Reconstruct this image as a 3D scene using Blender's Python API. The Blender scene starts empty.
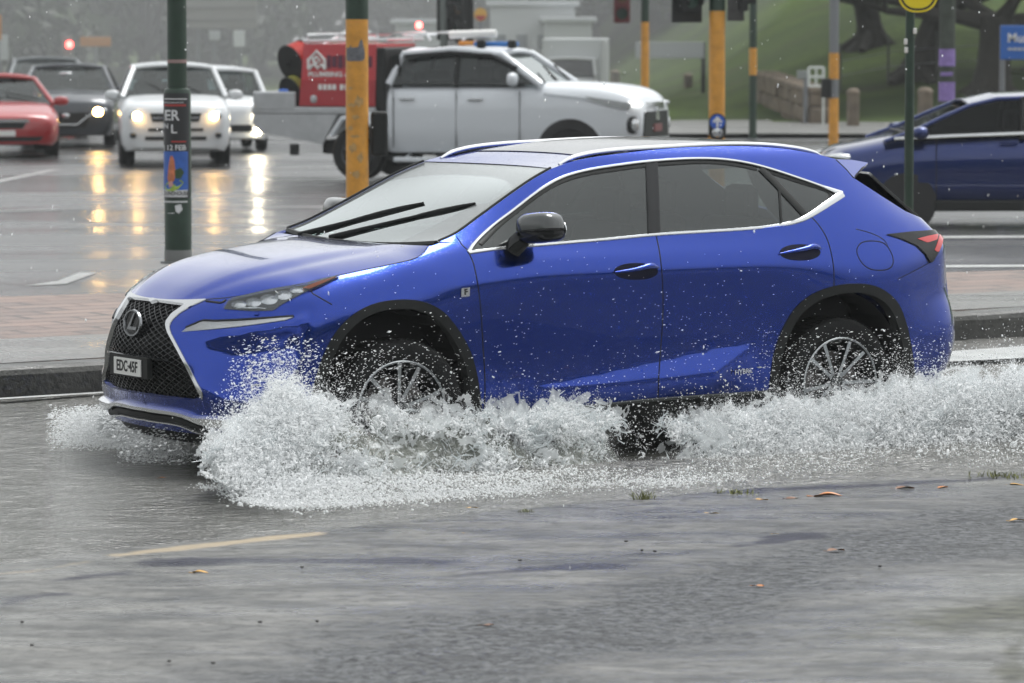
import bpy, bmesh, math, random
import numpy as np
from mathutils import Vector, Matrix
from mathutils.geometry import delaunay_2d_cdt

S = bpy.context.scene
COL = S.collection
rng = np.random.default_rng(7)
random.seed(7)

# ------------------------------------------------------------------ camera
FPX, CAM_H, HORIZON = 4100.0, 2.29, 17.0
PITCH = math.atan((341.5 - HORIZON) / FPX)
cam = bpy.data.cameras.new('camera')
camo = bpy.data.objects.new('camera', cam)
COL.objects.link(camo)
cam.sensor_width = 36.0
cam.lens = 36.0 * FPX / 1024.0
cam.clip_start, cam.clip_end = 0.5, 5000.0
camo.location = (0, 0, CAM_H)
camo.rotation_euler = (math.pi / 2 - PITCH, 0, 0)
cam.dof.use_dof = True
cam.dof.focus_distance = 21.3
cam.dof.aperture_fstop = 5.0
S.camera = camo

# ------------------------------------------------------------------ sky, sun, exposure
W = bpy.data.worlds.new('World')
S.world = W
W.use_nodes = True
nt = W.node_tree
bg = nt.nodes['Background']
sky = nt.nodes.new('ShaderNodeTexSky')
sky.sky_type = 'NISHITA'
sky.sun_disc = False
SUN_EL, SUN_AZ = math.radians(66), math.radians(44)
sky.sun_elevation = SUN_EL
sky.sun_rotation = SUN_AZ
sky.air_density, sky.dust_density, sky.ozone_density = 1.0, 5.0, 1.0
hs = nt.nodes.new('ShaderNodeHueSaturation')
hs.inputs['Saturation'].default_value = 0.10
nt.links.new(sky.outputs[0], hs.inputs['Color'])
gm = nt.nodes.new('ShaderNodeGamma')          # evens the clear sky out into an overcast one
gm.inputs['Gamma'].default_value = 0.5
nt.links.new(hs.outputs[0], gm.inputs['Color'])
tn = nt.nodes.new('ShaderNodeMix')          # a trace of the cool cast of rain cloud
tn.data_type, tn.blend_type = 'RGBA', 'MULTIPLY'
tn.inputs[0].default_value = 1.0
tn.inputs[7].default_value = (.978, 1.0, 1.005, 1)
nt.links.new(gm.outputs[0], tn.inputs[6])
nt.links.new(tn.outputs[2], bg.inputs['Color'])
bg.inputs['Strength'].default_value = 0.15

sun = bpy.data.lights.new('sun', 'SUN')
sun.energy = 0.7
sun.angle = math.radians(25)
sun.color = (1.0, 0.99, 0.975)
suno = bpy.data.objects.new('sun', sun)
COL.objects.link(suno)
# Nishita: rotation 0 puts the sun towards +Y, turning clockwise
sd = Vector((math.sin(SUN_AZ) * math.cos(SUN_EL), math.cos(SUN_AZ) * math.cos(SUN_EL), math.sin(SUN_EL)))
suno.rotation_euler = (-sd).to_track_quat('-Z', 'Y').to_euler()
suno.location = sd * 50

vs = S.view_settings
vs.view_transform = 'Standard'
vs.look = 'None'
vs.gamma = 1.0
vs.exposure = 1.88
vs.use_curve_mapping = False
S.cycles.use_denoising = True
S.cycles.max_bounces = 9
S.cycles.diffuse_bounces = 7
S.cycles.glossy_bounces = 4
S.cycles.use_adaptive_sampling = True
S.cycles.adaptive_threshold = 0.02
S.cycles.transparent_max_bounces = 12
S.cycles.volume_bounces = 0
S.cycles.caustics_reflective = False
S.cycles.caustics_refractive = False

# ------------------------------------------------------------------ projection helpers
_F = np.array([0, math.cos(PITCH), -math.sin(PITCH)])
_U = np.array([0, math.sin(PITCH), math.cos(PITCH)])
_O = np.array([0, 0, CAM_H])


def proj(P):
    P = np.asarray(P, float) - _O
    zc = P @ _F
    return np.stack([512 + FPX * P[..., 0] / zc, 341.5 - FPX * (P @ _U) / zc], -1)


def ray(u, v):
    d = _F * FPX + np.array([u - 512.0, 0, 0]) - _U * (v - 341.5)
    return d / np.linalg.norm(d)


def on_ground(u, v, z=0.0):
    d = ray(u, v)
    return _O + d * ((z - CAM_H) / d[2])


def at_depth(u, v, Y):
    d = ray(u, v)
    return _O + d * (Y / d[1])


# ------------------------------------------------------------------ materials
MATS = {}


def mat(name, color=(0.5, 0.5, 0.5), rough=0.5, metal=0.0, coat=0.0, emit=None, estr=0.0, spec=0.5, noise=0.0, nscale=8.0, bump=0.0, bscale=60.0, coat_rough=0.03):
    if name in MATS:
        return MATS[name]
    m = bpy.data.materials.new(name)
    m.use_nodes = True
    t = m.node_tree
    b = t.nodes['Principled BSDF']
    c = (*color, 1.0)
    b.inputs['Base Color'].default_value = c
    b.inputs['Roughness'].default_value = rough
    b.inputs['Metallic'].default_value = metal
    b.inputs['Coat Weight'].default_value = coat
    b.inputs['Coat Roughness'].default_value = coat_rough
    b.inputs['Specular IOR Level'].default_value = spec
    if emit:
        b.inputs['Emission Color'].default_value = (*emit, 1.0)
        b.inputs['Emission Strength'].default_value = estr
    tc = None
    if noise > 0 or bump > 0:
        tc = t.nodes.new('ShaderNodeTexCoord')
    if noise > 0:
        n = t.nodes.new('ShaderNodeTexNoise')
        n.inputs['Scale'].default_value = nscale
        n.inputs['Detail'].default_value = 6
        n.inputs['Roughness'].default_value = 0.65
        r = t.nodes.new('ShaderNodeValToRGB')
        r.color_ramp.elements[0].position = 0.3
        r.color_ramp.elements[1].position = 0.7
        r.color_ramp.elements[0].color = (*[max(0, x * (1 - noise)) for x in color], 1)
        r.color_ramp.elements[1].color = (*[min(1, x * (1 + noise)) for x in color], 1)
        t.links.new(tc.outputs['Object'], n.inputs['Vector'])
        t.links.new(n.outputs['Fac'], r.inputs[0])
        t.links.new(r.outputs[0], b.inputs['Base Color'])
    if bump > 0:
        n2 = t.nodes.new('ShaderNodeTexNoise')
        n2.inputs['Scale'].default_value = bscale
        n2.inputs['Detail'].default_value = 4
        bp = t.nodes.new('ShaderNodeBump')
        bp.inputs['Strength'].default_value = bump
        bp.inputs['Distance'].default_value = 0.02
        t.links.new(tc.outputs['Object'], n2.inputs['Vector'])
        t.links.new(n2.outputs['Fac'], bp.inputs['Height'])
        t.links.new(bp.outputs['Normal'], b.inputs['Normal'])
    MATS[name] = m
    return m


def glass_mat(name, tint, ior=1.5, rough=0.0, gain=1.0):
    """tinted pane: see-through straight ahead, mirror-like at a slant"""
    if name in MATS:
        return MATS[name]
    m = bpy.data.materials.new(name)
    m.use_nodes = True
    t = m.node_tree
    t.nodes.clear()
    out = t.nodes.new('ShaderNodeOutputMaterial')
    tr = t.nodes.new('ShaderNodeBsdfTransparent')
    tr.inputs[0].default_value = (*tint, 1)
    gl = t.nodes.new('ShaderNodeBsdfGlossy')
    gl.inputs['Roughness'].default_value = rough
    gl.inputs['Color'].default_value = (0.95, 1.0, 0.99, 1)
    fr = t.nodes.new('ShaderNodeFresnel')
    fr.inputs[0].default_value = ior
    mu = t.nodes.new('ShaderNodeMath')
    mu.operation = 'MULTIPLY'
    mu.use_clamp = True
    mu.inputs[1].default_value = gain
    mx = t.nodes.new('ShaderNodeMixShader')
    t.links.new(fr.outputs[0], mu.inputs[0])
    t.links.new(mu.outputs[0], mx.inputs[0])
    t.links.new(tr.outputs[0], mx.inputs[1])
    t.links.new(gl.outputs[0], mx.inputs[2])
    t.links.new(mx.outputs[0], out.inputs[0])
    MATS[name] = m
    return m


# ------------------------------------------------------------------ object helpers
def tag(o, label=None, cat=None, group=None, kind=None):
    if label:
        o['label'] = label
    if cat:
        o['category'] = cat
    if group:
        o['group'] = group
    if kind:
        o['kind'] = kind
    return o


def empty(name, loc=(0, 0, 0), rz=0.0, label=None, cat=None, group=None):
    o = bpy.data.objects.new(name, None)
    o.empty_display_size = 0.2
    COL.objects.link(o)
    o.location = loc
    o.rotation_euler = (0, 0, rz)
    return tag(o, label, cat, group)


def link_mesh(name, verts, faces, material, parent=None, smooth=True, normals=None, mats=None, fmat=None):
    me = bpy.data.meshes.new(name)
    me.from_pydata([tuple(map(float, v)) for v in verts], [], [tuple(map(int, f)) for f in faces])
    for mm in (mats or [material]):
        me.materials.append(mm)
    if fmat is not None:
        me.polygons.foreach_set('material_index', list(fmat))
    me.polygons.foreach_set('use_smooth', [bool(smooth)] * len(me.polygons))
    me.update()
    if normals is not None:
        me.normals_split_custom_set_from_vertices([tuple(map(float, n)) for n in normals])
    o = bpy.data.objects.new(name, me)
    COL.objects.link(o)
    if parent:
        o.parent = parent
    return o


class MB:
    """collects boxes, tubes, lathes and prisms into one mesh"""

    def __init__(self):
        self.v, self.f, self.m = [], [], []

    def add(self, vs_, fs_, mi=0):
        b = len(self.v)
        self.v += [tuple(map(float, p)) for p in vs_]
        self.f += [tuple(int(i) + b for i in q) for q in fs_]
        self.m += [mi] * len(fs_)
        return self

    def box(self, c, s, rz=0.0, mi=0, M=None):
        x, y, z = [k / 2 for k in s]
        ps = [Vector((a * x, b * y, d * z)) for a in (-1, 1) for b in (-1, 1) for d in (-1, 1)]
        R = M if M is not None else Matrix.Rotation(rz, 3, 'Z')
        ps = [R @ p + Vector(c) for p in ps]
        return self.add(ps, [(0, 1, 3, 2), (4, 6, 7, 5), (0, 4, 5, 1), (2, 3, 7, 6), (0, 2, 6, 4), (1, 5, 7, 3)], mi)

    def bevel_box(self, c, s, bev=0.02, rz=0.0, mi=0, M=None):
        bm = bmesh.new()
        bmesh.ops.create_cube(bm, size=1.0)
        for v in bm.verts:
            v.co = Vector((v.co.x * s[0], v.co.y * s[1], v.co.z * s[2]))
        bmesh.ops.bevel(bm, geom=bm.edges[:], offset=bev, segments=2, profile=0.5, affect='EDGES')
        R = M if M is not None else Matrix.Rotation(rz, 3, 'Z')
        bm.verts.ensure_lookup_table()
        bm.verts.index_update()
        vs_ = [R @ v.co + Vector(c) for v in bm.verts]
        fs_ = [[v.index for v in f.verts] for f in bm.faces]
        bm.free()
        return self.add(vs_, fs_, mi)

    def tube(self, pts, r, n=10, mi=0, cap=True, flat=1.0):
        pts = [Vector(p) for p in pts]
        rs = r if isinstance(r, (list, tuple, np.ndarray)) else [r] * len(pts)
        V, Fc = [], []
        t0 = (pts[1] - pts[0]).normalized()
        up = Vector((0, 0, 1)) if abs(t0.z) < 0.95 else Vector((1, 0, 0))
        for i, p in enumerate(pts):
            a = pts[max(0, i - 1)]
            b = pts[min(len(pts) - 1, i + 1)]
            t = (b - a).normalized()
            s = t.cross(up)
            if s.length < 1e-4:
                s = t.cross(Vector((0, 1, 0)))
            s.normalize()
            u = s.cross(t).normalized()
            for k in range(n):
                an = 2 * math.pi * k / n
                V.append(p + s * math.cos(an) * rs[i] * flat + u * math.sin(an) * rs[i])
        for i in range(len(pts) - 1):
            for k in range(n):
                k2 = (k + 1) % n
                Fc.append((i * n + k, i * n + k2, (i + 1) * n + k2, (i + 1) * n + k))
        if cap:
            Fc.append(tuple(range(n))[::-1])
            Fc.append(tuple((len(pts) - 1) * n + k for k in range(n)))
        return self.add(V, Fc, mi)

    def lathe(self, prof, n=32, M=None, mi=0, close=False):
        """prof: (r, h) pairs spun about local Z"""
        V, Fc = [], []
        for (r, h) in prof:
            for k in range(n):
                an = 2 * math.pi * k / n
                V.append(Vector((r * math.cos(an), r * math.sin(an), h)))
        m = len(prof)
        for i in range(m - 1 if not close else m):
            j = (i + 1) % m
            for k in range(n):
                k2 = (k + 1) % n
                Fc.append((i * n + k, i * n + k2, j * n + k2, j * n + k))
        if M is not None:
            V = [M @ v for v in V]
        return self.add(V, Fc, mi)

    def prism(self, poly, d0, d1, M=None, mi=0):
        """poly in local XY, extruded along local Z"""
        n = len(poly)
        V = [Vector((x, y, d0)) for x, y in poly] + [Vector((x, y, d1)) for x, y in poly]
        if M is not None:
            V = [M @ v for v in V]
        Fc = [tuple(range(n))[::-1], tuple(range(n, 2 * n))]
        Fc += [(i, (i + 1) % n, n + (i + 1) % n, n + i) for i in range(n)]
        return self.add(V, Fc, mi)

    def build(self, name, material, parent=None, smooth=False, mats=None):
        o = link_mesh(name, self.v, self.f, material, parent, smooth, mats=mats, fmat=self.m if mats else None)
        me = o.data
        bm = bmesh.new()
        bm.from_mesh(me)
        bmesh.ops.recalc_face_normals(bm, faces=bm.faces)
        bm.to_mesh(me)
        bm.free()
        if smooth:
            me.set_sharp_from_angle(angle=math.radians(38))
        return o


def text_mesh(name, body, size, M, material, parent=None, bold=0.0, depth=0.002, sx=1.0, align='CENTER'):
    """lettering as a thin mesh; M places local XY (text plane) in the parent's space"""
    cu = bpy.data.curves.new(name + '_curve', 'FONT')
    cu.body = body
    cu.size = size
    cu.align_x = align
    cu.align_y = 'CENTER'
    cu.offset = bold
    cu.extrude = depth
    cu.resolution_u = 3
    tmp = bpy.data.objects.new(name + '_tmp', cu)
    COL.objects.link(tmp)
    dg = bpy.context.evaluated_depsgraph_get()
    me = bpy.data.meshes.new_from_object(tmp.evaluated_get(dg))
    me.name = name
    COL.objects.unlink(tmp)
    bpy.data.objects.remove(tmp)
    me.transform(M @ Matrix.Diagonal((sx, 1, 1, 1)))
    me.materials.clear()
    me.materials.append(material)
    o = bpy.data.objects.new(name, me)
    COL.objects.link(o)
    if parent:
        o.parent = parent
    return o


def frame(o, x, y):
    """4x4 matrix with origin o, local X along x, local Y towards y"""
    x = Vector(x).normalized()
    z = x.cross(Vector(y)).normalized()
    y = z.cross(x)
    return Matrix(((x.x, y.x, z.x, o[0]), (x.y, y.y, z.y, o[1]), (x.z, y.z, z.z, o[2]), (0, 0, 0, 1)))


def catmull(P, per=8, closed=False):
    P = np.asarray(P, float)
    n = len(P)
    out = []
    rngi = range(n if closed else n - 1)
    for i in rngi:
        if closed:
            a, b, c, d = P[(i - 1) % n], P[i], P[(i + 1) % n], P[(i + 2) % n]
        else:
            b, c = P[i], P[i + 1]
            a = P[i - 1] if i > 0 else 2 * b - c
            d = P[i + 2] if i + 2 < n else 2 * c - b
        t1, t2, t3 = [max(1e-6, np.linalg.norm(q - p) ** 0.5) for p, q in ((a, b), (b, c), (c, d))]
        m1 = ((b - a) / t1 - (c - a) / (t1 + t2) + (c - b) / t2) * t2
        m2 = ((c - b) / t2 - (d - b) / (t2 + t3) + (d - c) / t3) * t2
        for s in np.linspace(0, 1, per, endpoint=False):
            s2, s3 = s * s, s * s * s
            out.append((2 * s3 - 3 * s2 + 1) * b + (s3 - 2 * s2 + s) * m1 + (-2 * s3 + 3 * s2) * c + (s3 - s2) * m2)
    if not closed:
        out.append(P[-1])
    return np.array(out)


def resample(P, step):
    P = np.asarray(P, float)
    d = np.r_[0, np.cumsum(np.linalg.norm(np.diff(P, axis=0), axis=1))]
    n = max(2, int(math.ceil(d[-1] / step)) + 1)
    t = np.linspace(0, d[-1], n)
    return np.stack([np.interp(t, d, P[:, k]) for k in range(P.shape[1])], 1)


def inside(pts, poly):
    x, y = pts[:, 0], pts[:, 1]
    r = np.zeros(len(pts), bool)
    px, py = poly[:, 0], poly[:, 1]
    j = len(poly) - 1
    for i in range(len(poly)):
        c = ((py[i] > y) != (py[j] > y)) & (x < (px[j] - px[i]) * (y - py[i]) / (py[j] - py[i] + 1e-12) + px[i])
        r ^= c
        j = i
    return r
# ================================================================== the blue SUV
CAR_X, CAR_Y, CAR_YAW = -1.03, 21.0, math.radians(33)
_cs, _sn = math.cos(CAR_YAW), math.sin(CAR_YAW)


def car_to_world(P):
    """car space: x to the rear, w out to the near side, z up"""
    P = np.asarray(P, float)
    x, y, z = P[..., 0], -P[..., 1], P[..., 2]
    return np.stack([CAR_X + _cs * x - _sn * y, CAR_Y + _sn * x + _cs * y, z], -1)


def cproj(P):
    return proj(car_to_world(P))


_OL = np.array([_cs * (0 - CAR_X) + _sn * (0 - CAR_Y), -(-_sn * (0 - CAR_X) + _cs * (0 - CAR_Y)), CAM_H])


def cray(u, v):
    d = ray(u, v)
    return np.array([_cs * d[0] + _sn * d[1], -(-_sn * d[0] + _cs * d[1]), d[2]])


def at_w(u, v, w):
    d = cray(u, v)
    return _OL + d * ((w - _OL[1]) / d[1])


# body shape: for every column (front centre, round the near side, to the rear centre) the plan position at each height
ZR = np.array([.16, .26, .36, .46, .58, .70, .80, .90, 1.0, 1.06, 1.12, 1.2, 1.3, 1.4, 1.5, 1.58, 1.64])
xf = np.array([-.90, -.945, -.965, -1.01, -1.05, -1.04, -.995, -.895, -.77, -.69, -.6, -.5, -.4, -.3, -.2, -.1, 0])
up = np.array([0, 0, 0, 0, 0, 0, 0, 0, 0, 0, 0, .0, .0, .0, .0, .0, .0])


def W_(*a):
    return np.array(a)


def cx(x):
    return np.full(17, x)


COLS = [
    (xf, cx(0.0)),
    (xf + .010, cx(.20)),
    (xf + W_(.04, .035, .04, .05, .072, .085, .072, .062, .06, .05, .05, .05, .05, .05, .05, .05, .05), W_(.38, .39, .4, .4, .4, .39, .39, .39, .38, .37, .36, .35, .34, .33, .3, .3, .3)),
    (W_(-.82, -.875, -.885, -.89, -.868, -.838, -.795, -.715, -.58, -.53, -.45, -.35, -.25, -.15, -.05, .05, .15), W_(.55, .56, .57, .57, .57, .565, .565, .565, .56, .55, .53, .5, .5, .5, .45, .4, .4)),
    (W_(-.77, -.82, -.825, -.81, -.775, -.74, -.70, -.62, -.48, -.43, -.35, -.25, -.15, -.05, .05, .15, .25), W_(.66, .69, .70, .70, .70, .70, .70, .695, .68, .65, .62, .6, .55, .5, .5, .45, .4)),
    (W_(-.65, -.69, -.69, -.67, -.64, -.61, -.575, -.51, -.40, -.33, -.25, -.15, -.05, .05, .15, .25, .35), W_(.75, .785, .795, .80, .80, .80, .797, .78, .73, .68, .63, .6, .55, .5, .5, .45, .4)),
    (W_(-.5, -.5, -.5, -.5, -.5, -.5, -.48, -.43, -.32, -.23, -.15, -.05, .05, .15, .25, .35, .45), W_(.80, .83, .845, .855, .86, .86, .857, .84, .785, .735, .68, .62, .55, .5, .5, .45, .4)),
    (W_(-.25, -.25, -.25, -.25, -.25, -.25, -.24, -.21, -.13, -.06, .0, .1, .2, .3, .4, .5, .6), W_(.815, .85, .865, .877, .885, .89, .89, .88, .84, .795, .735, .66, .56, .5, .5, .45, .4)),
    (W_(0, 0, 0, 0, 0, 0, 0, .01, .05, .09, .13, .2, .3, .4, .5, .6, .7), W_(.82, .86, .875, .89, .90, .905, .905, .90, .873, .84, .785, .69, .58, .5, .5, .45, .4)),
    (W_(.35, .35, .35, .35, .35, .35, .35, .35, .36, .37, .39, .43, .5, .6, .7, .8, .9), W_(.81, .855, .872, .883, .892, .899, .905, .908, .898, .868, .832, .765, .68, .60, .52, .45, .4)),
    (W_(.8, .8, .8, .8, .8, .8, .8, .8, .8, .8, .8, .81, .83, .86, .9, .95, 1.0), W_(.80, .855, .872, .880, .888, .896, .903, .910, .913, .896, .855, .808, .748, .685, .615, .545, .46)),
    (cx(1.3), W_(.80, .855, .872, .880, .888, .896, .903, .911, .916, .901, .863, .820, .768, .712, .65, .595, .53)),
    (cx(1.8), W_(.80, .855, .872, .881, .890, .898, .906, .914, .920, .906, .872, .831, .782, .727, .668, .615, .555)),
    (cx(2.25), W_(.80, .855, .875, .887, .897, .906, .914, .921, .924, .911, .88, .842, .793, .737, .676, .622, .56)),
    (cx(2.75), W_(.81, .86, .89, .91, .925, .93, .93, .93, .92, .905, .885, .85, .80, .742, .678, .617, .55)),
    (W_(3.1, 3.1, 3.1, 3.1, 3.1, 3.1, 3.1, 3.1, 3.1, 3.1, 3.09, 3.07, 3.04, 3.01, 2.98, 2.95, 2.92), W_(.79, .845, .875, .89, .90, .905, .905, .905, .895, .88, .86, .825, .77, .71, .645, .58, .51)),
    (W_(3.34, 3.36, 3.38, 3.39, 3.39, 3.38, 3.37, 3.37, 3.37, 3.365, 3.34, 3.285, 3.22, 3.15, 3.09, 3.03, 2.96), W_(.74, .79, .82, .835, .845, .84, .835, .835, .83, .82, .805, .775, .715, .655, .585, .52, .45)),
    (W_(3.45, 3.50, 3.55, 3.585, 3.60, 3.585, 3.56, 3.55, 3.55, 3.545, 3.50, 3.43, 3.335, 3.24, 3.155, 3.07, 2.98), W_(.68, .72, .755, .77, .775, .765, .755, .755, .755, .75, .735, .70, .64, .58, .51, .45, .38)),
    (W_(3.53, 3.58, 3.64, 3.68, 3.70, 3.68, 3.64, 3.63, 3.63, 3.625, 3.57, 3.51, 3.405, 3.30, 3.20, 3.11, 3.0), W_(.58, .60, .61, .61, .61, .605, .60, .60, .60, .6, .58, .54, .49, .44, .4, .35, .3)),
    (W_(3.56, 3.61, 3.67, 3.71, 3.735, 3.715, 3.67, 3.66, 3.66, 3.655, 3.60, 3.535, 3.43, 3.325, 3.22, 3.12, 3.01), W_(.3, .3, .3, .3, .3, .3, .3, .3, .3, .3, .29, .27, .25, .22, .2, .18, .15)),
    (W_(3.57, 3.62, 3.68, 3.72, 3.745, 3.725, 3.68, 3.67, 3.67, 3.665, 3.61, 3.545, 3.44, 3.335, 3.225, 3.125, 3.01), cx(0.0)),
]
NC = len(COLS)
ZT = np.arange(.14, 1.6601, .01)
KT = np.linspace(0, NC - 1, (NC - 1) * 20 + 1)


def _spline(xk, Y, xq):
    """cubic Hermite through the knots, three-point slopes"""
    Y = np.asarray(Y, float)
    h = np.diff(xk)
    d = np.diff(Y, axis=0) / h[:, None]
    m = np.empty_like(Y)
    m[1:-1] = (d[:-1] * h[1:, None] + d[1:] * h[:-1, None]) / (h[:-1] + h[1:])[:, None]
    m[0], m[-1] = d[0], d[-1]
    i = np.clip(np.searchsorted(xk, xq, side='right') - 1, 0, len(xk) - 2)
    t = ((xq - xk[i]) / h[i])[:, None]
    H = h[i][:, None]
    return ((1 + 2 * t) * (1 - t) ** 2) * Y[i] + t * (1 - t) ** 2 * H * m[i] + t * t * (3 - 2 * t) * Y[i + 1] + t * t * (t - 1) * H * m[i + 1]


_A = np.stack([_spline(ZR, np.stack(c, 1), ZT) for c in COLS])          # columns x heights x (x, w)
_ext = np.concatenate([_A[2:0:-1] * [1, -1], _A, _A[-2:-4:-1] * [1, -1]])  # mirrored past both centre lines
_kx = np.arange(-2, NC + 2, dtype=float)
TAB = _spline(_kx, _ext.reshape(len(_kx), -1), KT).reshape(len(KT), len(ZT), 2)
for _ in range(6):                                                       # fair the net a little
    TAB[:, 1:-1] = .5 * TAB[:, 1:-1] + .25 * (TAB[:, :-2] + TAB[:, 2:])
for _ in range(10):
    TAB[1:-1] = .5 * TAB[1:-1] + .25 * (TAB[:-2] + TAB[2:])


def sstep(a, b, x):
    t = np.clip((x - a) / (b - a), 0, 1)
    return t * t * (3 - 2 * t)


# pressed-in details of the side and the nose: (u, v) lines of the photo become offsets along the normal
def _zU(x):
    return .405 + .19 * np.clip((x - .55) / 1.64, 0, 1) ** 1.25


def _zL(x):
    return np.where(x < 1.9, .395 + .045 * np.clip((x - .55) / 1.35, 0, 1), .44 + .155 * np.clip((x - 1.9) / .29, 0, 1))


def side_offset(x, z):
    a, b = _zL(x), _zU(x)
    hgt = np.maximum(b - a, .004)
    amp = .30 * hgt * sstep(.5, .9, x)
    amp = np.where(x < 2.2, amp, 0)
    t = np.clip((b - z) / hgt, 0, 1)
    below = 1 - sstep(0, 1, (a - z) / .22) * .9
    return np.where(z > b, 0, amp * t * np.where(z < a, below, 1)) - .35 * amp * np.exp(-((z - b) / .1) ** 2) * (z > b) * 0.3


def pts(k, z, off=0.0):
    k = np.clip(np.atleast_1d(np.asarray(k, float)), 0, NC - 1)
    z = np.clip(np.atleast_1d(np.asarray(z, float)), ZT[0], ZT[-1])
    kk, zz = k * 20, (z - ZT[0]) / .01
    i = np.clip(kk.astype(int), 0, len(KT) - 2)
    j = np.clip(zz.astype(int), 0, len(ZT) - 2)
    a, b = (kk - i)[:, None], (zz - j)[:, None]
    p = (1 - a) * (1 - b) * TAB[i, j] + a * (1 - b) * TAB[i + 1, j] + (1 - a) * b * TAB[i, j + 1] + a * b * TAB[i + 1, j + 1]
    P = np.stack([p[:, 0], p[:, 1], z], -1)
    so = side_offset(P[:, 0], z) * ((k > 6) & (k < 16))
    P[:, 1] += so
    P[:, :2] += nose_offset(k, z)
    return P


# ridges and hollows of the nose: k0, z0, k1, z1, width, height, 1 = sharp
NOSE = [(2.9, .725, 5.4, .80, .055, .022, 1), (3.5, .62, 4.9, .66, .085, -.035, 0), (2.7, .46, 3.6, .42, .07, .02, 0),
        (3.2, .78, 5.6, .86, .04, -.010, 0)]


def nose_offset(k, z):
    o = np.zeros((len(k), 2))
    for (k0, z0, k1, z1, wd, amp, hw) in NOSE:
        # coordinates in metres roughly: one column ~0.17 m at the nose
        ax, az = (k1 - k0) * .17, z1 - z0
        L = math.hypot(ax, az)
        px, pz = (k - k0) * .17, z - z0
        t = (px * ax + pz * az) / (L * L)
        d = (px * az - pz * ax) / L
        e = np.where(t < 0, np.exp(-(t * L / wd) ** 2), np.where(t > 1, np.exp(-((t - 1) * L / wd) ** 2), 1))
        g = amp * e * (np.exp(-(d / wd) ** 2) if hw == 0 else np.clip(1 - np.abs(d) / wd, 0, 1))
        o[:, 0] -= g * np.clip(1 - (k - 3) / 5, .3, 1)
        o[:, 1] += g * np.clip((k - 2) / 4, 0, 1)
    return o


def nrm(k, z):
    k, z = np.atleast_1d(k).astype(float), np.atleast_1d(z).astype(float)
    e, g = .07, .012
    a = pts(np.minimum(k + e, NC - 1), z) - pts(np.maximum(k - e, 0), z)
    b = pts(k, np.minimum(z + g, ZT[-1])) - pts(k, np.maximum(z - g, ZT[0]))
    n = np.cross(b, a) if False else np.cross(a, b)
    n /= np.linalg.norm(n, axis=1)[:, None] + 1e-12
    # outward = away from the car's middle
    P = pts(k, z)
    out = np.stack([P[:, 0] - np.clip(P[:, 0], .2, 2.6), P[:, 1], np.zeros(len(k))], -1)
    s = np.sign((n * out).sum(1))
    s[s == 0] = 1
    return n * s[:, None]


def surf(k, z, off=0.0):
    return pts(k, z) + nrm(k, z) * off


SK = np.r_[0, np.cumsum(np.linalg.norm(np.diff(TAB[:, 56], axis=0), axis=1))]   # girth in metres


def k_to_s(k):
    return np.interp(k, KT, SK)


def s_to_k(s):
    return np.interp(s, SK, KT)


_gk, _gz = np.meshgrid(KT[::2], ZT[::2], indexing='ij')
_gk, _gz = _gk.ravel(), _gz.ravel()
_gp = None


def kz(u, v):
    """pixel of the photograph -> point of the body surface"""
    global _gp
    if _gp is None:
        P = pts(_gk, _gz)
        N = nrm(_gk, _gz)
        face = (N * (P - _OL)).sum(1) < 0
        _gp = np.where(face[:, None], cproj(P), 1e6)
    i = np.argmin(((_gp - [u, v]) ** 2).sum(1))
    q = np.array([_gk[i], _gz[i]])
    for _ in range(12):
        p0 = cproj(pts(q[0], q[1]))[0]
        e = np.array([u, v]) - p0
        J = np.stack([(cproj(pts(q[0] + .03, q[1]))[0] - p0) / .03, (cproj(pts(q[0], q[1] + .01))[0] - p0) / .01], 1)
        try:
            d = np.linalg.solve(J + 1e-6 * np.eye(2), e)
        except Exception:
            break
        q = q + np.clip(d, [-.15, -.03], [.15, .03])
        q[0] = np.clip(q[0], 0, NC - 1)
        q[1] = np.clip(q[1], ZT[0], ZT[-1])
        if abs(e[0]) + abs(e[1]) < .03:
            break
    return q


def path(px, smooth=True, step=4.0):
    """pixel polyline -> (k, z) polyline"""
    P = np.asarray(px, float)
    if smooth and len(P) > 2:
        P = catmull(P, 8)
    P = resample(P, step)
    return np.array([kz(u, v) for u, v in P])


def cat(*ps):
    out = []
    for p in ps:
        for q in np.asarray(p, float):
            if not out or np.hypot(*(q - out[-1])) > 1e-4:
                out.append(q)
    if np.hypot(*(out[0] - out[-1])) < 1e-4:
        out.pop()
    return np.array(out)


def to_local(P):
    return np.stack([P[..., 0], -P[..., 1], P[..., 2]], -1)


def fill(poly, du=.03, dz=.025):
    """triangulate a (k, z) polygon: returns k, z arrays, triangles, boundary count"""
    pp = np.stack([k_to_s(poly[:, 0]), poly[:, 1]], 1)
    lo, hi = pp.min(0), pp.max(0)
    gx, gy = np.meshgrid(np.arange(lo[0] + du / 2, hi[0], du), np.arange(lo[1] + dz / 2, hi[1], dz))
    g = np.stack([gx.ravel(), gy.ravel()], 1)
    g[:, 0] += (np.floor((g[:, 1] - lo[1]) / dz) % 2) * du * .5
    if len(g):
        g = g[inside(g, pp)]
    if len(g):
        d = np.min(np.linalg.norm(g[:, None] - pp[None], axis=2), axis=1)
        g = g[d > .45 * dz]
    V = [Vector(p) for p in pp] + [Vector(p) for p in g]
    n = len(pp)
    r = delaunay_2d_cdt(V, [], [list(range(n))], 1, 1e-6)
    q = np.array([tuple(v) for v in r[0]])
    return s_to_k(q[:, 0]), q[:, 1], [tuple(f) for f in r[2]], r


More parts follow.
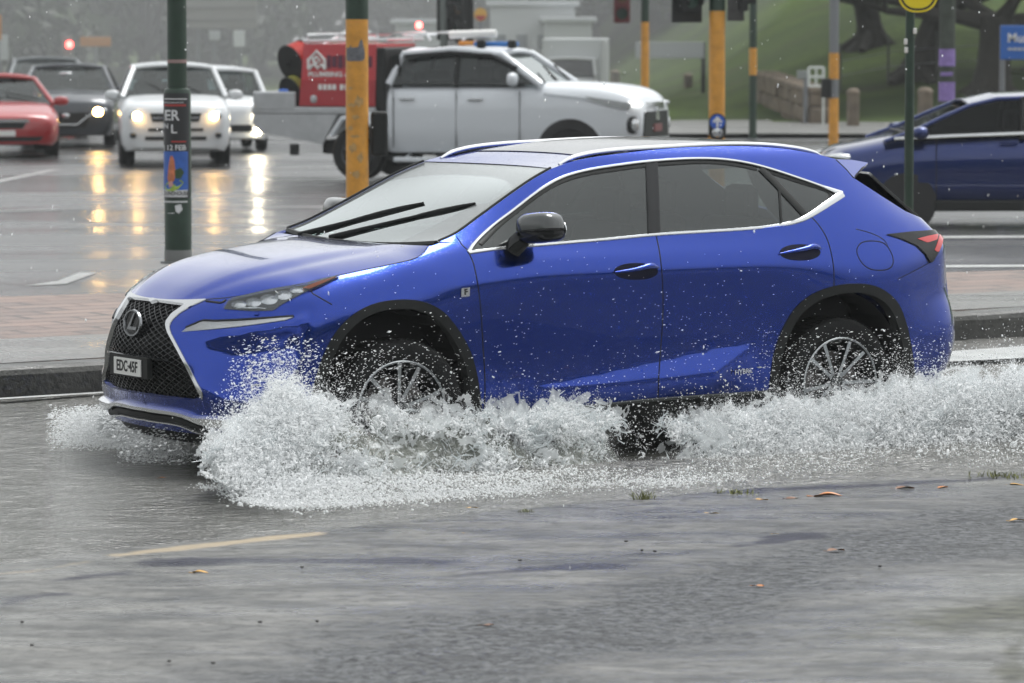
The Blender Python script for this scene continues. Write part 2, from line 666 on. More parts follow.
def panel(name, poly, material, parent, off=0.0, thick=.015, both=True, sep=True, du=.03, dz=.025, z_off=None):
    """sheet-metal panel on the body surface with a folded edge; the far side is its mirror image"""
    k, z, F, r = fill(poly, du, dz)
    N = nrm(k, z)
    P = surf(k, z, off)
    V, Nn = to_local(P), to_local(N)
    F2 = []
    for f in F:
        a, b, c = V[f[0]], V[f[1]], V[f[2]]
        F2.append(f if np.dot(np.cross(b - a, c - a), Nn[f[0]]) > 0 else f[::-1])
    # edge fold
    cnt = {}
    for f in F2:
        for i in range(3):
            e = (f[i], f[(i + 1) % 3])
            cnt[e] = 1
    bd = [e for e in cnt if (e[1], e[0]) not in cnt]
    vv, nn, ff = [tuple(p) for p in V], [tuple(p) for p in Nn], list(F2)
    idx = {}
    if thick > 0:
        for e in bd:
            for i in e:
                if i not in idx:
                    idx[i] = len(vv)
                    vv.append(tuple(V[i] - Nn[i] * thick))
                    nn.append(tuple(Nn[i]))
        for a, b in bd:
            ff.append((b, a, idx[a], idx[b]))
    vv, nn = np.array(vv), np.array(nn)
    res = []
    if both and not sep:
        n0 = len(vv)
        vv = np.concatenate([vv, vv * [1, -1, 1]])
        nn = np.concatenate([nn, nn * [1, -1, 1]])
        ff = ff + [tuple(i + n0 for i in f[::-1]) for f in ff]
        return [link_mesh(name, vv, ff, material, parent, normals=nn)]
    res.append(link_mesh(name, vv, ff, material, parent, normals=nn))
    if both:
        res.append(link_mesh(name, vv * [1, -1, 1], [f[::-1] for f in ff], material, parent, normals=nn * [1, -1, 1]))
    return res


def ribbon_mesh(K, width, height, lift=0.0):
    """rounded strip along a (k, z) path; width may be a number or an array of metres"""
    P = surf(K[:, 0], K[:, 1], lift)
    N = nrm(K[:, 0], K[:, 1])
    T = np.gradient(P, axis=0)
    B = np.cross(T, N)
    B /= np.linalg.norm(B, axis=1)[:, None] + 1e-9
    wd = np.broadcast_to(np.asarray(width, float), (len(K),))[:, None]
    prof = [(-.5, -.3), (-.5, .5), (-.3, 1), (.3, 1), (.5, .5), (.5, -.3)]
    V = np.stack([P + B * wd * a + N * height * b for a, b in prof], 1).reshape(-1, 3)
    m = len(prof)
    F = []
    for i in range(len(K) - 1):
        for j in range(m - 1):
            F.append((i * m + j, (i + 1) * m + j, (i + 1) * m + j + 1, i * m + j + 1))
    F.append(tuple(range(m)))
    F.append(tuple((len(K) - 1) * m + j for j in range(m))[::-1])
    return to_local(V), F


def ribbon(name, Ks, material, parent, width, height, lift=0.0, both=True, sep=False):
    mb = MB()
    far = MB()
    for K in (Ks if isinstance(Ks, list) else [Ks]):
        V, F = ribbon_mesh(K, width, height, lift)
        mb.add(V, F)
        (far if sep else mb).add(V * [1, -1, 1], [f[::-1] for f in F]) if both else None
    r = [mb.build(name, material, parent, smooth=True)]
    if sep and both:
        r.append(far.build(name, material, parent, smooth=True))
    return r
# ---- materials of the SUV
BLUE = mat('blue_paint', (.001, .034, .315), rough=.16, metal=.95, coat=1.0, coat_rough=.02)
# rain beads on the paint: a fine bump under the clear coat
_t = BLUE.node_tree
_tc = _t.nodes.new('ShaderNodeTexCoord')
_vo = _t.nodes.new('ShaderNodeTexVoronoi')
_vo.inputs['Scale'].default_value = 95
_no = _t.nodes.new('ShaderNodeTexNoise')
_no.inputs['Scale'].default_value = 7
_rp = _t.nodes.new('ShaderNodeValToRGB')
_rp.color_ramp.elements[0].position, _rp.color_ramp.elements[0].color = .0, (1, 1, 1, 1)
_rp.color_ramp.elements[1].position, _rp.color_ramp.elements[1].color = .36, (0, 0, 0, 1)
_mu = _t.nodes.new('ShaderNodeMath')
_mu.operation = 'MULTIPLY'
_bp = _t.nodes.new('ShaderNodeBump')
_bp.inputs['Strength'].default_value = .22
_bp.inputs['Distance'].default_value = .004
_t.links.new(_tc.outputs['Object'], _vo.inputs['Vector'])
_t.links.new(_tc.outputs['Object'], _no.inputs['Vector'])
_t.links.new(_vo.outputs['Distance'], _rp.inputs[0])
_t.links.new(_rp.outputs[0], _mu.inputs[0])
_t.links.new(_no.outputs['Fac'], _mu.inputs[1])
_t.links.new(_mu.outputs[0], _bp.inputs['Height'])
_t.links.new(_bp.outputs[0], _t.nodes['Principled BSDF'].inputs['Coat Normal'])
CHROME = mat('chrome', (.62, .63, .64), rough=.15, metal=1.0)
SATIN = mat('satin_silver', (.78, .79, .80), rough=.22, metal=.9)
BLKPL = mat('black_plastic', (.010, .0115, .011), spec=.3, rough=.5, noise=.25, nscale=30)
BLKGL = mat('gloss_black', (.007, .008, .009), rough=.10, spec=.4)
GAP = mat('shadow_gap', (.006, .006, .010), rough=.8)
RUBBER = mat('tyre_rubber', (.009, .0095, .0095), rough=.75, spec=.25, bump=.25, bscale=90)
RIMD = mat('rim_dark', (.075, .08, .08), rough=.3, metal=.9)
RIML = mat('rim_machined', (.40, .42, .43), rough=.3, metal=1.0)
INT = mat('cabin_trim', (.02, .02, .021), rough=.8)
TINT = glass_mat('side_glass', (.14, .17, .16), 1.5, gain=1.9)
CLEARG = glass_mat('windscreen_glass', (.55, .63, .62), 1.52, gain=2.1)
SUNROOF = mat('sunroof_glass', (.016, .018, .019), rough=.16, coat=.6)

suv = empty('sport_utility_vehicle', (CAR_X, CAR_Y, 0), CAR_YAW, 'blue SUV driving left through the flooded road, throwing up spray, number plate EDC 45F', 'car')

# ---- outlines read from the photograph
HE = path([(206, 299.4), (229.7, 297.3), (267.8, 290.2), (308.7, 282.6), (338, 275.6), (366, 269.5), (396, 263.4), (412, 259.6), (421, 255.5), (429, 245.7)])
AP = path([(440, 241.5), (456.4, 233.8), (481, 216), (511.8, 193.6), (534, 178.6), (551.8, 168.5)])
RE = path([(551.8, 168.5), (572, 161.5), (592, 157.3), (610, 154.8), (661, 149.2), (723, 146.2), (781, 148.3), (820, 155.0), (836, 159.2)])
CU = path([(468.7, 252.6), (474, 244), (491, 227), (512, 211), (542.5, 188), (563, 177), (585, 170.6), (610, 166.2), (654, 160.8), (702.5, 158.4), (733, 160.4), (760.5, 166), (801.5, 179), (842.5, 193.8)])
CL = path([(468.7, 252.6), (500, 248.6), (563, 243), (610, 239), (656, 234.6), (740, 229.3), (770, 226.6), (788, 223.8), (801, 220), (810, 215.5), (829, 203), (842.5, 193.8)])
SEAM = path([(484, 416), (594, 405), (640, 400), (684, 396.5), (768, 391)])
FARCH = path([(312, 411), (312.7, 392), (325, 351.4), (343, 323.5), (368.6, 305.7), (396.5, 299.8), (422, 301.5), (442, 311), (457.4, 328.6), (470, 351.4), (476.5, 374), (480, 397), (482, 416)])
RARCH = path([(768, 400), (769.7, 385.6), (774, 354), (784, 326), (799, 304), (821, 290), (852.5, 283.6), (877.5, 287), (896, 301), (905.6, 323), (911, 348), (914, 372), (914.5, 390)])
DF = path([(468.7, 252.6), (473, 262), (477, 280), (480, 302), (483, 345), (485, 385), (484, 416)])
DM = path([(656, 234.6), (659.5, 252), (662, 275), (663, 310), (661, 345), (659, 372), (658, 398.5)])
DRr = path([(810, 215.5), (818, 224), (826, 236.5), (831, 252), (833.8, 270), (834, 287)])


def near_split(P, q):
    i = int(np.argmin(((P - q) ** 2).sum(1)))
    return P[:i + 1], P[i:]


def rev(p):
    return np.asarray(p)[::-1]


# ---- hood, windscreen and roof: lofts from the centre line to an edge lying on the body surface
def loft(name, C, E, material, front=None, crown=2.2, nq=26, nt=40, parent=suv, trange=(0, 1), qmax=1.0, off=0.0, ridge=None, thick=.012):
    C = resample(catmull(C, 10), .01)
    Eu = resample(E, .01)
    tt = np.linspace(trange[0], trange[1], nt)
    qq = np.linspace(0, qmax, nq)

    def at(A, t):
        return np.stack([np.interp(t, np.linspace(0, 1, len(A)), A[:, i]) for i in range(3)], 1)

    def S_(t, q):
        c, e = at(C, t), at(Eu, t)
        g = q ** crown
        P = np.stack([c[:, 0] + (e[:, 0] - c[:, 0]) * q ** 2, e[:, 1] * q, c[:, 2] + (e[:, 2] - c[:, 2]) * g], 1)
        if front is not None:
            c0, e0 = C[0], Eu[0]
            base = np.stack([c0[0] + (e0[0] - c0[0]) * q ** 2, e0[1] * q, c0[2] + (e0[2] - c0[2]) * g], 1)
            fr = np.stack([np.interp(q, np.linspace(0, 1, len(front)), front[:, i]) for i in range(3)], 1)
            P += (fr - base) * ((1 - t) ** 3)[:, None]
        if ridge is not None:
            P[:, 2] += ridge(t, q)
        return P
    T, Q = np.meshgrid(tt, qq, indexing='ij')
    T, Q = T.ravel(), Q.ravel()
    P = S_(T, Q)
    e = .01
    N = np.cross(S_(np.minimum(T + e, 1), Q) - S_(np.maximum(T - e, 0), Q), S_(T, np.minimum(Q + e, 1)) - S_(T, np.maximum(Q - e, 0)))
    N /= np.linalg.norm(N, axis=1)[:, None] + 1e-12
    N *= np.sign(N[:, 2] + 1e-9)[:, None]
    N[Q == 0, 1] = 0
    P = P + N * off
    V, Nn = to_local(P), to_local(N)
    F = [(i * nq + j, i * nq + j + 1, (i + 1) * nq + j + 1, (i + 1) * nq + j) for i in range(nt - 1) for j in range(nq - 1)]
    a = np.cross(V[F[0][1]] - V[F[0][0]], V[F[0][2]] - V[F[0][0]])
    if np.dot(a, Nn[0]) < 0:
        F = [f[::-1] for f in F]
    # folded edge along t ends and the q end
    bd = [(i * nq + nq - 1, (i + 1) * nq + nq - 1) for i in range(nt - 1)] + [(j, j + 1) for j in range(nq - 1)] + [((nt - 1) * nq + j, (nt - 1) * nq + j + 1) for j in range(nq - 1)]
    vv, nn, idx = [tuple(p) for p in V], [tuple(p) for p in Nn], {}
    for ed in bd:
        for i in ed:
            if i not in idx:
                idx[i] = len(vv)
                vv.append(tuple(V[i] - Nn[i] * thick))
                nn.append(tuple(Nn[i]))
        F.append((ed[0], ed[1], idx[ed[1]], idx[ed[0]]))
    vv, nn = np.array(vv), np.array(nn)
    n0 = len(vv)
    ff = F + [tuple(i + n0 for i in f[::-1]) for f in F]
    o = link_mesh(name, np.concatenate([vv, vv * [1, -1, 1]]), ff, material, parent, normals=np.concatenate([nn, nn * [1, -1, 1]]))
    return o, S_


nose_c = np.array([0.0, .882])
c0 = HE[0]
NL = np.stack([np.linspace(0, c0[0], 20), nose_c[1] + (c0[1] - nose_c[1]) * np.linspace(0, 1, 20) ** 2], 1)
hood_C = np.array([surf(0, .882)[0], (-.81, 0, .955), (-.66, 0, 1.022), (-.45, 0, 1.072), (-.2, 0, 1.108), (0, 0, 1.128), (.20, 0, 1.143)])


def hood_ridge(t, q):
    qr = .62 - .10 * t
    amp = .007 * np.sin(np.pi * np.clip(t * .9 + .1, 0, 1)) ** .6
    return amp * (1 - sstep(qr - .05, qr + .12, q)) - .006 * np.exp(-((q - qr - .13) / .08) ** 2) * np.sin(np.pi * t) - amp * 0.0


loft('hood', hood_C, surf(HE[:, 0], HE[:, 1]), BLUE, front=surf(NL[:, 0], NL[:, 1]), crown=3.6, ridge=hood_ridge, nq=40, nt=50)
ws_C = np.array([(.22, 0, 1.135), (.5, 0, 1.268), (.8, 0, 1.395), (1.05, 0, 1.483), (1.165, 0, 1.515)])
APs = surf(AP[:, 0], AP[:, 1])
ws_o, ws_S = loft('windscreen', ws_C, APs, CLEARG, crown=2.3, off=-.003, thick=.005, nt=90, nq=60)
# rain film left standing outside the wiped arcs
_t = CLEARG.node_tree
_at = _t.nodes.new('ShaderNodeAttribute')
_at.attribute_name = 'unwiped'
_df = _t.nodes.new('ShaderNodeBsdfPrincipled')
_df.inputs['Base Color'].default_value = (.16, .17, .17, 1)
_df.inputs['Roughness'].default_value = .22
_df.inputs['Specular IOR Level'].default_value = .8
_nz = _t.nodes.new('ShaderNodeTexNoise')
_nz.inputs['Scale'].default_value = 90
_b2 = _t.nodes.new('ShaderNodeBump')
_b2.inputs['Strength'].default_value = .6
_b2.inputs['Distance'].default_value = .004
_t.links.new(_nz.outputs['Fac'], _b2.inputs['Height'])
_t.links.new(_b2.outputs[0], _df.inputs['Normal'])
_mx = _t.nodes.new('ShaderNodeMixShader')
_out = _t.nodes['Material Output']
_old = _out.inputs['Surface'].links[0].from_socket
_t.links.new(_at.outputs['Fac'], _mx.inputs[0])
_t.links.new(_old, _mx.inputs[1])
_t.links.new(_df.outputs[0], _mx.inputs[2])
_t.links.new(_mx.outputs[0], _out.inputs['Surface'])
_n = len(ws_o.data.vertices)
_half = _n // 2
_tt, _qq = np.meshgrid(np.linspace(0, 1, 90), np.linspace(0, 1, 60), indexing='ij')
_tt, _qq = _tt.ravel(), _qq.ravel()


def _unw(t, q, far):
    top = sstep(.80, .83, t + .16 * q ** 3)
    side = sstep(.90, .93, q) if far else sstep(.78, .83, q + .25 * (1 - t) * (t < .5) - .12 * t)
    return .62 * np.maximum(top, side)


_val = np.zeros(_n, np.float32)
_val[:len(_tt)] = _unw(_tt, _qq, False)
_val[_half:_half + len(_tt)] = _unw(_tt, _qq, True)
_a = ws_o.data.attributes.new('unwiped', 'FLOAT', 'POINT')
_a.data.foreach_set('value', _val)
roof_C = np.array([(1.165, 0, 1.516), (1.4, 0, 1.575), (1.7, 0, 1.622), (2.05, 0, 1.640), (2.4, 0, 1.632), (2.7, 0, 1.600), (2.98, 0, 1.548)])
REs = surf(RE[:, 0], RE[:, 1])
_, rf_S = loft('roof', roof_C, REs, BLUE, crown=2.6)
loft('sunroof', roof_C, REs, SUNROOF, crown=2.6, trange=(.13, .80), qmax=.84, off=.004, thick=.004)

# ---- painted panels
GR_T = (206, 299.4)
gr_line = path([(206, 299.6), (190, 306.5), (178, 314), (168.5, 322), (168.2, 329), (171, 336), (186, 364), (201.5, 393), (200, 398.5), (190, 400.5)], smooth=False)
grille_low = np.stack([np.linspace(gr_line[-1][0], 0, 14), gr_line[-1][1] + (.405 - gr_line[-1][1]) * np.linspace(0, 1, 14)], 1)
nose_top = NL - [0, .004]
CHIN = .235
chin = np.stack([np.linspace(0, 5.6, 40), CHIN + .05 * sstep(2, 5, np.linspace(0, 5.6, 40))], 1)
seam_b = path([(308.7, 282.6), (311.7, 293), (321, 298.5), (332, 304.6), (339, 322)], smooth=False)
HEa, HEb = near_split(HE, kz(308.7, 282.6))
fa_top = kz(339, 327)
FAa, FAb = near_split(FARCH, fa_top)
bump = cat(chin, [[5.9, .29]], FAa, rev(seam_b), rev(HEa), gr_line, grille_low)
panel('front_bumper', bump, BLUE, suv, sep=False, thick=.02)

FAb2 = FAb
fend = cat(seam_b, FAb2, rev(DF), [kz(456, 243)], [kz(440, 243)], [kz(431, 246)], rev(HEb))
panel('fender', fend, BLUE, suv)
i_m = kz(656, 234.6)
CLa, CLb = near_split(CL, i_m)
CLb1, CLb2 = near_split(CLb, kz(810, 215.5))
SEa, SEb = near_split(SEAM, kz(658, 398.5))
doors_f = panel('front_door', cat(CLa, DM, rev(SEa), rev(DF)), BLUE, suv)
RAa, RAb = near_split(RARCH, kz(834, 286))
RAa = RAa[RAa[:, 1] > SEb[-1][1] - .005]
doors_r = panel('rear_door', cat(CLb1, DRr, rev(RAa), rev(SEb), rev(DM)), BLUE, suv)
quar = cat(rev(CU), [kz(456, 243)], AP, RE, path([(836, 159.2), (846, 169), (853.8, 178), (880, 195), (905, 211)], False), [[17.0, 1.20], [17.2, 1.12]],
           [[17.2, 1.0], [17.2, .8], [17.3, .76], [20, .76]], [[20, .3], [18, .28], [16.5, .27]], rev(RAb), rev(DRr), CLb2)
panel('body_side', quar, BLUE, suv)

# ---- tailgate, rear glass, spoiler
tg = np.array([[17.2, .765], [20, .765]] + [[20, z] for z in np.linspace(.8, 1.13, 8)] + [[k, 1.13] for k in np.linspace(19.8, 17.2, 8)])
panel('tailgate', tg, BLUE, suv, sep=False)
rg = np.array([[k, 1.135] for k in np.linspace(17.2, 20, 8)] + [[20, z] for z in np.linspace(1.2, 1.45, 8)] + [[k, 1.45] for k in np.linspace(19.8, 16.9, 8)] + [[16.72, 1.44], [16.8, 1.36], [17.0, 1.21]])
panel('rear_window', rg, BLKGL, suv, sep=False, off=-.002)
sp = MB()
roofend = rf_S(np.full(14, 1.0), np.linspace(0, 1, 14))
tipE = at_w(868, 162.6, .52)
lowE = surf(*kz(853.8, 178), .004)[0]
q = np.linspace(0, 1, 14)
tip_ = np.stack([3.31 + (tipE[0] - 3.31) * q ** 2, tipE[1] * q, 1.497 + (tipE[2] - 1.497) * q ** 2], 1)
low = np.stack([3.17 + (lowE[0] - 3.17) * q ** 3, lowE[1] * q, 1.45 + (lowE[2] - 1.45) * q ** 3], 1)
mid_ = (roofend + tip_) / 2 + [0, 0, .006]
for sgn in (1, -1):
    V = np.concatenate([roofend, mid_, tip_, tip_ - [.004, 0, .012], low]) * [1, -sgn, 1]
    n = 14
    sp.add(V, [(r * n + j, r * n + j + 1, (r + 1) * n + j + 1, (r + 1) * n + j) for r in range(4) for j in range(n - 1)])
    sp.add(np.array([roofend[-1], mid_[-1], tip_[-1], tip_[-1] - [.004, 0, .012], low[-1]]) * [1, -sgn, 1], [(0, 1, 4), (1, 2, 4), (2, 3, 4)])
sp.build('spoiler', BLUE, suv, smooth=True)

# ---- windows and their surrounds
wa = CU[:]
cu_a, cu_b = near_split(CU, kz(654, 160.8))
cu_b1, cu_b2 = near_split(cu_b, kz(760.5, 166))
Bp = path([(654, 160.8), (656, 234.6)], False)
Qd = path([(760.5, 166), (775, 181), (790, 197), (810, 215.5)], False)
w1 = panel('door_window', cat(cu_a, Bp, rev(CLa)), TINT, doors_f[0], off=-.006, thick=.004, both=False)
w2 = panel('door_window', cat(cu_b1, Qd, rev(CLb1), rev(Bp)), TINT, doors_r[0], off=-.006, thick=.004, both=False)
w3 = panel('quarter_window', cat(cu_b2, rev(CLb2), rev(Qd)), TINT, suv, off=-.006, thick=.004)


def mirror_child(src, parent):
    me = src.data.copy()
    me.transform(Matrix.Diagonal((1, -1, 1, 1)))
    me.flip_normals()
    o = bpy.data.objects.new(src.name.split('.')[0], me)
    COL.objects.link(o)
    o.parent = parent
    return o


mirror_child(w1[0], doors_f[1])
mirror_child(w2[0], doors_r[1])
# pillars between the panes
ribbon('window_pillar', [path([(650.5, 163), (653, 233.5)], False)], BLKGL, suv, .055, .004, -.004, sep=True)
ribbon('window_pillar', [path([(655.6, 161.5), (658.5, 233.5)], False)], BLKGL, suv, .03, .003, -.004, sep=True)
ribbon('window_pillar', [path([(761, 168), (776, 183), (791, 199), (807, 216)], False)], BLKPL, suv, .045, .006, -.004, sep=True)
ribbon('window_pillar', [path([(779.5, 187), (782, 224.5)], False)], BLKPL, suv, .014, .004, -.004, sep=True)
ribbon('window_seal', [path([(481, 244), (500, 224.5), (515, 212.5), (543.5, 191), (564, 180.3), (586, 174), (611, 169.8), (652, 164.3)]), path([(658, 164), (702, 161.6), (732, 163.6), (757, 168.6)]),
                       path([(768, 171), (800, 181.5), (831, 193.4), (826, 202), (812, 211.5)])], BLKPL, suv, .022, .003, -.005, sep=True)
wc = np.interp(np.arange(len(CU)), [0, len(CU) * .03, len(CU) * .1, len(CU) * .93, len(CU) - 1], [.022, .018, .0145, .016, .034])
ribbon('window_trim', [CU], CHROME, suv, wc, .007, -.001, sep=True)
wl = np.interp(np.arange(len(CL)), [0, 6, len(CL) * .8, len(CL) * .93, len(CL) - 1], [.022, .0165, .0165, .034, .04])
ribbon('belt_trim', [CL], CHROME, suv, wl, .008, -.001, sep=True)
# inner dashes at the door sill are hidden by the tint: cabin
# ---- shut lines
ribbon('panel_gap', [DF, DM, DRr, path([(308.7, 283.5), (311.7, 293), (332, 304.6)], False), path([(456.4, 236.5), (462, 245), (469, 251)], False)], GAP, suv, .0065, .0012, 0)
ribbon('hood_gap', [HE], GAP, suv, .010, .002, -.002)
ribbon('tailgate_gap', [path([(836, 159.6), (846, 169), (853.8, 178)], False), path([(853.8, 178), (866, 164)], False)], GAP, suv, .007, .0015, 0)
fl = catmull([(857, 249), (862, 242.5), (880, 241.8), (887, 246), (893, 258), (892, 266), (887, 269.5), (872, 269.5), (864, 265), (858, 256)], 6, True)
ribbon('fuel_flap', [np.array([kz(u, v) for u, v in np.r_[fl, fl[:1]]])], GAP, suv, .006, .0012, 0, both=False)
ribbon('quarter_crease', [path([(856, 229), (872, 233.5), (884, 240), (888, 246)])], GAP, suv, .005, .001, 0)
# ------------------------------------------------------------------ nose: grille, lamps, badges
MESHM = mat('grille_mesh', (.028, .03, .032), rough=.25, metal=.4, coat=.3)
WHITEP = mat('plate_white', (.72, .72, .70), rough=.4)
INKB = mat('ink_black', (.012, .012, .012), rough=.5)
LENSW = mat('lamp_reflector', (.72, .74, .76), rough=.18, metal=.8, bump=.3, bscale=60)
AMBER = mat('amber_lens', (.55, .10, .015), rough=.15, coat=.6)
REDL = mat('red_lens', (.40, .008, .010), rough=.12, coat=.8, emit=(.9, .02, .02), estr=.05)
LENS = glass_mat('lamp_cover', (.93, .94, .95), 1.45)

inner = path([(203, 300.8), (185.7, 303.8), (172, 313.5), (166.4, 320.5), (165.6, 326), (168, 332.5), (186, 366), (200.2, 394), (199, 397.5), (189, 399.3)], False)
g_top = NL[NL[:, 0] < inner[0][0]] - [0, .006]
gp = cat([[0, .400]], [[0, z] for z in np.linspace(.43, .86, 18)], g_top, inner, [[1.2, .402]])
gr = panel('grille', gp, mat('grille_back', (.006, .006, .007), rough=.7), suv, off=-.035, thick=.0, sep=False)[0]
# the woven mesh: two families of slanted bars, clipped to the opening
mesh = MB()
gs = np.stack([k_to_s(gp[:, 0]), gp[:, 1]], 1)
for slope in (.52, -.52):
    for c in np.arange(-.6, 2.2, .029):
        ss = np.linspace(0, .62, 90)
        zz = c + slope * ss
        m_ = inside(np.stack([ss, zz], 1), gs)
        if m_.sum() < 3:
            continue
        idx = np.where(m_)[0]
        for run in np.split(idx, np.where(np.diff(idx) > 1)[0] + 1):
            if len(run) < 3:
                continue
            run = run[::2] if len(run) > 6 else run
            V, F = ribbon_mesh(np.stack([s_to_k(ss[run]), zz[run]], 1), .0048, .008, -.022)
            mesh.add(V, F)
            mesh.add(V * [1, -1, 1], F)
mesh.build('mesh', MESHM, gr)
bar = MB()
V, F = ribbon_mesh(np.stack([np.linspace(0, 1.62, 14), np.full(14, .60)], 1), .016, .014, -.012)
bar.add(V, F); bar.add(V * [1, -1, 1], F)
bar.build('grille_bar', BLKGL, gr)
fr = cat([[0, .884]], NL[1:], path([(206, 299.7), (192, 306), (180, 313), (172, 320.6), (169.6, 325), (170.6, 332), (187.5, 364), (203.2, 394), (202.4, 399.6)], False),
         path([(200.6, 396), (185.6, 366), (168, 333), (165.6, 326), (166.4, 321), (172, 313.6), (185.7, 304.2), (171, 302.2), (156, 300.2)], False), [[0, .866]])
panel('grille_surround', fr, CHROME, suv, off=.006, thick=.02, sep=False, du=.012, dz=.01)

lip = path([(152, 408.5), (178, 412.3), (188, 415.2), (198, 419.2), (210, 421.6), (225, 422.4), (246, 422.6), (262, 421)])
lip = np.concatenate([np.stack([np.linspace(0, lip[0][0], 10)[:-1], np.linspace(lip[0][1] + .002, lip[0][1], 10)[:-1]], 1), lip])
wd = np.interp(lip[:, 0], [0, 2.1, 2.6, 3.1, 4.2, 5], [.028, .030, .055, .062, .05, .03])
ribbon('front_lip', [lip], SATIN, suv, wd, .035, -.004)
lk = lip[lip[:, 0] < 2.75] - [0, .036]
ribbon('lip_insert', [lk], BLKPL, suv, .036, .022, -.004)
ribbon('lip_edge', [lip[lip[:, 0] < 2.9] - [0, .058]], SATIN, suv, .010, .030, -.004)
und = np.stack([np.linspace(0, 6, 40), np.full(40, .20)], 1)
ribbon('under_tray', [und], BLKPL, suv, .10, .01, -.05)

pn = surf(0, .765)[0]
E0 = Vector((pn[0] - .014, 0, .765))
MT = frame(E0, (0, -1, 0), (.10, 0, 1))
em = empty('emblem', (0, 0, 0)); em.parent = suv
ring = MB()
tor = [(math.cos(a), math.sin(a)) for a in np.linspace(0, 2 * math.pi, 41)[:-1]]
V, F = [], []
for i, (c_, s_) in enumerate(tor):
    for (ro, hh) in ((1.0, 0), (.97, .010), (.86, .010), (.83, 0)):
        V.append(MT @ Vector((c_ * .094 * ro, s_ * .069 * ro, hh)))
for i in range(40):
    j = (i + 1) % 40
    for a in range(3):
        F.append((i * 4 + a, j * 4 + a, j * 4 + a + 1, i * 4 + a + 1))
ring.add(V, F)
# the slanted L, drawn as one bent bar
Lp = [(.016, .052), (.030, .052), (-.012, -.018), (.060, -.018), (.052, -.034), (-.040, -.034), (-.036, -.022)]
ring.prism([(x - .004, y) for x, y in Lp], .0, .010, MT)
ring.build('ring', mat('dark_chrome', (.30, .31, .32), rough=.18, metal=1.0), em, smooth=False)
bk = MB()
bk.prism([(c_ * .084, s_ * .060) for c_, s_ in tor], -.006, .002, MT)
bk.build('backing', BLKGL, em)

pz = surf(0, .548)[0]
PT = frame(Vector((pz[0] - .018, 0, .548)), (0, -1, 0), (.0, 0, 1))
pl = MB().prism([(-.142, -.042), (.142, -.042), (.142, .042), (-.142, .042)], 0, .006, PT).build('number_plate', WHITEP, suv)
text_mesh('plate_characters', 'EDC·45F', .076, PT @ Matrix.Translation((0, .0, .007)), INKB, pl, bold=.0018, depth=.0008, sx=.80)
MB().prism([(-.20, -.05), (.20, -.05), (.20, .056), (-.20, .056)], -.03, -.002, PT).build('plate_holder', BLKPL, suv)

HLpx = [(223.9, 309), (228.3, 301.2), (240, 298.2), (268, 291.8), (308, 284.2), (339, 276.9), (322, 285), (308.7, 290.5), (294, 298), (281, 305), (273.6, 310.6), (250, 311)]
hl = panel('headlight', cat(path(HLpx + HLpx[:1], False, 3)), mat('lamp_housing', (.10, .105, .11), rough=.25, metal=.8), suv, off=.003, thick=.004, du=.015, dz=.012)
lens = panel('lens', cat(path(HLpx + HLpx[:1], False, 3)), LENS, hl[0], off=.016, thick=.012, both=False, du=.015, dz=.012)
mirror_child(lens[0], hl[1])
amb = panel('indicator', cat(path([(303, 288.8), (318, 283), (337, 277.6), (322, 284.4), (310, 289.6), (303, 288.8)], False, 3)), AMBER, hl[0], off=.010, thick=.004, both=False, du=.012, dz=.01)
mirror_child(amb[0], hl[1])
led = MB()
for (u, v, ru, rv) in ((239, 305, 8, 3.6), (254, 302.8, 8, 4.6), (269, 300, 9, 5.2), (284, 295.8, 8.5, 4.6), (297, 290.8, 7.5, 3.2), (251, 308.8, 16, 1.2)):
    ring_ = [kz(u + ru * math.cos(a), v + rv * math.sin(a)) for a in np.linspace(0, 2 * math.pi, 15)[:-1]]
    c_ = kz(u, v)
    Vc = [to_local(surf(*c_, .014))[0]] + [to_local(surf(*q_, .005))[0] for q_ in ring_] + [to_local(surf(*(c_ + (q_ - c_) * .6), .012))[0] for q_ in ring_]
    n = 14
    led.add(Vc, [(0, 1 + n + i, 1 + n + (i + 1) % n) for i in range(n)] + [(1 + i, 1 + (i + 1) % n, 1 + n + (i + 1) % n, 1 + n + i) for i in range(n)])
ledo = led.build('reflector', LENSW, hl[0], smooth=True)
mirror_child(ledo, hl[1])
dr = panel('daytime_lamp', cat(path([(182, 331.8), (190, 326), (203, 321.6), (216, 322.2), (250, 320.6), (294, 317.2), (285, 320.4), (240, 326.6), (205, 330), (182, 331.8)], False, 3)), mat('daytime_lens', (.42, .44, .46), rough=.2, coat=.6, bump=.4, bscale=80), suv, off=.005, thick=.006, du=.012, dz=.01)
ribbon('daytime_lamp_edge', [path([(186, 327.5), (203, 320.4), (216, 321), (250, 319.2), (294, 316.4)], False)], BLKGL, suv, .012, .008, 0)
ribbon('lamp_shadow_line', [path([(206, 301), (222, 303), (226, 299.6)], False)], GAP, suv, .012, .002, 0)
# washer nozzle under the lamp
ribbon('washer_cover', [path([(255, 314), (259, 314)], False)], BLUE, suv, .02, .01, 0)

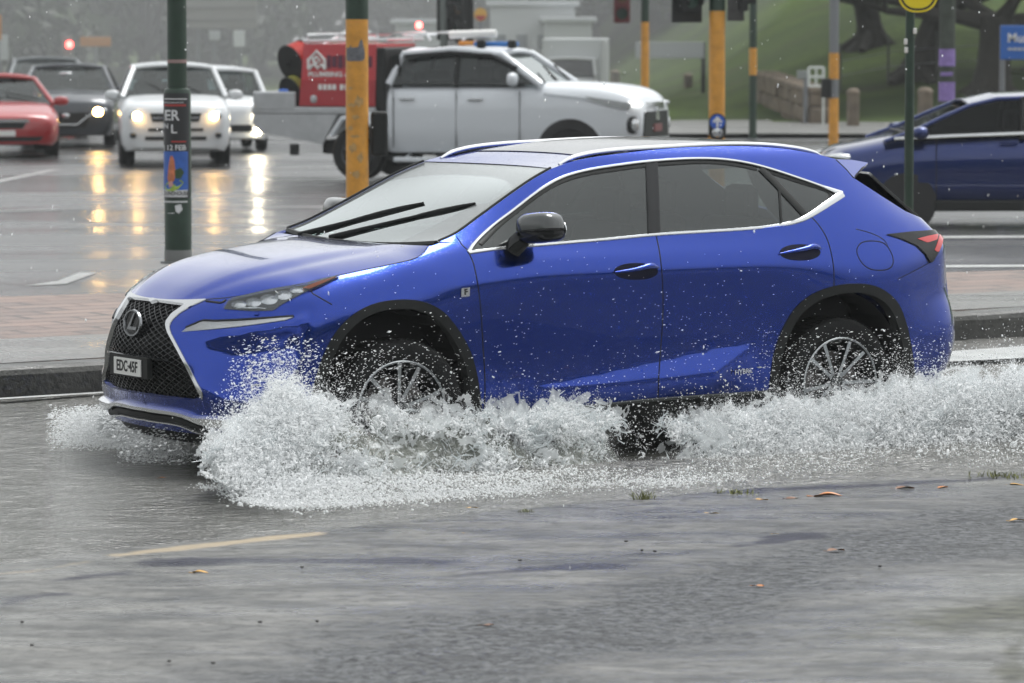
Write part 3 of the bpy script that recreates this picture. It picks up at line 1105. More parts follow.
# ------------------------------------------------------------------ rear lamps
TLpx = [(886.7, 234.6), (910, 232), (939.5, 230.2), (942.6, 234.5), (941, 244), (937.4, 252.6), (933, 260), (929.7, 264), (925.5, 255), (916.5, 246), (902, 239.5)]
tl = panel('tail_lamp', cat(path(TLpx + TLpx[:1], False, 3)), BLKGL, suv, off=.010, thick=.02, du=.014, dz=.012)
for px in ([(916, 239.2), (926, 236.6), (936.5, 234.8), (935.5, 240.2), (926, 243)], [(938.2, 235.5), (942.2, 235), (940.4, 244), (936.8, 252.4), (933, 250.5), (936, 243)]):
    rl = panel('red_lens', cat(path(px + px[:1], False, 2)), REDL, tl[0], off=.014, thick=.005, both=False, du=.01, dz=.01)
    mirror_child(rl[0], tl[1])
ribbon('rear_crease', [path([(898, 279), (914, 271), (929, 263)])], GAP, suv, .004, .001, 0)

# ------------------------------------------------------------------ cladding, wheels, wells
def ring_panel(outer_px, c, f, name):
    o = path(outer_px)
    inn = path([(c[0] + (u - c[0]) * f, c[1] + (v - c[1]) * (f + .03)) for u, v in outer_px])
    return panel(name, cat(o, rev(inn)), BLKPL, suv, off=.007, thick=.06, du=.02, dz=.02)


ring_panel([(312, 409), (312.7, 392), (325, 351.4), (343, 323.5), (368.6, 305.7), (396.5, 299.8), (422, 301.5), (442, 311), (457.4, 328.6), (470, 351.4), (476.5, 374), (480, 397), (482, 414)], (397, 408), .885, 'arch_cladding')
ring_panel([(768, 404), (769.7, 385.6), (774, 354), (784, 326), (799, 304), (821, 290), (852.5, 283.6), (877.5, 287), (896, 301), (905.6, 323), (911, 348), (914, 372), (914.5, 396)], (841, 390), .885, 'arch_cladding')
sl = np.array([[k, .17] for k in np.linspace(SEAM[-1][0], SEAM[0][0], 40)])
panel('sill_cladding', cat(SEAM, sl), BLKPL, suv, off=.004, thick=.03)
ribbon('sill_edge', [SEAM - [0, .004]], mat('sill_grey', (.05, .055, .052), rough=.4), suv, .016, .008, .002)
rb = np.array([[16.0, .27], [17, .28], [18, .28], [20, .28], [20, .16], [18, .16], [16.2, .17]])
panel('rear_valance', rb, BLKPL, suv, sep=False, off=-.01)


def make_wheel():
    w = empty('wheel')
    w.parent = suv
    Mx = Matrix.Rotation(math.pi / 2, 4, 'X')      # lathe axis -> outboard (-y)
    ty = MB().lathe([(.235, -.10), (.260, -.112), (.305, -.115), (.333, -.106), (.346, -.080), (.349, 0), (.346, .080), (.333, .106), (.305, .115), (.260, .112), (.240, .100)], 56, Mx)
    for k in range(72):
        a = 2 * math.pi * k / 72
        R_ = Matrix.Rotation(-a, 3, 'Y')
        ty.box(R_ @ Vector((.3485, 0, 0)), (.006, .17, .017), M=R_)
    ty.build('tyre', RUBBER, w, smooth=True)
    rim = MB().lathe([(.244, .108), (.236, .112), (.229, .100), (.224, .06), (.21, -.06), (.20, -.07)], 56, Mx)
    rim.lathe([(.0, .085), (.034, .083), (.046, .07), (.05, .03)], 28, Mx)
    for k in range(5):
        for d in (-.17, .17):
            a = 2 * math.pi * k / 5 + d + .35
            a2 = 2 * math.pi * k / 5 + d * 1.45 + .35
            p0 = Vector((.04 * math.cos(a), 0, .04 * math.sin(a)))
            p1 = Vector((.232 * math.cos(a2), 0, .232 * math.sin(a2)))
            t = (p1 - p0).normalized()
            s_ = Vector((-t.z, 0, t.x))
            V = []
            for (f_, wd_, yo) in ((0, .017, -.074), (.5, .013, -.088), (1, .018, -.098)):
                c_ = p0.lerp(p1, f_)
                for (e_, dy) in ((-1, .045), (-.62, 0), (.62, 0), (1, .045)):
                    V.append(c_ + s_ * wd_ * e_ + Vector((0, yo + dy, 0)))
            F = [(r * 4 + i, r * 4 + i + 1, (r + 1) * 4 + i + 1, (r + 1) * 4 + i) for r in range(2) for i in range(3)]
            rim.add(V, F, 0)
            rim.add([v + Vector((0, -.0012, 0)) for v in V], [(r * 4 + 1, r * 4 + 2, (r + 1) * 4 + 2, (r + 1) * 4 + 1) for r in range(2)], 1)
    rim.lathe([(.245, .109), (.240, .1135), (.233, .110)], 56, Mx, mi=1)
    rim.build('rim', RIMD, w, smooth=True, mats=[RIMD, RIML])
    MB().lathe([(.0, .02), (.165, .02), (.165, .0), (0, .0)], 40, Mx).build('brake_disc', mat('brake_steel', (.16, .15, .145), rough=.45, metal=.8), w)
    return w


def copy_tree(o, parent):
    c_ = o.copy()
    COL.objects.link(c_)
    c_.parent = parent
    for ch in list(o.children):
        copy_tree(ch, c_)
    return c_


wh = make_wheel()
wh.location = (0.0, -.795, .350)
for (x, y, rz, ry) in ((2.72, -.80, 0, .6), (0, .795, math.pi, .2), (2.72, .80, math.pi, .9)):
    c_ = copy_tree(wh, suv)
    c_.location = (x, y, .350)
    c_.rotation_euler = (0, ry, rz)
wh.rotation_euler = (0, .25, math.radians(-5))
# arch liners and floor: the dark inside of the car
for x in (.0, 2.72):
    for sgn in (-1, 1):
        lin = MB()
        pr = [(x + .47 * math.cos(a), .37 + .47 * math.sin(a)) for a in np.linspace(-.35, math.pi + .35, 22)]
        n = len(pr)
        V = [(px_, sgn * .84, pz_) for px_, pz_ in pr] + [(px_, sgn * .52, pz_) for px_, pz_ in pr]
        lin.add(V, [(i, i + 1, n + i + 1, n + i) for i in range(n - 1)] + [tuple(range(n, 2 * n))])
        lin.build('wheel_arch_liner', INT, suv)
fl_ = MB().bevel_box((1.35, 0, .36), (1.75, 1.55, .25), .04).bevel_box((1.35, 0, .30), (4.3, .98, .2), .04).bevel_box((-.15, 0, .62), (1.0, 1.0, .5), .1)
fl_.build('floor_pan', INT, suv)
cab = MB()
cab.bevel_box((.62, 0, .92), (.55, 1.42, .30), .08)               # dashboard
cab.bevel_box((2.6, 0, .75), (.9, 1.2, .55), .06)
cab.build('dashboard', INT, suv)
for (x, y) in ((1.42, -.37), (1.42, .37), (2.25, -.38), (2.25, .38)):
    st = MB()
    st.bevel_box((x - .2, y, .62), (.52, .50, .18), .06)
    st.bevel_box((x + .10, y, .92), (.16, .48, .62), .06, M=Matrix.Rotation(.22, 3, 'Y'))
    st.bevel_box((x + .20, y, 1.30), (.09, .24, .19), .04)
    st.build('seat', INT, suv)
sw = MB().lathe([(.165, 0), (.175, .012), (.185, 0), (.175, -.012)], 28, Matrix.Translation((.98, .37, .98)) @ Matrix.Rotation(-1.1, 4, 'Y'), close=True)
sw.build('steering_wheel', INT, suv, smooth=True)

# ------------------------------------------------------------------ mirror, handles, rails, wipers, badges
def superell(mb, c, r, e=.7, n=18, m=12, mi=0, zlo=-1, zhi=1, M=None):
    V, F = [], []
    for i in range(m + 1):
        f_ = math.asin(zlo + (zhi - zlo) * i / m)
        for j in range(n):
            a = 2 * math.pi * j / n
            sg = lambda q_: math.copysign(abs(q_) ** e, q_)
            p = Vector((r[0] * sg(math.cos(f_)) * sg(math.cos(a)), r[1] * sg(math.cos(f_)) * sg(math.sin(a)), r[2] * sg(math.sin(f_))))
            V.append((M @ p if M is not None else p) + Vector(c))
    for i in range(m):
        for j in range(n):
            F.append((i * n + j, i * n + (j + 1) % n, (i + 1) * n + (j + 1) % n, (i + 1) * n + j))
    F.append(tuple(range(n))[::-1])
    F.append(tuple(m * n + j for j in range(n)))
    mb.add(V, F, mi)


DKGLOSS = mat('mirror_cap_grey', (.035, .04, .04), rough=.12, coat=.8)
mc = at_w(540.5, 229.5, .985)
for sgn in (1, -1):
    mh = empty('door_mirror'); mh.parent = suv
    Mr = Matrix.Rotation(sgn * -.10, 3, 'X') @ Matrix.Rotation(sgn * .25, 3, 'Z')
    c_ = Vector((mc[0], -sgn * mc[1], mc[2]))
    q_ = MB(); superell(q_, c_, (.088, .125, .088), .62, 22, 10, 0, .0, 1, Mr); q_.build('mirror_cap', DKGLOSS, mh, smooth=True)
    q_ = MB(); superell(q_, c_ - Vector((0, 0, .012)), (.088, .125, .058), .62, 22, 8, 0, -1, .0, Mr)
    q_.tube([(mc[0] - .05, -sgn * .90, mc[2] - .045), (mc[0] - .075, -sgn * .885, mc[2] - .075), (mc[0] - .09, -sgn * .865, mc[2] - .115)], [.05, .052, .045], 10, flat=.9)
    q_.build('mirror_base', BLKGL, mh, smooth=True)
    q_ = MB(); superell(q_, c_ - Vector((0, 0, .006)), (.092, .129, .008), .62, 22, 2, 0, -.6, .6, Mr)
    q_.build('mirror_strip', SATIN, mh, smooth=True)
    q_ = MB(); q_.prism([(.105 * math.cos(a), .062 * math.sin(a)) for a in np.linspace(0, 6.283, 25)[:-1]], -.002, .002,
                        Matrix.Translation(c_ + Vector((.087, 0, 0))) @ frame((0, 0, 0), (0, 1, 0), (0, 0, 1)))
    q_.build('mirror_glass', mat('mirror_silver', (.8, .82, .84), rough=.02, metal=1), mh)

for (door, pxe, bar_) in ((0, (636, 271.5, 22, 8.5), [(614, 272.4), (630, 270.2), (640, 268.2), (648, 266.3), (657.5, 267.6)]),
                          (1, (800, 252.5, 20.5, 8.2), [(779.5, 254.2), (794, 252), (804, 250), (811, 247.8), (820, 249)])):
    ds = (doors_f, doors_r)[door]
    u, v, a_, b_ = pxe
    el = np.array([kz(u + a_ * math.copysign(abs(math.cos(t)) ** .9, math.cos(t)), v + b_ * math.sin(t)) for t in np.linspace(0, 2 * math.pi, 25)[:-1]])
    hp = panel('handle_recess_shade', el, mat('recess_shade_blue', (.002, .003, .022), rough=.5, spec=.2), ds[0], off=.0015, thick=.001, both=False, du=.015, dz=.012)  # flat dark patch painted for the shade inside the handle recess
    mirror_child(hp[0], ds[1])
    K = path(bar_)
    hw = np.interp(np.arange(len(K)), [0, len(K) * .35, len(K) * .8, len(K) - 1], [.012, .024, .042, .012])
    hp_ = to_local(surf(K[:, 0], K[:, 1], .0) + nrm(K[:, 0], K[:, 1]) * (.006 + .026 * np.sin(np.linspace(.15, 3.0, len(K))))[:, None])
    hb = MB().tube(hp_, list(hw * .42), 10).build('handle', BLUE, ds[0], smooth=True)
    mirror_child(hb, ds[1])

rail = np.array([at_w(u, v, .575) for u, v in [(559, 164.6), (570, 158.6), (582, 155), (597, 152.2), (620, 149.6), (661, 147), (711, 144.4), (745, 144), (775, 145.6), (800, 149), (813, 152.2), (820.5, 155.2)]])
rail = catmull(rail, 6)
for sgn in (1, -1):
    rr = [.007] * len(rail)
    rr = np.interp(np.arange(len(rail)), [0, 6, 14, len(rail) - 14, len(rail) - 6, len(rail) - 1], [.007, .013, .0135, .0135, .012, .005])
    MB().tube(rail * [1, -sgn, 1], list(rr), 10, flat=1.35).build('roof_rail', SATIN, suv, smooth=True)
    MB().tube((rail - [0, .004, .021]) * [1, -sgn, 1], .008, 6).build('rail_base', BLKPL, suv, smooth=True)

# windscreen: pixel -> glass point
_t, _q = np.meshgrid(np.linspace(0, 1, 160), np.linspace(0, 1, 110), indexing='ij')
_wp = ws_S(_t.ravel(), _q.ravel())
_wp = np.concatenate([_wp, _wp * [1, -1, 1]])
_wpx = cproj(_wp)


def on_ws(u, v, lift=.02):
    i = np.argmin(((_wpx - [u, v]) ** 2).sum(1))
    d = cray(u, v)
    P = _wp[i]
    n = np.array([-.36, 0, .93])
    t = ((P - _OL) @ n) / (d @ n)
    return to_local(_OL + d * t + n * lift)


for (arm, blade) in (([(299, 235.4), (333, 226.8), (356, 220.6), (380, 214.2)], [(333, 226.6), (356, 220.4), (380, 214.0), (402, 208.4), (424, 203.4)]),
                     ([(330, 238.2), (366, 229.2), (404, 220.0), (440, 211.8)], [(404, 219.8), (422, 215.6), (440, 211.6), (458, 207.6), (475.5, 203.8)])):
    wp = empty('wiper'); wp.parent = suv
    pa = [Vector(on_ws(u, v, .005)) for u, v in arm]
    MB().tube(pa, [.014, .011, .008, .006], 8, flat=.8).build('wiper_arm', BLKPL, wp, smooth=True)
    pb = [Vector(on_ws(u, v, .003)) for u, v in blade]
    MB().tube(pb, [.006, .011, .013, .011, .006], 8, flat=.8).build('wiper_blade', BLKPL, wp, smooth=True)
cw = MB()
cowl = [Vector(to_local(p)) for p in ws_S(np.full(20, .01), np.linspace(0, .97, 20))]
for sgn in (1, -1):
    cw.tube([Vector((p.x - .01, p.y * sgn, p.z - .012)) for p in cowl], .018, 6)
cw.build('cowl', BLKPL, suv, smooth=True)
for sgn in (1, -1):
    MB().tube([Vector(to_local(p)) * 1 if sgn == 1 else Vector((p[0], p[1], p[2])) for p in resample(APs, .03) + np.array([-.004, -.006, .004])], .0065, 6).build('windscreen_seal', BLKPL, suv, smooth=True)


def side_text(name, body, px, size, material, parent, sx=1.0, **kw):
    K = kz(*px)
    o = to_local(surf(*K, .006))[0]
    n = to_local(nrm(*K))[0]
    a = to_local(surf(*kz(px[0] + 6, px[1] - .5)))[0]
    M = frame(Vector(o), Vector(a - o), Vector((0, 0, 1)))
    return text_mesh(name, body, size, M, material, parent, sx=sx, **kw)


side_text('hybrid_badge', 'HYBRID', (744, 371.3), .038, CHROME, doors_r[0], sx=1.2, bold=.0006, depth=.002)
K = kz(465, 292.2)
bo = Vector(to_local(surf(*K, .001))[0])
M_ = frame(bo, Vector(to_local(surf(*kz(471, 291.6)))[0]) - bo, (0, 0, 1))
bd_ = MB().prism([(-.026, -.022), (.024, -.022), (.028, .022), (-.022, .022)], 0, .004, M_).build('fender_badge', CHROME, suv)
text_mesh('badge_letter', 'F', .040, M_ @ Matrix.Translation((.002, 0, .0045)), BLKGL, bd_, bold=.002, depth=.001)
# ================================================================== setting: ground, road, island, hillside
def nodes_mat(name):
    m = bpy.data.materials.new(name)
    m.use_nodes = True
    t = m.node_tree
    MATS[name] = m
    return m, t, t.nodes['Principled BSDF']


def N_(t, typ, **kw):
    n = t.nodes.new(typ)
    for k, v in kw.items():
        if k in n.inputs:
            n.inputs[k].default_value = v
        else:
            setattr(n, k, v)
    return n


def ramp(t, src, stops):
    r = t.nodes.new('ShaderNodeValToRGB')
    e = r.color_ramp.elements
    while len(e) < len(stops):
        e.new(.5)
    for i, (p, c) in enumerate(stops):
        e[i].position = p
        e[i].color = (*c, 1) if len(c) == 3 else c
    t.links.new(src, r.inputs[0])
    return r.outputs[0]


def g3(x):
    return (x, x, x)


def noise(t, vec, scale, detail=5, rough=.6, dist=0.0):
    n = N_(t, 'ShaderNodeTexNoise', Scale=scale, Detail=detail, Roughness=rough, Distortion=dist)
    t.links.new(vec, n.inputs['Vector'])
    return n.outputs['Fac']


def mapped(t, vec, scale=(1, 1, 1), rot=0.0):
    mp = t.nodes.new('ShaderNodeMapping')
    mp.inputs['Scale'].default_value = scale
    mp.inputs['Rotation'].default_value = (0, 0, rot)
    t.links.new(vec, mp.inputs['Vector'])
    return mp.outputs[0]


def mix(t, fac, a, b):
    m = t.nodes.new('ShaderNodeMix')
    m.data_type = 'RGBA'
    if isinstance(fac, float):
        m.inputs[0].default_value = fac
    else:
        t.links.new(fac, m.inputs[0])
    for s, i in ((a, 6), (b, 7)):
        if isinstance(s, tuple):
            m.inputs[i].default_value = (*s, 1)
        else:
            t.links.new(s, m.inputs[i])
    return m.outputs[2]


def wet_ground(name, c0, c1, rough_lo, rough_hi, grain=70.0, bump=.5, bdist=.01, film_scale=.35, rot=.6, stretch=(.45, 1.6, 1), wave=0.0, spec=.5, film=(.42, .58), specks=0.0):
    """wet paving: standing film of water in streaky patches between rougher grain"""
    m, t, b = nodes_mat(name)
    tc = t.nodes.new('ShaderNodeTexCoord')
    P = tc.outputs['Object']
    Q = mapped(t, P, stretch, rot)
    f = ramp(t, noise(t, Q, film_scale, 6, .62, .4), [(film[0], g3(0)), (film[1], g3(1))])
    gr_ = noise(t, P, grain, 3, .7)
    pat = noise(t, Q, 1.1, 6, .6, .3)
    col = mix(t, ramp(t, pat, [(.35, g3(0)), (.68, g3(1))]), c0, c1)
    col = mix(t, ramp(t, gr_, [(.35, g3(1)), (.52, g3(0))]), col, tuple(x * .55 for x in c0))
    if specks:
        sp_ = noise(t, P, 9.0, 2, .5)
        col = mix(t, ramp(t, sp_, [(.27, g3(specks)), (.31, g3(0))]), col, (.02, .018, .015))
    t.links.new(col, b.inputs['Base Color'])
    rr = ramp(t, f, [(0, g3(rough_hi)), (1, g3(rough_lo))])
    t.links.new(rr, b.inputs['Roughness'])
    b.inputs['Specular IOR Level'].default_value = spec
    bp = N_(t, 'ShaderNodeBump', Strength=bump, Distance=bdist)
    h = gr_
    if wave:
        w_ = noise(t, mapped(t, P, (1, 2.0, 1), rot), wave, 4, .6, .6)
        ad = N_(t, 'ShaderNodeMath', operation='ADD')
        t.links.new(gr_, ad.inputs[0])
        t.links.new(w_, ad.inputs[1])
        h = ad.outputs[0]
    t.links.new(h, bp.inputs['Height'])
    t.links.new(bp.outputs[0], b.inputs['Normal'])
    return m


ASPH = wet_ground('wet_asphalt', (.060, .061, .062), (.11, .11, .11), .11, .30, grain=26, bump=.5, bdist=.02, film_scale=.25, wave=5.0, stretch=(.3, 1.4, 1), rot=.15)


def sheet(name, pts2, z, material, kind='structure', sub=0):
    return tag(link_mesh(name, [(p[0], p[1], z if len(p) < 3 else p[2]) for p in pts2], [tuple(range(len(pts2)))], material, smooth=False), kind=kind)


def gpx(u, v, z=0.0):
    p = on_ground(u, v, z)
    return (p[0], p[1])


def gnd(px, z):
    return [gpx(u, v, z) for u, v in px]


# ground: one big sheet, gently uneven far off
rows = []
ys = [-120, -60, -20, 0, 10, 16, 20, 24, 30, 40, 50, 60, 75, 95, 130, 200, 400, 900]
xs = [-600, -200, -80, -40, -20, -10, -5, 0, 5, 10, 20, 40, 80, 200, 600]
V = [(x, y, -.012) for y in ys for x in xs]
n = len(xs)
F = [(j * n + i, j * n + i + 1, (j + 1) * n + i + 1, (j + 1) * n + i) for j in range(len(ys) - 1) for i in range(n - 1)]
tag(link_mesh('road', V, F, ASPH, smooth=False), kind='structure')

# foreground: pale wet concrete apron and the darker seal laid over part of it
CONC = wet_ground('wet_concrete', (.13, .135, .13), (.22, .22, .21), .22, .46, grain=55, bump=.35, bdist=.006, film_scale=.8, specks=.6, stretch=(.35, 1.5, 1), rot=.35)
SEALM = wet_ground('dark_seal', (.030, .033, .036), (.085, .088, .09), .30, .55, grain=38, bump=.9, bdist=.012, film_scale=1.6, stretch=(.3, 1.6, 1), rot=.5, film=(.5, .62))
CONC2 = wet_ground('mossy_concrete', (.17, .17, .16), (.235, .232, .215), .25, .45, grain=60, bump=.3, bdist=.005, film_scale=.9, stretch=(.5, 1.4, 1), rot=.2)


def ragged(px, z, step=.03, amp=.06, seed=1, fine=1.0):
    r = np.random.default_rng(seed)
    P = np.array(gnd(px, 0))
    P = resample(np.r_[P, P[:1]], step)[:-1]
    n_ = len(P)
    s_ = np.arange(n_) * step
    d = np.zeros(n_)
    for wl, a_ in ((2.2, 1.0), (1.0, .7), (.45, .5), (.2, .38 * fine), (.1, .3 * fine), (.06, .22 * fine)):
        K = np.maximum(1, np.round(n_ * step / (wl * r.uniform(.75, 1.3, 3))))
        for k_ in K:
            d += a_ / 1.7 * np.sin(2 * math.pi * k_ * s_ / (n_ * step) + r.uniform(0, 6.28)) * amp
    d += r.normal(0, amp * .18 * fine, n_)
    T_ = np.roll(P, -3, 0) - np.roll(P, 3, 0)
    T_ /= np.linalg.norm(T_, axis=1)[:, None] + 1e-9
    P = P + np.stack([-T_[:, 1], T_[:, 0]], 1) * d[:, None]
    return [(x, y) for x, y in P]


# one apron sheet; where each kind of surface lies is stored per vertex with broken, noisy borders
def fbm(P, seed, octs=((.6, 1.0), (1.5, .6), (3.6, .4), (8, .28), (17, .2))):
    r = np.random.default_rng(seed)
    z = np.zeros(len(P))
    for f_, a_ in octs:
        for _ in range(5):
            th = r.uniform(0, 6.28)
            d = np.array([math.cos(th), math.sin(th)]) * f_ * r.uniform(.7, 1.4) * 6.28
            d2 = r.normal(size=2) * f_ * 4
            z += a_ / 5 * np.sin(P @ d + r.uniform(0, 6.28) + 1.3 * np.sin(P @ d2 + r.uniform(0, 6.28)))
    return z


def sdist(P, px):
    """distance to a pixel outline laid on the ground, positive inside (metres)"""
    Q = np.array(gnd(px, 0))
    d = np.full(len(P), 1e9)
    for i in range(len(Q)):
        a, b = Q[i], Q[(i + 1) % len(Q)]
        t_ = np.clip(((P - a) @ (b - a)) / ((b - a) @ (b - a)), 0, 1)
        d = np.minimum(d, np.linalg.norm(P - a - t_[:, None] * (b - a), axis=1))
    return np.where(inside(P, Q), d, -d)


SHORE = np.array([gpx(u, v) for u, v in ((-400, 612), (-60, 577), (112, 552), (318, 533), (480, 515), (760, 490), (1024, 474), (1400, 455))])


def shore_y(X):
    return np.interp(X, SHORE[:, 0], SHORE[:, 1])


gx_, gy_ = np.arange(-3.4, 3.7, .024), np.arange(12.6, 20.4, .036)
X, Y = np.meshgrid(gx_, gy_)
P2 = np.stack([X.ravel(), Y.ravel()], 1)
ye = shore_y(P2[:, 0])
n1, n2, n3 = fbm(P2, 41), fbm(P2, 42), fbm(P2 * [.5, 2.4], 43)
aniso = P2 * [1, 1]
seal = .9 * sstep(-.30, .34, sdist(P2, [(185, 690), (330, 636), (480, 612), (600, 588), (700, 566), (780, 540), (905, 513), (1060, 492), (1300, 470), (1400, 545), (1024, 566), (900, 570), (848, 588), (800, 622), (752, 645), (660, 660), (560, 700), (350, 760), (150, 760)]) + .22 * n1 + .14 * n3 + .10 * n2)
moss = .75 * sstep(-.14, .24, sdist(P2, [(838, 634), (872, 618), (930, 606), (1010, 598), (1200, 588), (1200, 622), (1024, 630), (960, 638), (900, 642), (860, 646)]) + .14 * n2 + .12 * n3) * sstep(-.6, .7, n1 + .4)
moss = np.maximum(moss, .7 * sstep(0, .08, sdist(P2, [(985, 655), (1030, 640), (1040, 683), (1000, 690)]) + .08 * n2))
tar = np.zeros(len(P2))
for px in ([(135, 562), (190, 560), (250, 560), (330, 561), (400, 561), (465, 564), (460, 569), (380, 570), (320, 567), (250, 566), (190, 567), (140, 570)], [(38, 584), (80, 577), (130, 573), (132, 577), (82, 583), (40, 588)], [(0, 604), (40, 597), (88, 593), (80, 600), (40, 604), (0, 612)],
           [(690, 556), (760, 541), (810, 534), (812, 539), (765, 548), (695, 559)], [(430, 577), (520, 570), (560, 567), (610, 565), (665, 560), (600, 571), (540, 575), (450, 581)], [(560, 500), (700, 492), (900, 486), (1020, 478), (1020, 481), (900, 489), (720, 496), (570, 503)]):
    tar = np.maximum(tar, sstep(-.03, .06, sdist(P2, px) + .055 * n2 + .06 * n3))
paint = .85 * sstep(-.012, .03, sdist(P2, [(108, 557.5), (180, 549), (250, 541.5), (322, 535), (324, 538), (290, 542), (250, 546), (180, 553.5), (112, 560)]) + .022 * n2 + .02 * n3) * sstep(-.7, .3, fbm(P2 * 3, 61) + .55)
paint = np.maximum(paint, .45 * sstep(0, .05, sdist(P2, [(-40, 577), (40, 571), (90, 562), (92, 565), (40, 576), (-40, 583)]) + .05 * n2))
wet = sstep(-.25, .55, n3 * .8 + .5 * fbm(P2 * [.35, 1.3], 44) + .25 * sstep(1.2, 0, ye - P2[:, 1]))
zz = .004 + .010 * fbm(P2, 47, ((.25, 1.0), (.7, .5))) * np.clip((ye - P2[:, 1]) / .6, 0, 1) - .010 * seal + .0015 * n2
zz = np.where(P2[:, 1] > ye, -.006, np.maximum(zz, -.006) + .010)
n = len(gx_)
keep = (Y < (ye.reshape(Y.shape) + .5))
F = []
for j in range(len(gy_) - 1):
    for i in np.where(keep[j, :-1] & keep[j, 1:] & keep[j + 1, :-1] & keep[j + 1, 1:])[0]:
        F.append((j * n + i, j * n + i + 1, (j + 1) * n + i + 1, (j + 1) * n + i))
m, t, b = nodes_mat('wet_apron')
tc = t.nodes.new('ShaderNodeTexCoord')
P = tc.outputs['Object']


def attr(nm):
    a = t.nodes.new('ShaderNodeAttribute')
    a.attribute_name = nm
    return a.outputs['Fac']


grain = noise(t, P, 62, 3, .75)
mid = noise(t, mapped(t, P, (.5, 1.3, 1), .3), 3.2, 6, .65, .3)
blot = noise(t, mapped(t, P, (.8, 1.2, 1), .3), 13, 5, .7, .2)
conc = mix(t, ramp(t, mid, [(.36, g3(0)), (.64, g3(1))]), (.052, .055, .055), (.175, .173, .162))
conc = mix(t, ramp(t, blot, [(.36, g3(.75)), (.52, g3(0))]), conc, (.035, .035, .033))
conc = mix(t, ramp(t, grain, [(.33, g3(.55)), (.5, g3(0))]), conc, (.045, .045, .042))
stones = noise(t, P, 20, 5, .85)
agg = mix(t, ramp(t, stones, [(.42, g3(0)), (.60, g3(1))]), (.006, .007, .009), (.15, .155, .16))
agg = mix(t, ramp(t, blot, [(.40, g3(0)), (.68, g3(.6))]), agg, (.085, .09, .095))
agg = mix(t, ramp(t, mid, [(.50, g3(0)), (.66, g3(.75))]), agg, (.020, .022, .025))
col = mix(t, attr('seal'), conc, agg)
col = mix(t, attr('tar'), col, (.022, .023, .034))
mossc = mix(t, ramp(t, blot, [(.35, g3(0)), (.6, g3(1))]), (.022, .024, .017), (.075, .077, .052))
col = mix(t, attr('moss'), col, mossc)
col = mix(t, attr('paint'), col, (.33, .265, .175))
dots = noise(t, P, 11, 2, .45)
col = mix(t, ramp(t, dots, [(.255, g3(.8)), (.285, g3(0))]), col, (.025, .022, .02))
t.links.new(col, b.inputs['Base Color'])
rg_ = mix(t, attr('wet'), (.50, .50, .50), (.20, .20, .20))
rg_ = mix(t, attr('seal'), rg_, (.62, .62, .62))
rg_ = mix(t, attr('moss'), rg_, (.6, .6, .6))
t.links.new(rg_, b.inputs['Roughness'])
sp_ = mix(t, attr('seal'), (.32, .32, .32), (.16, .16, .16))
sp_ = mix(t, attr('tar'), sp_, (.2, .2, .2))
t.links.new(mix(t, attr('moss'), sp_, (.12, .12, .12)), b.inputs['Specular IOR Level'])
bp = N_(t, 'ShaderNodeBump', Strength=.8, Distance=.014)
t.links.new(mix(t, attr('seal'), blot, stones), bp.inputs['Height'])
t.links.new(bp.outputs[0], b.inputs['Normal'])
o = link_mesh('apron', np.stack([X.ravel(), Y.ravel(), zz], 1), F, m, smooth=True)
tag(o, kind='structure')
for nm, val in (('seal', seal), ('moss', moss), ('tar', tar), ('wet', wet), ('paint', paint)):
    at_ = o.data.attributes.new(nm, 'FLOAT', 'POINT')
    at_.data.foreach_set('value', np.clip(val, 0, 1).astype(np.float32))
sheet('footpath', [(-80, 12.6), (80, 12.6), (80, -14), (-80, -14)], .0, wet_ground('near_paving', (.035, .035, .036), (.06, .06, .06), .25, .45, grain=50))
# the sheet of water over the road
m, t, b = nodes_mat('flood_water')
tc = t.nodes.new('ShaderNodeTexCoord')
P = tc.outputs['Object']
b.inputs['Base Color'].default_value = (.095, .095, .085, 1)
b.inputs['Roughness'].default_value = .13
b.inputs['Specular IOR Level'].default_value = .75
w1_ = noise(t, mapped(t, P, (1.0, 1.9, 1), .25), 3.2, 5, .62, .8)
w2_ = noise(t, mapped(t, P, (1.0, 1.5, 1), .5), 17.0, 3, .6, .3)
ad = N_(t, 'ShaderNodeMath', operation='MULTIPLY_ADD')
t.links.new(w2_, ad.inputs[0])
ad.inputs[1].default_value = .42
t.links.new(w1_, ad.inputs[2])
bp = N_(t, 'ShaderNodeBump', Strength=.9, Distance=.085)
t.links.new(ad.outputs[0], bp.inputs['Height'])
t.links.new(bp.outputs[0], b.inputs['Normal'])
FLOOD = m
# real small waves near the car
wx = np.arange(-6.5, 8.0, .045)
wy = np.arange(15.9, 31.0, .045)
X, Y = np.meshgrid(wx, wy)
ye = shore_y(X) - .03 + .05 * np.sin(X * 3.1) * np.sin(X * 7.3 + 1)
kerb_a, kerb_b = gpx(0, 405), gpx(1024, 341)
yk = kerb_a[1] + (X - kerb_a[0]) / (kerb_b[0] - kerb_a[0]) * (kerb_b[1] - kerb_a[1])


def fbm2(X, Y, seed, octs=((.9, .5), (2.1, .25), (4.5, .13), (9, .06))):
    r = np.random.default_rng(seed)
    Z = np.zeros_like(X)
    for fq, a_ in octs:
        for _ in range(5):
            th = r.uniform(0, 6.28)
            f2 = fq * r.uniform(.7, 1.4)
            Z += a_ / 5 * np.sin((X * math.cos(th) + Y * math.sin(th) * 1.5) * f2 * 6.28 / 2 + r.uniform(0, 6.28) + 1.2 * np.sin(X * 1.1 * fq * .5 + Y * .7))
    return Z


wz = .022 + .016 * fbm2(X, Y, 3)
shore = np.clip((Y - ye) / 1.2, -1, 1)
wz = wz * np.clip(shore, 0, 1) + np.where(shore < 0, -.03, 0) * np.clip(-shore * 6, 0, 1) + .010 * np.clip(shore * 8, 0, 1)
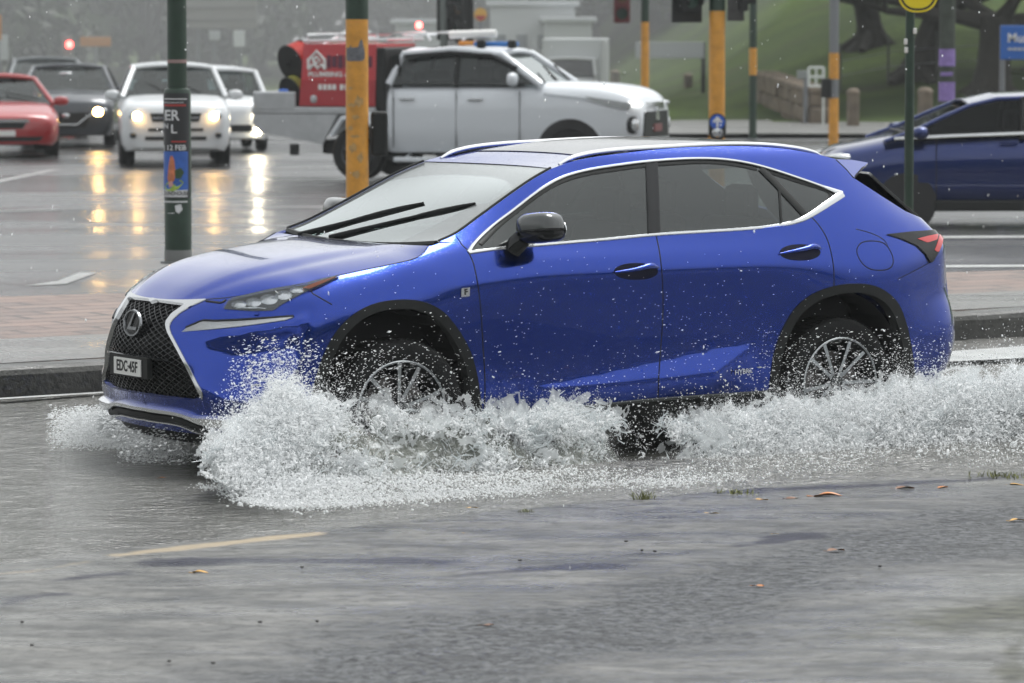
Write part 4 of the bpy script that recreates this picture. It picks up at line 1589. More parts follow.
# bow ridge and wake lines beside the car
cl = car_to_world(np.array([[-1.0, 1.35, 0], [4.2, 1.75, 0]]))
tt_ = ((X - cl[0, 0]) * (cl[1, 0] - cl[0, 0]) + (Y - cl[0, 1]) * (cl[1, 1] - cl[0, 1])) / ((cl[1] - cl[0]) @ (cl[1] - cl[0]))
dd_ = np.abs((X - cl[0, 0]) * (cl[1, 1] - cl[0, 1]) - (Y - cl[0, 1]) * (cl[1, 0] - cl[0, 0])) / np.linalg.norm(cl[1] - cl[0])
wz += .05 * np.exp(-(dd_ / .28) ** 2) * sstep(-.25, .1, tt_) * (shore > .3)
n = len(wx)
keep = (Y > ye - .4) & (Y < yk + .05)
F = []
for j in range(len(wy) - 1):
    kk_ = keep[j, :-1] & keep[j, 1:] & keep[j + 1, :-1] & keep[j + 1, 1:]
    for i in np.where(kk_)[0]:
        F.append((j * n + i, j * n + i + 1, (j + 1) * n + i + 1, (j + 1) * n + i))
V = np.stack([X.ravel(), Y.ravel(), wz.ravel()], 1)
used = np.zeros(len(V), bool)
used[np.array(F).ravel()] = True
remap = np.cumsum(used) - 1
tag(link_mesh('flood_water', V[used], [tuple(remap[list(f)]) for f in F], FLOOD, smooth=True), kind='structure')

# ---- traffic island: kerb stones and brick paving
KZ = .215
m, t, b = nodes_mat('brick_paving')
tc = t.nodes.new('ShaderNodeTexCoord')
Q = mapped(t, tc.outputs['Object'], (1, 1, 1), -CAR_YAW)
br = N_(t, 'ShaderNodeTexBrick', Scale=1.0)
br.inputs['Brick Width'].default_value = .60
br.inputs['Row Height'].default_value = .30
br.inputs['Mortar Size'].default_value = .03
br.inputs['Color1'].default_value = (.105, .074, .062, 1)
br.inputs['Color2'].default_value = (.21, .138, .108, 1)
br.inputs['Mortar'].default_value = (.02, .019, .018, 1)
t.links.new(Q, br.inputs['Vector'])
nn_ = noise(t, tc.outputs['Object'], 1.3, 5, .6)
col = mix(t, ramp(t, nn_, [(.4, g3(0)), (.7, g3(.6))]), br.outputs['Color'], (.22, .125, .092))
t.links.new(col, b.inputs['Base Color'])
b.inputs['Roughness'].default_value = .34
b.inputs['Specular IOR Level'].default_value = .4
bp = N_(t, 'ShaderNodeBump', Strength=.8, Distance=.02)
inv = N_(t, 'ShaderNodeMath', operation='SUBTRACT')
inv.inputs[0].default_value = 1
t.links.new(br.outputs['Fac'], inv.inputs[1])
ad = N_(t, 'ShaderNodeMath', operation='MULTIPLY_ADD')
t.links.new(noise(t, tc.outputs['Object'], 14, 4, .6), ad.inputs[0])
ad.inputs[1].default_value = .8
t.links.new(inv.outputs[0], ad.inputs[2])
t.links.new(ad.outputs[0], bp.inputs['Height'])
t.links.new(bp.outputs[0], b.inputs['Normal'])
BRICK = m
KERBM = wet_ground('wet_kerb', (.028, .028, .025), (.06, .06, .054), .25, .5, grain=24, bump=.6, bdist=.012, film_scale=1.0)
ka, kb = np.array(gpx(0, 405)), np.array(gpx(1024, 341))
kd = (kb - ka) / np.linalg.norm(kb - ka)
kn = np.array([-kd[1], kd[0]])
k0, k1 = ka - kd * 9, kb + kd * 9
ba, bb_ = np.array(gpx(0, 296, KZ)), np.array(gpx(1024, 270, KZ))
bd2 = (bb_ - ba) / np.linalg.norm(bb_ - ba)
b0, b1 = ba - bd2 * 6, bb_ + bd2 * 10
# kerb: one rounded strip with joints
prof = [(0, -.05), (.015, KZ - .045), (.03, KZ - .015), (.06, KZ), (.30, KZ)]
L = np.linalg.norm(k1 - k0)
V, F = [], []
st = np.arange(0, L, .6)
for s_ in st:
    for e_ in (.006, .594):
        p = k0 + kd * (s_ + e_)
        dz_ = random.uniform(-.006, .006)
        for (a_, z_) in prof:
            V.append((*(p + kn * a_), z_ + (dz_ if z_ > 0 else 0)))
m_ = len(prof)
for i in range(len(V) // m_ - 1):
    for j in range(m_ - 1):
        F.append((i * m_ + j, (i + 1) * m_ + j, (i + 1) * m_ + j + 1, i * m_ + j + 1))
tag(link_mesh('kerb', V, F, KERBM, smooth=False), kind='structure')
bk0, bk1 = k0 + kn * .30, k1 + kn * .30
tag(link_mesh('paved_island', [(*bk0, KZ - .002), (*bk1, KZ - .002), (*b1, KZ - .002), (*b0, KZ - .002), (*b1, -.05), (*b0, -.05)], [(0, 1, 2, 3), (3, 2, 4, 5)], BRICK, smooth=False), kind='structure')
# pale concrete band along the kerb of the island (left part)
sheet('paving_band', [tuple(bk0 + kn * .02), tuple(bk1 + kn * .02), tuple(bk1 + kn * .95), tuple(bk0 + kn * 2.1)], KZ + .003,
      wet_ground('wet_flagstone', (.10, .10, .095), (.16, .155, .145), .18, .34, grain=18, bump=.5, bdist=.01, film_scale=.9))
WPAINT = mat('white_paint', (.46, .47, .46), rough=.35, noise=.3, nscale=5)


def stripe(pa, pb, w_, z=-.007, name='pale_road_mark', m=None):
    a_, b_ = np.array(pa), np.array(pb)
    d = (b_ - a_) / np.linalg.norm(b_ - a_)
    nn = np.array([-d[1], d[0]]) * w_ / 2
    return sheet(name, [tuple(a_ - nn), tuple(b_ - nn), tuple(b_ + nn), tuple(a_ + nn)], z, m or WPAINT)


stripe(ka - kd * 4 - kn * .16, ka + kd * 1.6 - kn * .16, .08, .055)
sheet('pale_road_mark', gnd([(930, 362), (1100, 349), (1100, 361), (1010, 368), (930, 372)], 0), .062, mat('wet_white', (.42, .43, .43), rough=.25, noise=.3, nscale=3))  # pale sheet laid just above the water surface
stripe(gpx(915, 265.5), gpx(1200, 264), .30)
stripe(gpx(900, 236.5), gpx(1200, 235), .42)
sheet('pale_road_mark', gnd([(24, 285), (66, 283), (98, 271.5), (80, 271.5), (58, 280)], 0), -.007, mat('arrow_paint', (.27, .275, .27), rough=.3, noise=.35, nscale=4))
stripe(gpx(-40, 189), gpx(55, 169), .16, m=mat('thin_paint', (.26, .26, .255), rough=.35, noise=.3, nscale=6))
stripe(gpx(-20, 211), gpx(60, 209), .35, m=mat('faded_paint', (.15, .15, .15), rough=.3, noise=.4, nscale=2))
for v_ in (168, 181, 207):
    stripe(gpx(262, v_), gpx(345, v_ - 1), .6, m=mat('faded_paint', (.22, .22, .22), rough=.35))

# ---- far side: footpath and the grassy rise, unseen rise added behind
m, t, b = nodes_mat('lawn')
tc = t.nodes.new('ShaderNodeTexCoord')
P = tc.outputs['Object']
big = noise(t, mapped(t, P, (.5, 1.2, 1), .2), .22, 6, .6, .5)
fine = noise(t, P, 5, 4, .7)
col = mix(t, ramp(t, big, [(.36, g3(0)), (.62, g3(1))]), (.030, .047, .013), (.070, .105, .024))
col = mix(t, ramp(t, noise(t, mapped(t, P, (.35, 2.2, 1), .15), .35, 5, .6), [(.56, g3(0)), (.68, g3(.8))]), col, (.035, .034, .02))
col = mix(t, ramp(t, fine, [(.4, g3(.4)), (.6, g3(0))]), col, (.02, .03, .01))
t.links.new(col, b.inputs['Base Color'])
b.inputs['Roughness'].default_value = .9
b.inputs['Specular IOR Level'].default_value = .12
LAWN = m
hx = np.arange(-60, 90, 2.5)
hy = np.arange(84, 220, 2.5)
X, Y = np.meshgrid(hx, hy)


def hill_z(X, Y):
    r_ = np.clip((X - 1) / 10, 0, 1)
    r_ = r_ * r_ * (3 - 2 * r_)
    up_ = np.clip(Y - 88 - np.clip((8 - X) * .6, 0, 14), 0, None)
    return .05 + up_ * (.008 + .20 * r_) + .35 * np.sin(X * .21 + Y * .13) * np.clip(up_ / 14, 0, 1) * r_


Zh = hill_z(X, Y)
n = len(hx)
F = [(j * n + i, j * n + i + 1, (j + 1) * n + i + 1, (j + 1) * n + i) for j in range(len(hy) - 1) for i in range(n - 1)]
tag(link_mesh('grass_bank', np.stack([X.ravel(), Y.ravel(), Zh.ravel()], 1), F, LAWN, smooth=True), kind='structure')
sheet('far_footpath', [(-2, 78.5), (60, 75.5), (60, 88.5), (4, 88.5), (-2, 84)], .075, wet_ground('far_path', (.13, .13, .125), (.18, .18, .17), .3, .5, grain=20))
# unseen rise added behind the viewer to darken reflections in paint and glass
r_ = np.random.default_rng(5)
bx = np.linspace(-110, 110, 180)
V, F = [], []
m, t, b = nodes_mat('reflection_rise_green')
tc = t.nodes.new('ShaderNodeTexCoord')
t.links.new(ramp(t, noise(t, tc.outputs['Object'], .6, 6, .7), [(.35, (.008, .014, .006)), (.7, (.035, .05, .018))]), b.inputs['Base Color'])
b.inputs['Roughness'].default_value = .9
cres = 7.0 + 1.6 * np.sin(bx * .11) + 1.1 * np.sin(bx * .37 + 1) + r_.normal(0, .55, len(bx))
for i, x in enumerate(bx):
    yb = -16 - 5 * math.cos(x * .02)
    for f_, h_ in ((0, -.2), (2, 1.6), (5, .55 * cres[i]), (9, .85 * cres[i]), (14, cres[i]), (40, cres[i] + 3)):
        V.append((x + r_.normal(0, .3), yb - f_ + r_.normal(0, .4), h_ + r_.normal(0, .25) * (h_ > 0)))
for i in range(len(bx) - 1):
    for j in range(5):
        F.append((i * 6 + j, (i + 1) * 6 + j, (i + 1) * 6 + j + 1, i * 6 + j + 1))
tag(link_mesh('reflection_rise', V, F, m, smooth=False), kind='structure')
# ================================================================== other vehicles (all out of focus, in the rain)
WHITE = mat('white_car_paint', (.60, .62, .63), rough=.35, coat=.5)
WHITE2 = mat('pearl_white_paint', (.60, .63, .66), rough=.32, coat=.5)
REDC = mat('red_car_paint', (.32, .012, .014), rough=.35, coat=.9)
GREYC = mat('dark_grey_paint', (.035, .042, .052), rough=.35, metal=.3, coat=.8)
DARKC = mat('slate_paint', (.055, .07, .075), rough=.35, metal=.3, coat=.8)
NAVY = mat('navy_car_paint', (.003, .017, .11), rough=.28, metal=.85, coat=1.0)
NGL = glass_mat('night_glass', (.05, .06, .065), 1.45, gain=.5)
DGL = glass_mat('dark_car_glass', (.14, .16, .165), 1.5, gain=1.3)
CGL = glass_mat('car_glass', (.30, .36, .37), 1.5, gain=.9)
LAMPON = mat('lit_headlamp', (.9, .8, .6), rough=.2, emit=(1.0, .58, .18), estr=28)
LAMPW = mat('lit_white_lamp', (.9, .9, .85), rough=.2, emit=(1.0, .86, .6), estr=30)
LAMPC = mat('clear_lamp', (.45, .47, .48), rough=.15, metal=.4, coat=.8)
TAILON = mat('lit_red_lamp', (.6, .02, .02), rough=.2, emit=(1.0, .06, .05), estr=5)
ALU = mat('tray_aluminium', (.42, .43, .44), rough=.42, metal=.7, noise=.12, nscale=6)


def body_mb(st, crown=.03, n_per=6):
    """lofted hull; stations (x, half width, bottom, top, tuck)"""
    S_ = catmull(np.array(st, float), n_per)
    mb = MB()
    V = []
    for (x, w, zb, zt) in S_:
        h = zt - zb
        half = [(0, zt + crown), (.5 * w, zt + crown * .75), (.80 * w, zt + crown * .15), (.92 * w, zt - .03 - .02 * h), (.985 * w, zt - .16 * h - .02), (w, zt - .35 * h), (w, zb + .38 * h), (.975 * w, zb + .14 * h), (.90 * w, zb), (0, zb)]
        V += [(x, y, z) for y, z in half] + [(x, -y, z) for y, z in half[-2:0:-1]]
    m_ = 18
    F = [(i * m_ + j, i * m_ + (j + 1) % m_, (i + 1) * m_ + (j + 1) % m_, (i + 1) * m_ + j) for i in range(len(S_) - 1) for j in range(m_)]
    F += [tuple(range(m_))[::-1], tuple((len(S_) - 1) * m_ + j for j in range(m_))]
    return mb.add(V, F)


def cabin(parent, outline, zb, zr, wb, wr, paint, glass, pil=.035, bpil=(), roof_i=(1, 2), shade=True):
    """greenhouse: glass shell from a side outline, roof skin and pillars"""
    ol = np.array(outline, float)
    wv = wb + (wr - wb) * np.clip((ol[:, 1] - zb) / (zr - zb), 0, 1)
    n = len(ol)
    V = [(x, w, z) for (x, z), w in zip(ol, wv)] + [(x, -w, z) for (x, z), w in zip(ol, wv)]
    F = [tuple(range(n)), tuple(range(n, 2 * n))[::-1]]
    for i in range(n - 1):
        if not (roof_i[0] <= i < roof_i[1]):
            F.append((i, n + i, n + i + 1, i + 1))
    g = MB().add(V, F).build('windows', glass, parent)
    r = MB()
    for i in range(roof_i[0], roof_i[1]):
        a, b = ol[i], ol[i + 1]
        for (t0, t1) in ((0, .5), (.5, 1)):
            p, q = a + (b - a) * t0, a + (b - a) * t1
            wp, wq = wv[i] + (wv[i + 1] - wv[i]) * t0, wv[i] + (wv[i + 1] - wv[i]) * t1
            for k in range(-4, 4):
                f0, f1 = k / 4, (k + 1) / 4
                cr = lambda f: .05 * (1 - f * f) + .012
                r.add([(p[0], wp * f0, p[1] + cr(f0)), (p[0], wp * f1, p[1] + cr(f1)), (q[0], wq * f1, q[1] + cr(f1)), (q[0], wq * f0, q[1] + cr(f0))], [(0, 1, 2, 3)])
    r.build('roof', paint, parent, smooth=True)
    pm = MB()
    for s in (1, -1):
        pm.tube([(ol[i, 0], s * wv[i], ol[i, 1]) for i in range(n)], pil, 8)
    for i in (roof_i[0], roof_i[1]):
        pm.tube([(ol[i, 0], wv[i] * f, ol[i, 1] + .05 * (1 - f * f) + .0) for f in np.linspace(-1, 1, 9)], pil * .8, 8)
    pm.build('pillars', paint, parent, smooth=True)
    if bpil:
        bm_ = MB()
        for (x0, x1) in bpil:
            for s in (1, -1):
                bm_.tube([(x0, s * (wb + .004), zb), (x1, s * (wr + .004), zr)], .035, 8)
        bm_.build('door_pillar', BLKPL, parent)
    fl = MB()
    xa, xb = ol[:, 0].min(), ol[:, 0].max()
    fl.bevel_box(((xa + xb) / 2, 0, zb + .045), (xb - xa - .5, wb * 1.9, .06), .02)
    fl.build('cabin_floor', INT, parent)
    if shade:
        c_ = MB()
        xa, xb = ol[:, 0].min(), ol[:, 0].max()
        cx_ = (xa + xb) / 2
        for s in (1, -1):
            c_.bevel_box((cx_ + .1, s * wb * .45, zb - .02), (.16, .44, .62), .06)
            c_.bevel_box((cx_ + .1, s * wb * .45, zb + .33), (.10, .22, .18), .04)
        c_.bevel_box((cx_ - .75, 0, zb - .03), (.18, wb * 1.5, .50), .06)
        c_.build('seats', INT, parent)


def car_wheels(parent, xs, w, r, wid=.2, rimm=None):
    for x in xs:
        for s in (1, -1):
            e = empty('wheel'); e.parent = parent
            e.location = (x, s * (w - wid / 2), r)
            Mx = Matrix.Rotation(-s * math.pi / 2, 4, 'X')
            MB().lathe([(r * .62, -wid / 2), (r * .9, -wid / 2), (r, -wid * .3), (r, wid * .3), (r * .9, wid / 2), (r * .62, wid / 2)], 28, Mx).build('tyre', RUBBER, e, smooth=True)
            q = MB().lathe([(r * .64, wid / 2 + .002), (r * .58, wid / 2 - .02), (r * .5, 0), (0, 0)], 28, Mx)
            for k in range(5):
                a = 2 * math.pi * k / 5 + .3
                q.box(Mx @ Vector((r * .3 * math.cos(a), r * .3 * math.sin(a), wid / 2 - .03)), (r * .58, .03, .06), M=Mx.to_3x3() @ Matrix.Rotation(a, 3, 'Z'))
            q.lathe([(0, wid / 2 - .01), (.06, wid / 2 - .01), (.07, 0)], 16, Mx)
            q.build('rim', rimm or mat('alloy_rim', (.35, .36, .37), rough=.35, metal=.8), e)


def arches(parent, xs, w, r):
    q = MB()
    for x in xs:
        for s in (1, -1):
            q.lathe([(0, 0), (r * 1.2, 0), (r * 1.22, -.03)], 30, Matrix.Translation((x, s * w, r)) @ Matrix.Rotation(-s * math.pi / 2, 4, 'X'))
    q.build('wheel_arch', INT, parent)


def place(name, u, v, ppm, rz, label, cat, group=None, zoff=0.0):
    p = on_ground(u, v)
    o = empty(name, tuple(p[:2]) + (zoff,), rz, label, cat, group)
    sc = ppm * p[1] / FPX
    o.scale = (sc, sc, sc)
    return o


def front_prism(mb, yz, x0, x1, mi=0):
    M = Matrix(((0, 0, 1, 0), (1, 0, 0, 0), (0, 1, 0, 0), (0, 0, 0, 1)))   # local X->y, Y->z, Z->x
    return mb.prism(yz, x0, x1, M, mi)


def blob(name, c, r, m, parent, e=.8, M=None):
    q = MB(); superell(q, c, r, e, 14, 8, M=M)
    return q.build(name, m, parent, smooth=True)


ROAD = 'cars waiting in the far lanes'
D2R = math.radians
# ---------------- white four wheel drive, facing the viewer
c = place('four_wheel_drive', 176, 167, 61, D2R(-84), 'white four wheel drive facing the viewer with both headlights lit, behind the postered pole', 'car', ROAD)
body_mb([(.0, .70, .32, .86), (-.05, .80, .28, .95), (-.16, .87, .26, 1.03), (-.40, .905, .25, 1.07), (-.9, .91, .25, 1.13), (-1.2, .91, .25, 1.15), (-2.5, .91, .25, 1.15), (-3.9, .90, .26, 1.13), (-4.25, .84, .3, 1.05), (-4.3, .78, .35, .95)]).build('body', WHITE, c, smooth=True)
cabin(c, [(-.98, 1.12), (-1.62, 1.60), (-3.75, 1.60), (-4.2, 1.12)], 1.12, 1.60, .86, .66, WHITE, CGL, .045, [(-2.2, -2.25), (-3.2, -3.2)])
car_wheels(c, (-.86, -3.42), .88, .345, .22)
arches(c, (-.86, -3.42), .905, .345)
for s in (1, -1):
    blob('headlight', (-.10, s * .645, .84), (.12, .135, .085), LAMPC, c)
    blob('lit_bulb', (-.015, s * .63, .835), (.05, .07, .065), LAMPON, c)
    blob('fog_lamp', (.0, s * .70, .52), (.06, .055, .045), BLKGL, c)
    blob('mirror', (-1.18, s * 1.02, 1.16), (.06, .125, .085), WHITE, c)
    MB().tube([(-1.15, s * .85, 1.13), (-1.18, s * .95, 1.14)], .03, 6).build('mirror_arm', BLKPL, c)
g = MB(); front_prism(g, [(-.38, .74), (.38, .74), (.42, .88), (-.42, .88)], -.1, .015); g.build('grille', BLKPL, c)
g = MB(); front_prism(g, [(-.38, .79), (.38, .79), (.38, .82), (-.38, .82)], -.05, .025); front_prism(g, [(-.06, .78), (.06, .78), (.06, .86), (-.06, .86)], -.05, .03); g.build('grille_bar', CHROME, c)
g = MB(); front_prism(g, [(-.45, .585), (.45, .585), (.45, .635), (-.45, .635)], -.1, .012); front_prism(g, [(-.5, .44), (.5, .44), (.5, .50), (-.5, .50)], -.1, .012); g.build('bumper_intake', BLKPL, c)
g = MB(); front_prism(g, [(-.18, .50), (.18, .50), (.18, .60), (-.18, .60)], -.05, .02); g.build('number_plate', WHITEP, c)
MB().tube([(-1.06, .45, 1.19), (-1.30, .1, 1.36)], .012, 6).tube([(-1.06, -.1, 1.19), (-1.30, -.45, 1.36)], .012, 6).build('wiper', BLKPL, c)

# ---------------- white van just behind it
c = place('delivery_van', 228, 153, 50, D2R(-80), 'white van half hidden behind the white four wheel drive, one bright lamp showing', 'van', ROAD)
body_mb([(.0, .66, .30, .80), (-.06, .78, .27, .90), (-.2, .86, .26, 1.0), (-.7, .88, .25, 1.08), (-1.0, .88, .25, 1.12), (-4.2, .88, .25, 1.12), (-4.3, .85, .3, 1.05)]).build('body', WHITE, c, smooth=True)
cabin(c, [(-.8, 1.10), (-1.35, 1.60), (-4.2, 1.62), (-4.3, 1.10)], 1.10, 1.62, .85, .70, WHITE, CGL, .05, [(-2.0, -2.05)])
car_wheels(c, (-.8, -3.5), .86, .31, .2)
for s in (1, -1):
    blob('headlight', (-.10, s * .62, .76), (.10, .14, .10), LAMPC, c)
    blob('mirror', (-1.0, s * 1.0, 1.12), (.06, .12, .08), WHITE, c)
blob('lit_bulb', (-.02, .60, .76), (.05, .09, .08), LAMPW, c)
blob('lit_fog_lamp', (.0, .60, .42), (.05, .06, .055), LAMPW, c)
g = MB(); front_prism(g, [(-.5, .42), (.5, .42), (.5, .56), (-.5, .56)], -.1, .012); g.build('bumper_intake', BLKPL, c)

# ---------------- red saloon at the left edge
c = place('saloon_car', 4, 158, 64, D2R(-80), 'red saloon car with a chrome grille bar at the left edge', 'car', ROAD)
body_mb([(.0, .62, .22, .56), (-.06, .76, .20, .63), (-.2, .85, .19, .68), (-.5, .89, .19, .74), (-1.0, .90, .19, .82), (-2.4, .90, .19, .84), (-4.0, .88, .22, .84), (-4.5, .82, .25, .80), (-4.6, .75, .3, .7)], crown=.035).build('body', REDC, c, smooth=True)
cabin(c, [(-1.08, .82), (-1.85, 1.20), (-2.9, 1.21), (-3.75, .84)], .82, 1.20, .84, .60, REDC, CGL, .04, [(-2.4, -2.42)])
car_wheels(c, (-.88, -3.5), .87, .31, .2)
arches(c, (-.88, -3.5), .893, .31)
for s in (1, -1):
    blob('headlight', (-.16, s * .56, .55), (.12, .22, .075), LAMPC, c)
    blob('mirror', (-1.30, s * .98, .86), (.06, .12, .075), REDC, c)
    blob('side_lamp', (-.20, s * .78, .49), (.05, .05, .03), mat('lit_amber', (.8, .6, .4), emit=(1, .8, .5), estr=6), c)
    blob('fog_lamp', (-.06, s * .50, .235), (.06, .10, .04), BLKPL, c)
g = MB(); front_prism(g, [(-.30, .46), (.30, .46), (.36, .57), (-.36, .57)], -.1, .012); g.build('grille', BLKPL, c)
g = MB(); front_prism(g, [(-.40, .555), (.40, .555), (.38, .61), (-.38, .61)], -.08, .022); g.build('grille_bar', CHROME, c)
g = MB(); front_prism(g, [(-.55, .26), (.55, .26), (.62, .33), (-.62, .33)], -.1, .012); g.build('bumper_intake', BLKPL, c)
g = MB(); front_prism(g, [(-.18, .34), (.18, .34), (.18, .43), (-.18, .43)], -.05, .025); g.build('number_plate', WHITEP, c)
MB().tube([(-1.16, .6, .90), (-1.36, .1, 1.0)], .012, 6).tube([(-1.16, .05, .90), (-1.36, -.45, 1.0)], .012, 6).build('wiper', BLKPL, c)

# ---------------- dark grey hatchback behind the red car
c = place('hatchback', 66, 148, 57, D2R(-86), 'dark grey hatchback with one lit headlight beside the red saloon car', 'car', ROAD)
body_mb([(.0, .60, .24, .68), (-.06, .74, .22, .78), (-.2, .82, .21, .86), (-.5, .855, .2, .92), (-1.0, .86, .2, .97), (-3.6, .86, .22, .98), (-3.9, .8, .3, .9)], crown=.04).build('body', GREYC, c, smooth=True)
cabin(c, [(-.95, .96), (-1.6, 1.38), (-3.3, 1.36), (-3.85, .96)], .96, 1.38, .82, .62, GREYC, CGL, .045, [(-2.2, -2.25)])
car_wheels(c, (-.8, -3.3), .84, .31, .2)
for s in (1, -1):
    blob('headlight', (-.12, s * .58, .64), (.12, .17, .07), LAMPC, c)
    blob('mirror', (-1.15, s * .96, 1.0), (.06, .12, .08), GREYC, c)
blob('lit_bulb', (-.03, .56, .63), (.05, .085, .075), LAMPON, c)
g = MB(); front_prism(g, [(-.34, .36), (.34, .36), (.46, .62), (-.46, .62)], -.1, .012); g.build('grille', BLKPL, c)
g = MB(); g.tube([(.02, -.48, .62), (.035, -.2, .41), (.035, .2, .41), (.02, .48, .62)], .018, 8); g.build('grille_frame', CHROME, c)
blob('badge', (.02, 0, .56), (.02, .07, .05), CHROME, c)
# chrome blob standing for a beaded cabin lamp reflection seen through its windscreen
blob('cabin_reflection', (-1.45, -.05, 1.28), (.03, .12, .04), CHROME, c)

# ---------------- slate wagon farthest back
c = place('station_wagon', 49, 138, 47, D2R(-82), 'slate coloured wagon farthest back, only its roof and windscreen above the grey hatchback', 'car', ROAD)
body_mb([(.0, .66, .3, .85), (-.1, .8, .27, .98), (-.4, .88, .26, 1.06), (-1.0, .90, .26, 1.12), (-4.2, .90, .26, 1.12), (-4.4, .8, .3, 1.0)]).build('body', DARKC, c, smooth=True)
cabin(c, [(-.95, 1.12), (-1.7, 1.62), (-4.0, 1.60), (-4.3, 1.12)], 1.12, 1.62, .86, .66, DARKC, CGL, .05, [(-2.2, -2.25), (-3.2, -3.2)])
car_wheels(c, (-.9, -3.6), .88, .34, .22)
g = MB(); front_prism(g, [(-.4, .7), (.4, .7), (.45, .86), (-.45, .86)], -.1, .012); g.build('grille', BLKPL, c)
for s in (1, -1):
    blob('headlight', (-.1, s * .64, .82), (.12, .14, .08), LAMPC, c)
    blob('mirror', (-1.2, s * 1.02, 1.16), (.06, .12, .09), DARKC, c)

# ---------------- white trade ute heading right
c = place('utility_truck', 379, 178, 70.5, D2R(-17), 'white dual cab trade ute with a red plumbing box and hose reels on its tray', 'ute')
body_mb([(.38, .80, .42, 1.28), (.44, .88, .40, 1.31), (1.0, .91, .40, 1.32), (2.3, .91, .40, 1.33), (2.62, .90, .42, 1.33), (3.1, .90, .45, 1.325), (3.6, .895, .45, 1.29), (3.86, .87, .46, 1.23), (3.98, .82, .50, 1.15), (4.05, .74, .54, 1.05)], crown=.06).build('body', WHITE2, c, smooth=True)
cabin(c, [(2.66, 1.34), (2.05, 1.755), (1.35, 1.82), (.62, 1.76), (.44, 1.34)], 1.32, 1.80, .87, .70, WHITE2, DGL, .055, [(1.42, 1.42)], roof_i=(1, 3))
for s in (1, -1):
    q = MB()
    q.prism([(.48, 1.30), (.62, 1.30), (.58, 1.76), (.46, 1.73)], 0, .02, Matrix(((1, 0, 0, 0), (0, .0, s, s * .80), (0, 1, 0, 0), (0, 0, 0, 1))))
    q.build('rear_quarter', BLKGL, c)
    MB().tube([(.66, s * .83, 1.73), (1.3, s * .79, 1.785), (1.9, s * .79, 1.75), (2.3, s * .83, 1.57)], .03, 6).build('window_shade', BLKGL, c)
car_wheels(c, (0, 3.08), .93, .385, .26, rimm=mat('dark_alloy', (.08, .085, .09), rough=.4, metal=.7))
arches(c, (3.08,), .912, .40)
for s in (1, -1):
    q = MB(); q.prism([(3.30, 1.19), (3.62, 1.15), (3.97, 1.10), (3.93, 1.03), (3.62, 1.06), (3.40, 1.13)], -.03, .03, Matrix(((1, 0, 0, 0), (0, 0, s, s * .885), (0, 1, 0, 0), (0, 0, 0, 1)))); q.build('headlight', LAMPC, c)
    blob('day_lamp', (3.93, s * .74, 1.085), (.13, .12, .035), mat('day_lamp_white', (.8, .82, .84), rough=.2, emit=(1, .97, .92), estr=1.2) if s == -1 else LAMPC, c)
    blob('fog_lamp', (3.93, s * .80, .80), (.10, .075, .14), BLKGL, c)
    q = MB()
    q.lathe([(.42, -.02), (.50, .0), (.52, -.03)], 30, Matrix.Translation((3.08, s * .905, .40)) @ Matrix.Rotation(-s * math.pi / 2, 4, 'X'))
    q.build('arch_flare', WHITE2, c, smooth=True)
    MB().tube([(2.7, s * .905, 1.22), (3.3, s * .905, 1.16), (3.8, s * .885, 1.02)], .02, 6, flat=.4).build('body_crease', WHITE2, c, smooth=True)
    blob('lamp_chrome', (3.99, s * .83, .80), (.06, .05, .10), CHROME, c)
    blob('mirror', (2.30, s * 1.05, 1.42), (.07, .13, .10), WHITE2, c)
    MB().tube([(2.28, s * .88, 1.37), (2.30, s * 1.0, 1.38)], .04, 6).build('mirror_arm', BLKPL, c)
    MB().bevel_box((1.5, s * .96, .30), (1.9, .10, .07), .02).tube([(.7, s * .9, .30), (.7, s * .7, .36)], .03, 6).tube([(2.2, s * .9, .30), (2.2, s * .7, .36)], .03, 6).build('side_step', WHITE2, c)
    for hx_ in (.72, 1.72):
        MB().bevel_box((hx_, s * .925, 1.14), (.22, .03, .03), .01).build('door_handle', CHROME, c)
    q = MB()
    for xg in (1.44, .52, 2.36):
        q.box((xg, s * .906, .86), (.008, .02, .80))
    q.build('door_gap', GAP, c)
g = MB(); front_prism(g, [(-.66, .62), (.66, .62), (.58, .98), (-.58, .98)], 3.9, 4.075); g.build('grille', BLKPL, c)
g = MB(); front_prism(g, [(-.5, 1.0), (.5, 1.0), (.46, 1.10), (-.46, 1.10)], 3.86, 4.05); front_prism(g, [(-.10, .86), (.10, .86), (.0, 1.04)], 4.0, 4.09); g.build('grille_bar', CHROME, c)
g = MB(); front_prism(g, [(-.20, .70), (.20, .70), (.20, .80), (-.20, .80)], 4.0, 4.10); g.build('number_plate', mat('dull_red_plate', (.16, .05, .05), rough=.5), c)
g = MB(); g.bevel_box((3.98, 0, .53), (.22, 1.62, .15), .05); g.build('bumper', SATIN, c, smooth=True)
MB().bevel_box((1.6, 0, .45), (4.6, .9, .2), .04).build('chassis', INT, c)
MB().tube([(2.72, -.3, 1.40), (2.40, .1, 1.60)], .014, 6).tube([(2.72, .3, 1.40), (2.40, .65, 1.60)], .014, 6).build('wiper', BLKPL, c)
# dark headboard and guards behind the cab
q = MB(); q.bevel_box((.30, 0, 1.18), (.16, 1.70, 1.35), .03); q.build('headboard', BLKPL, c)
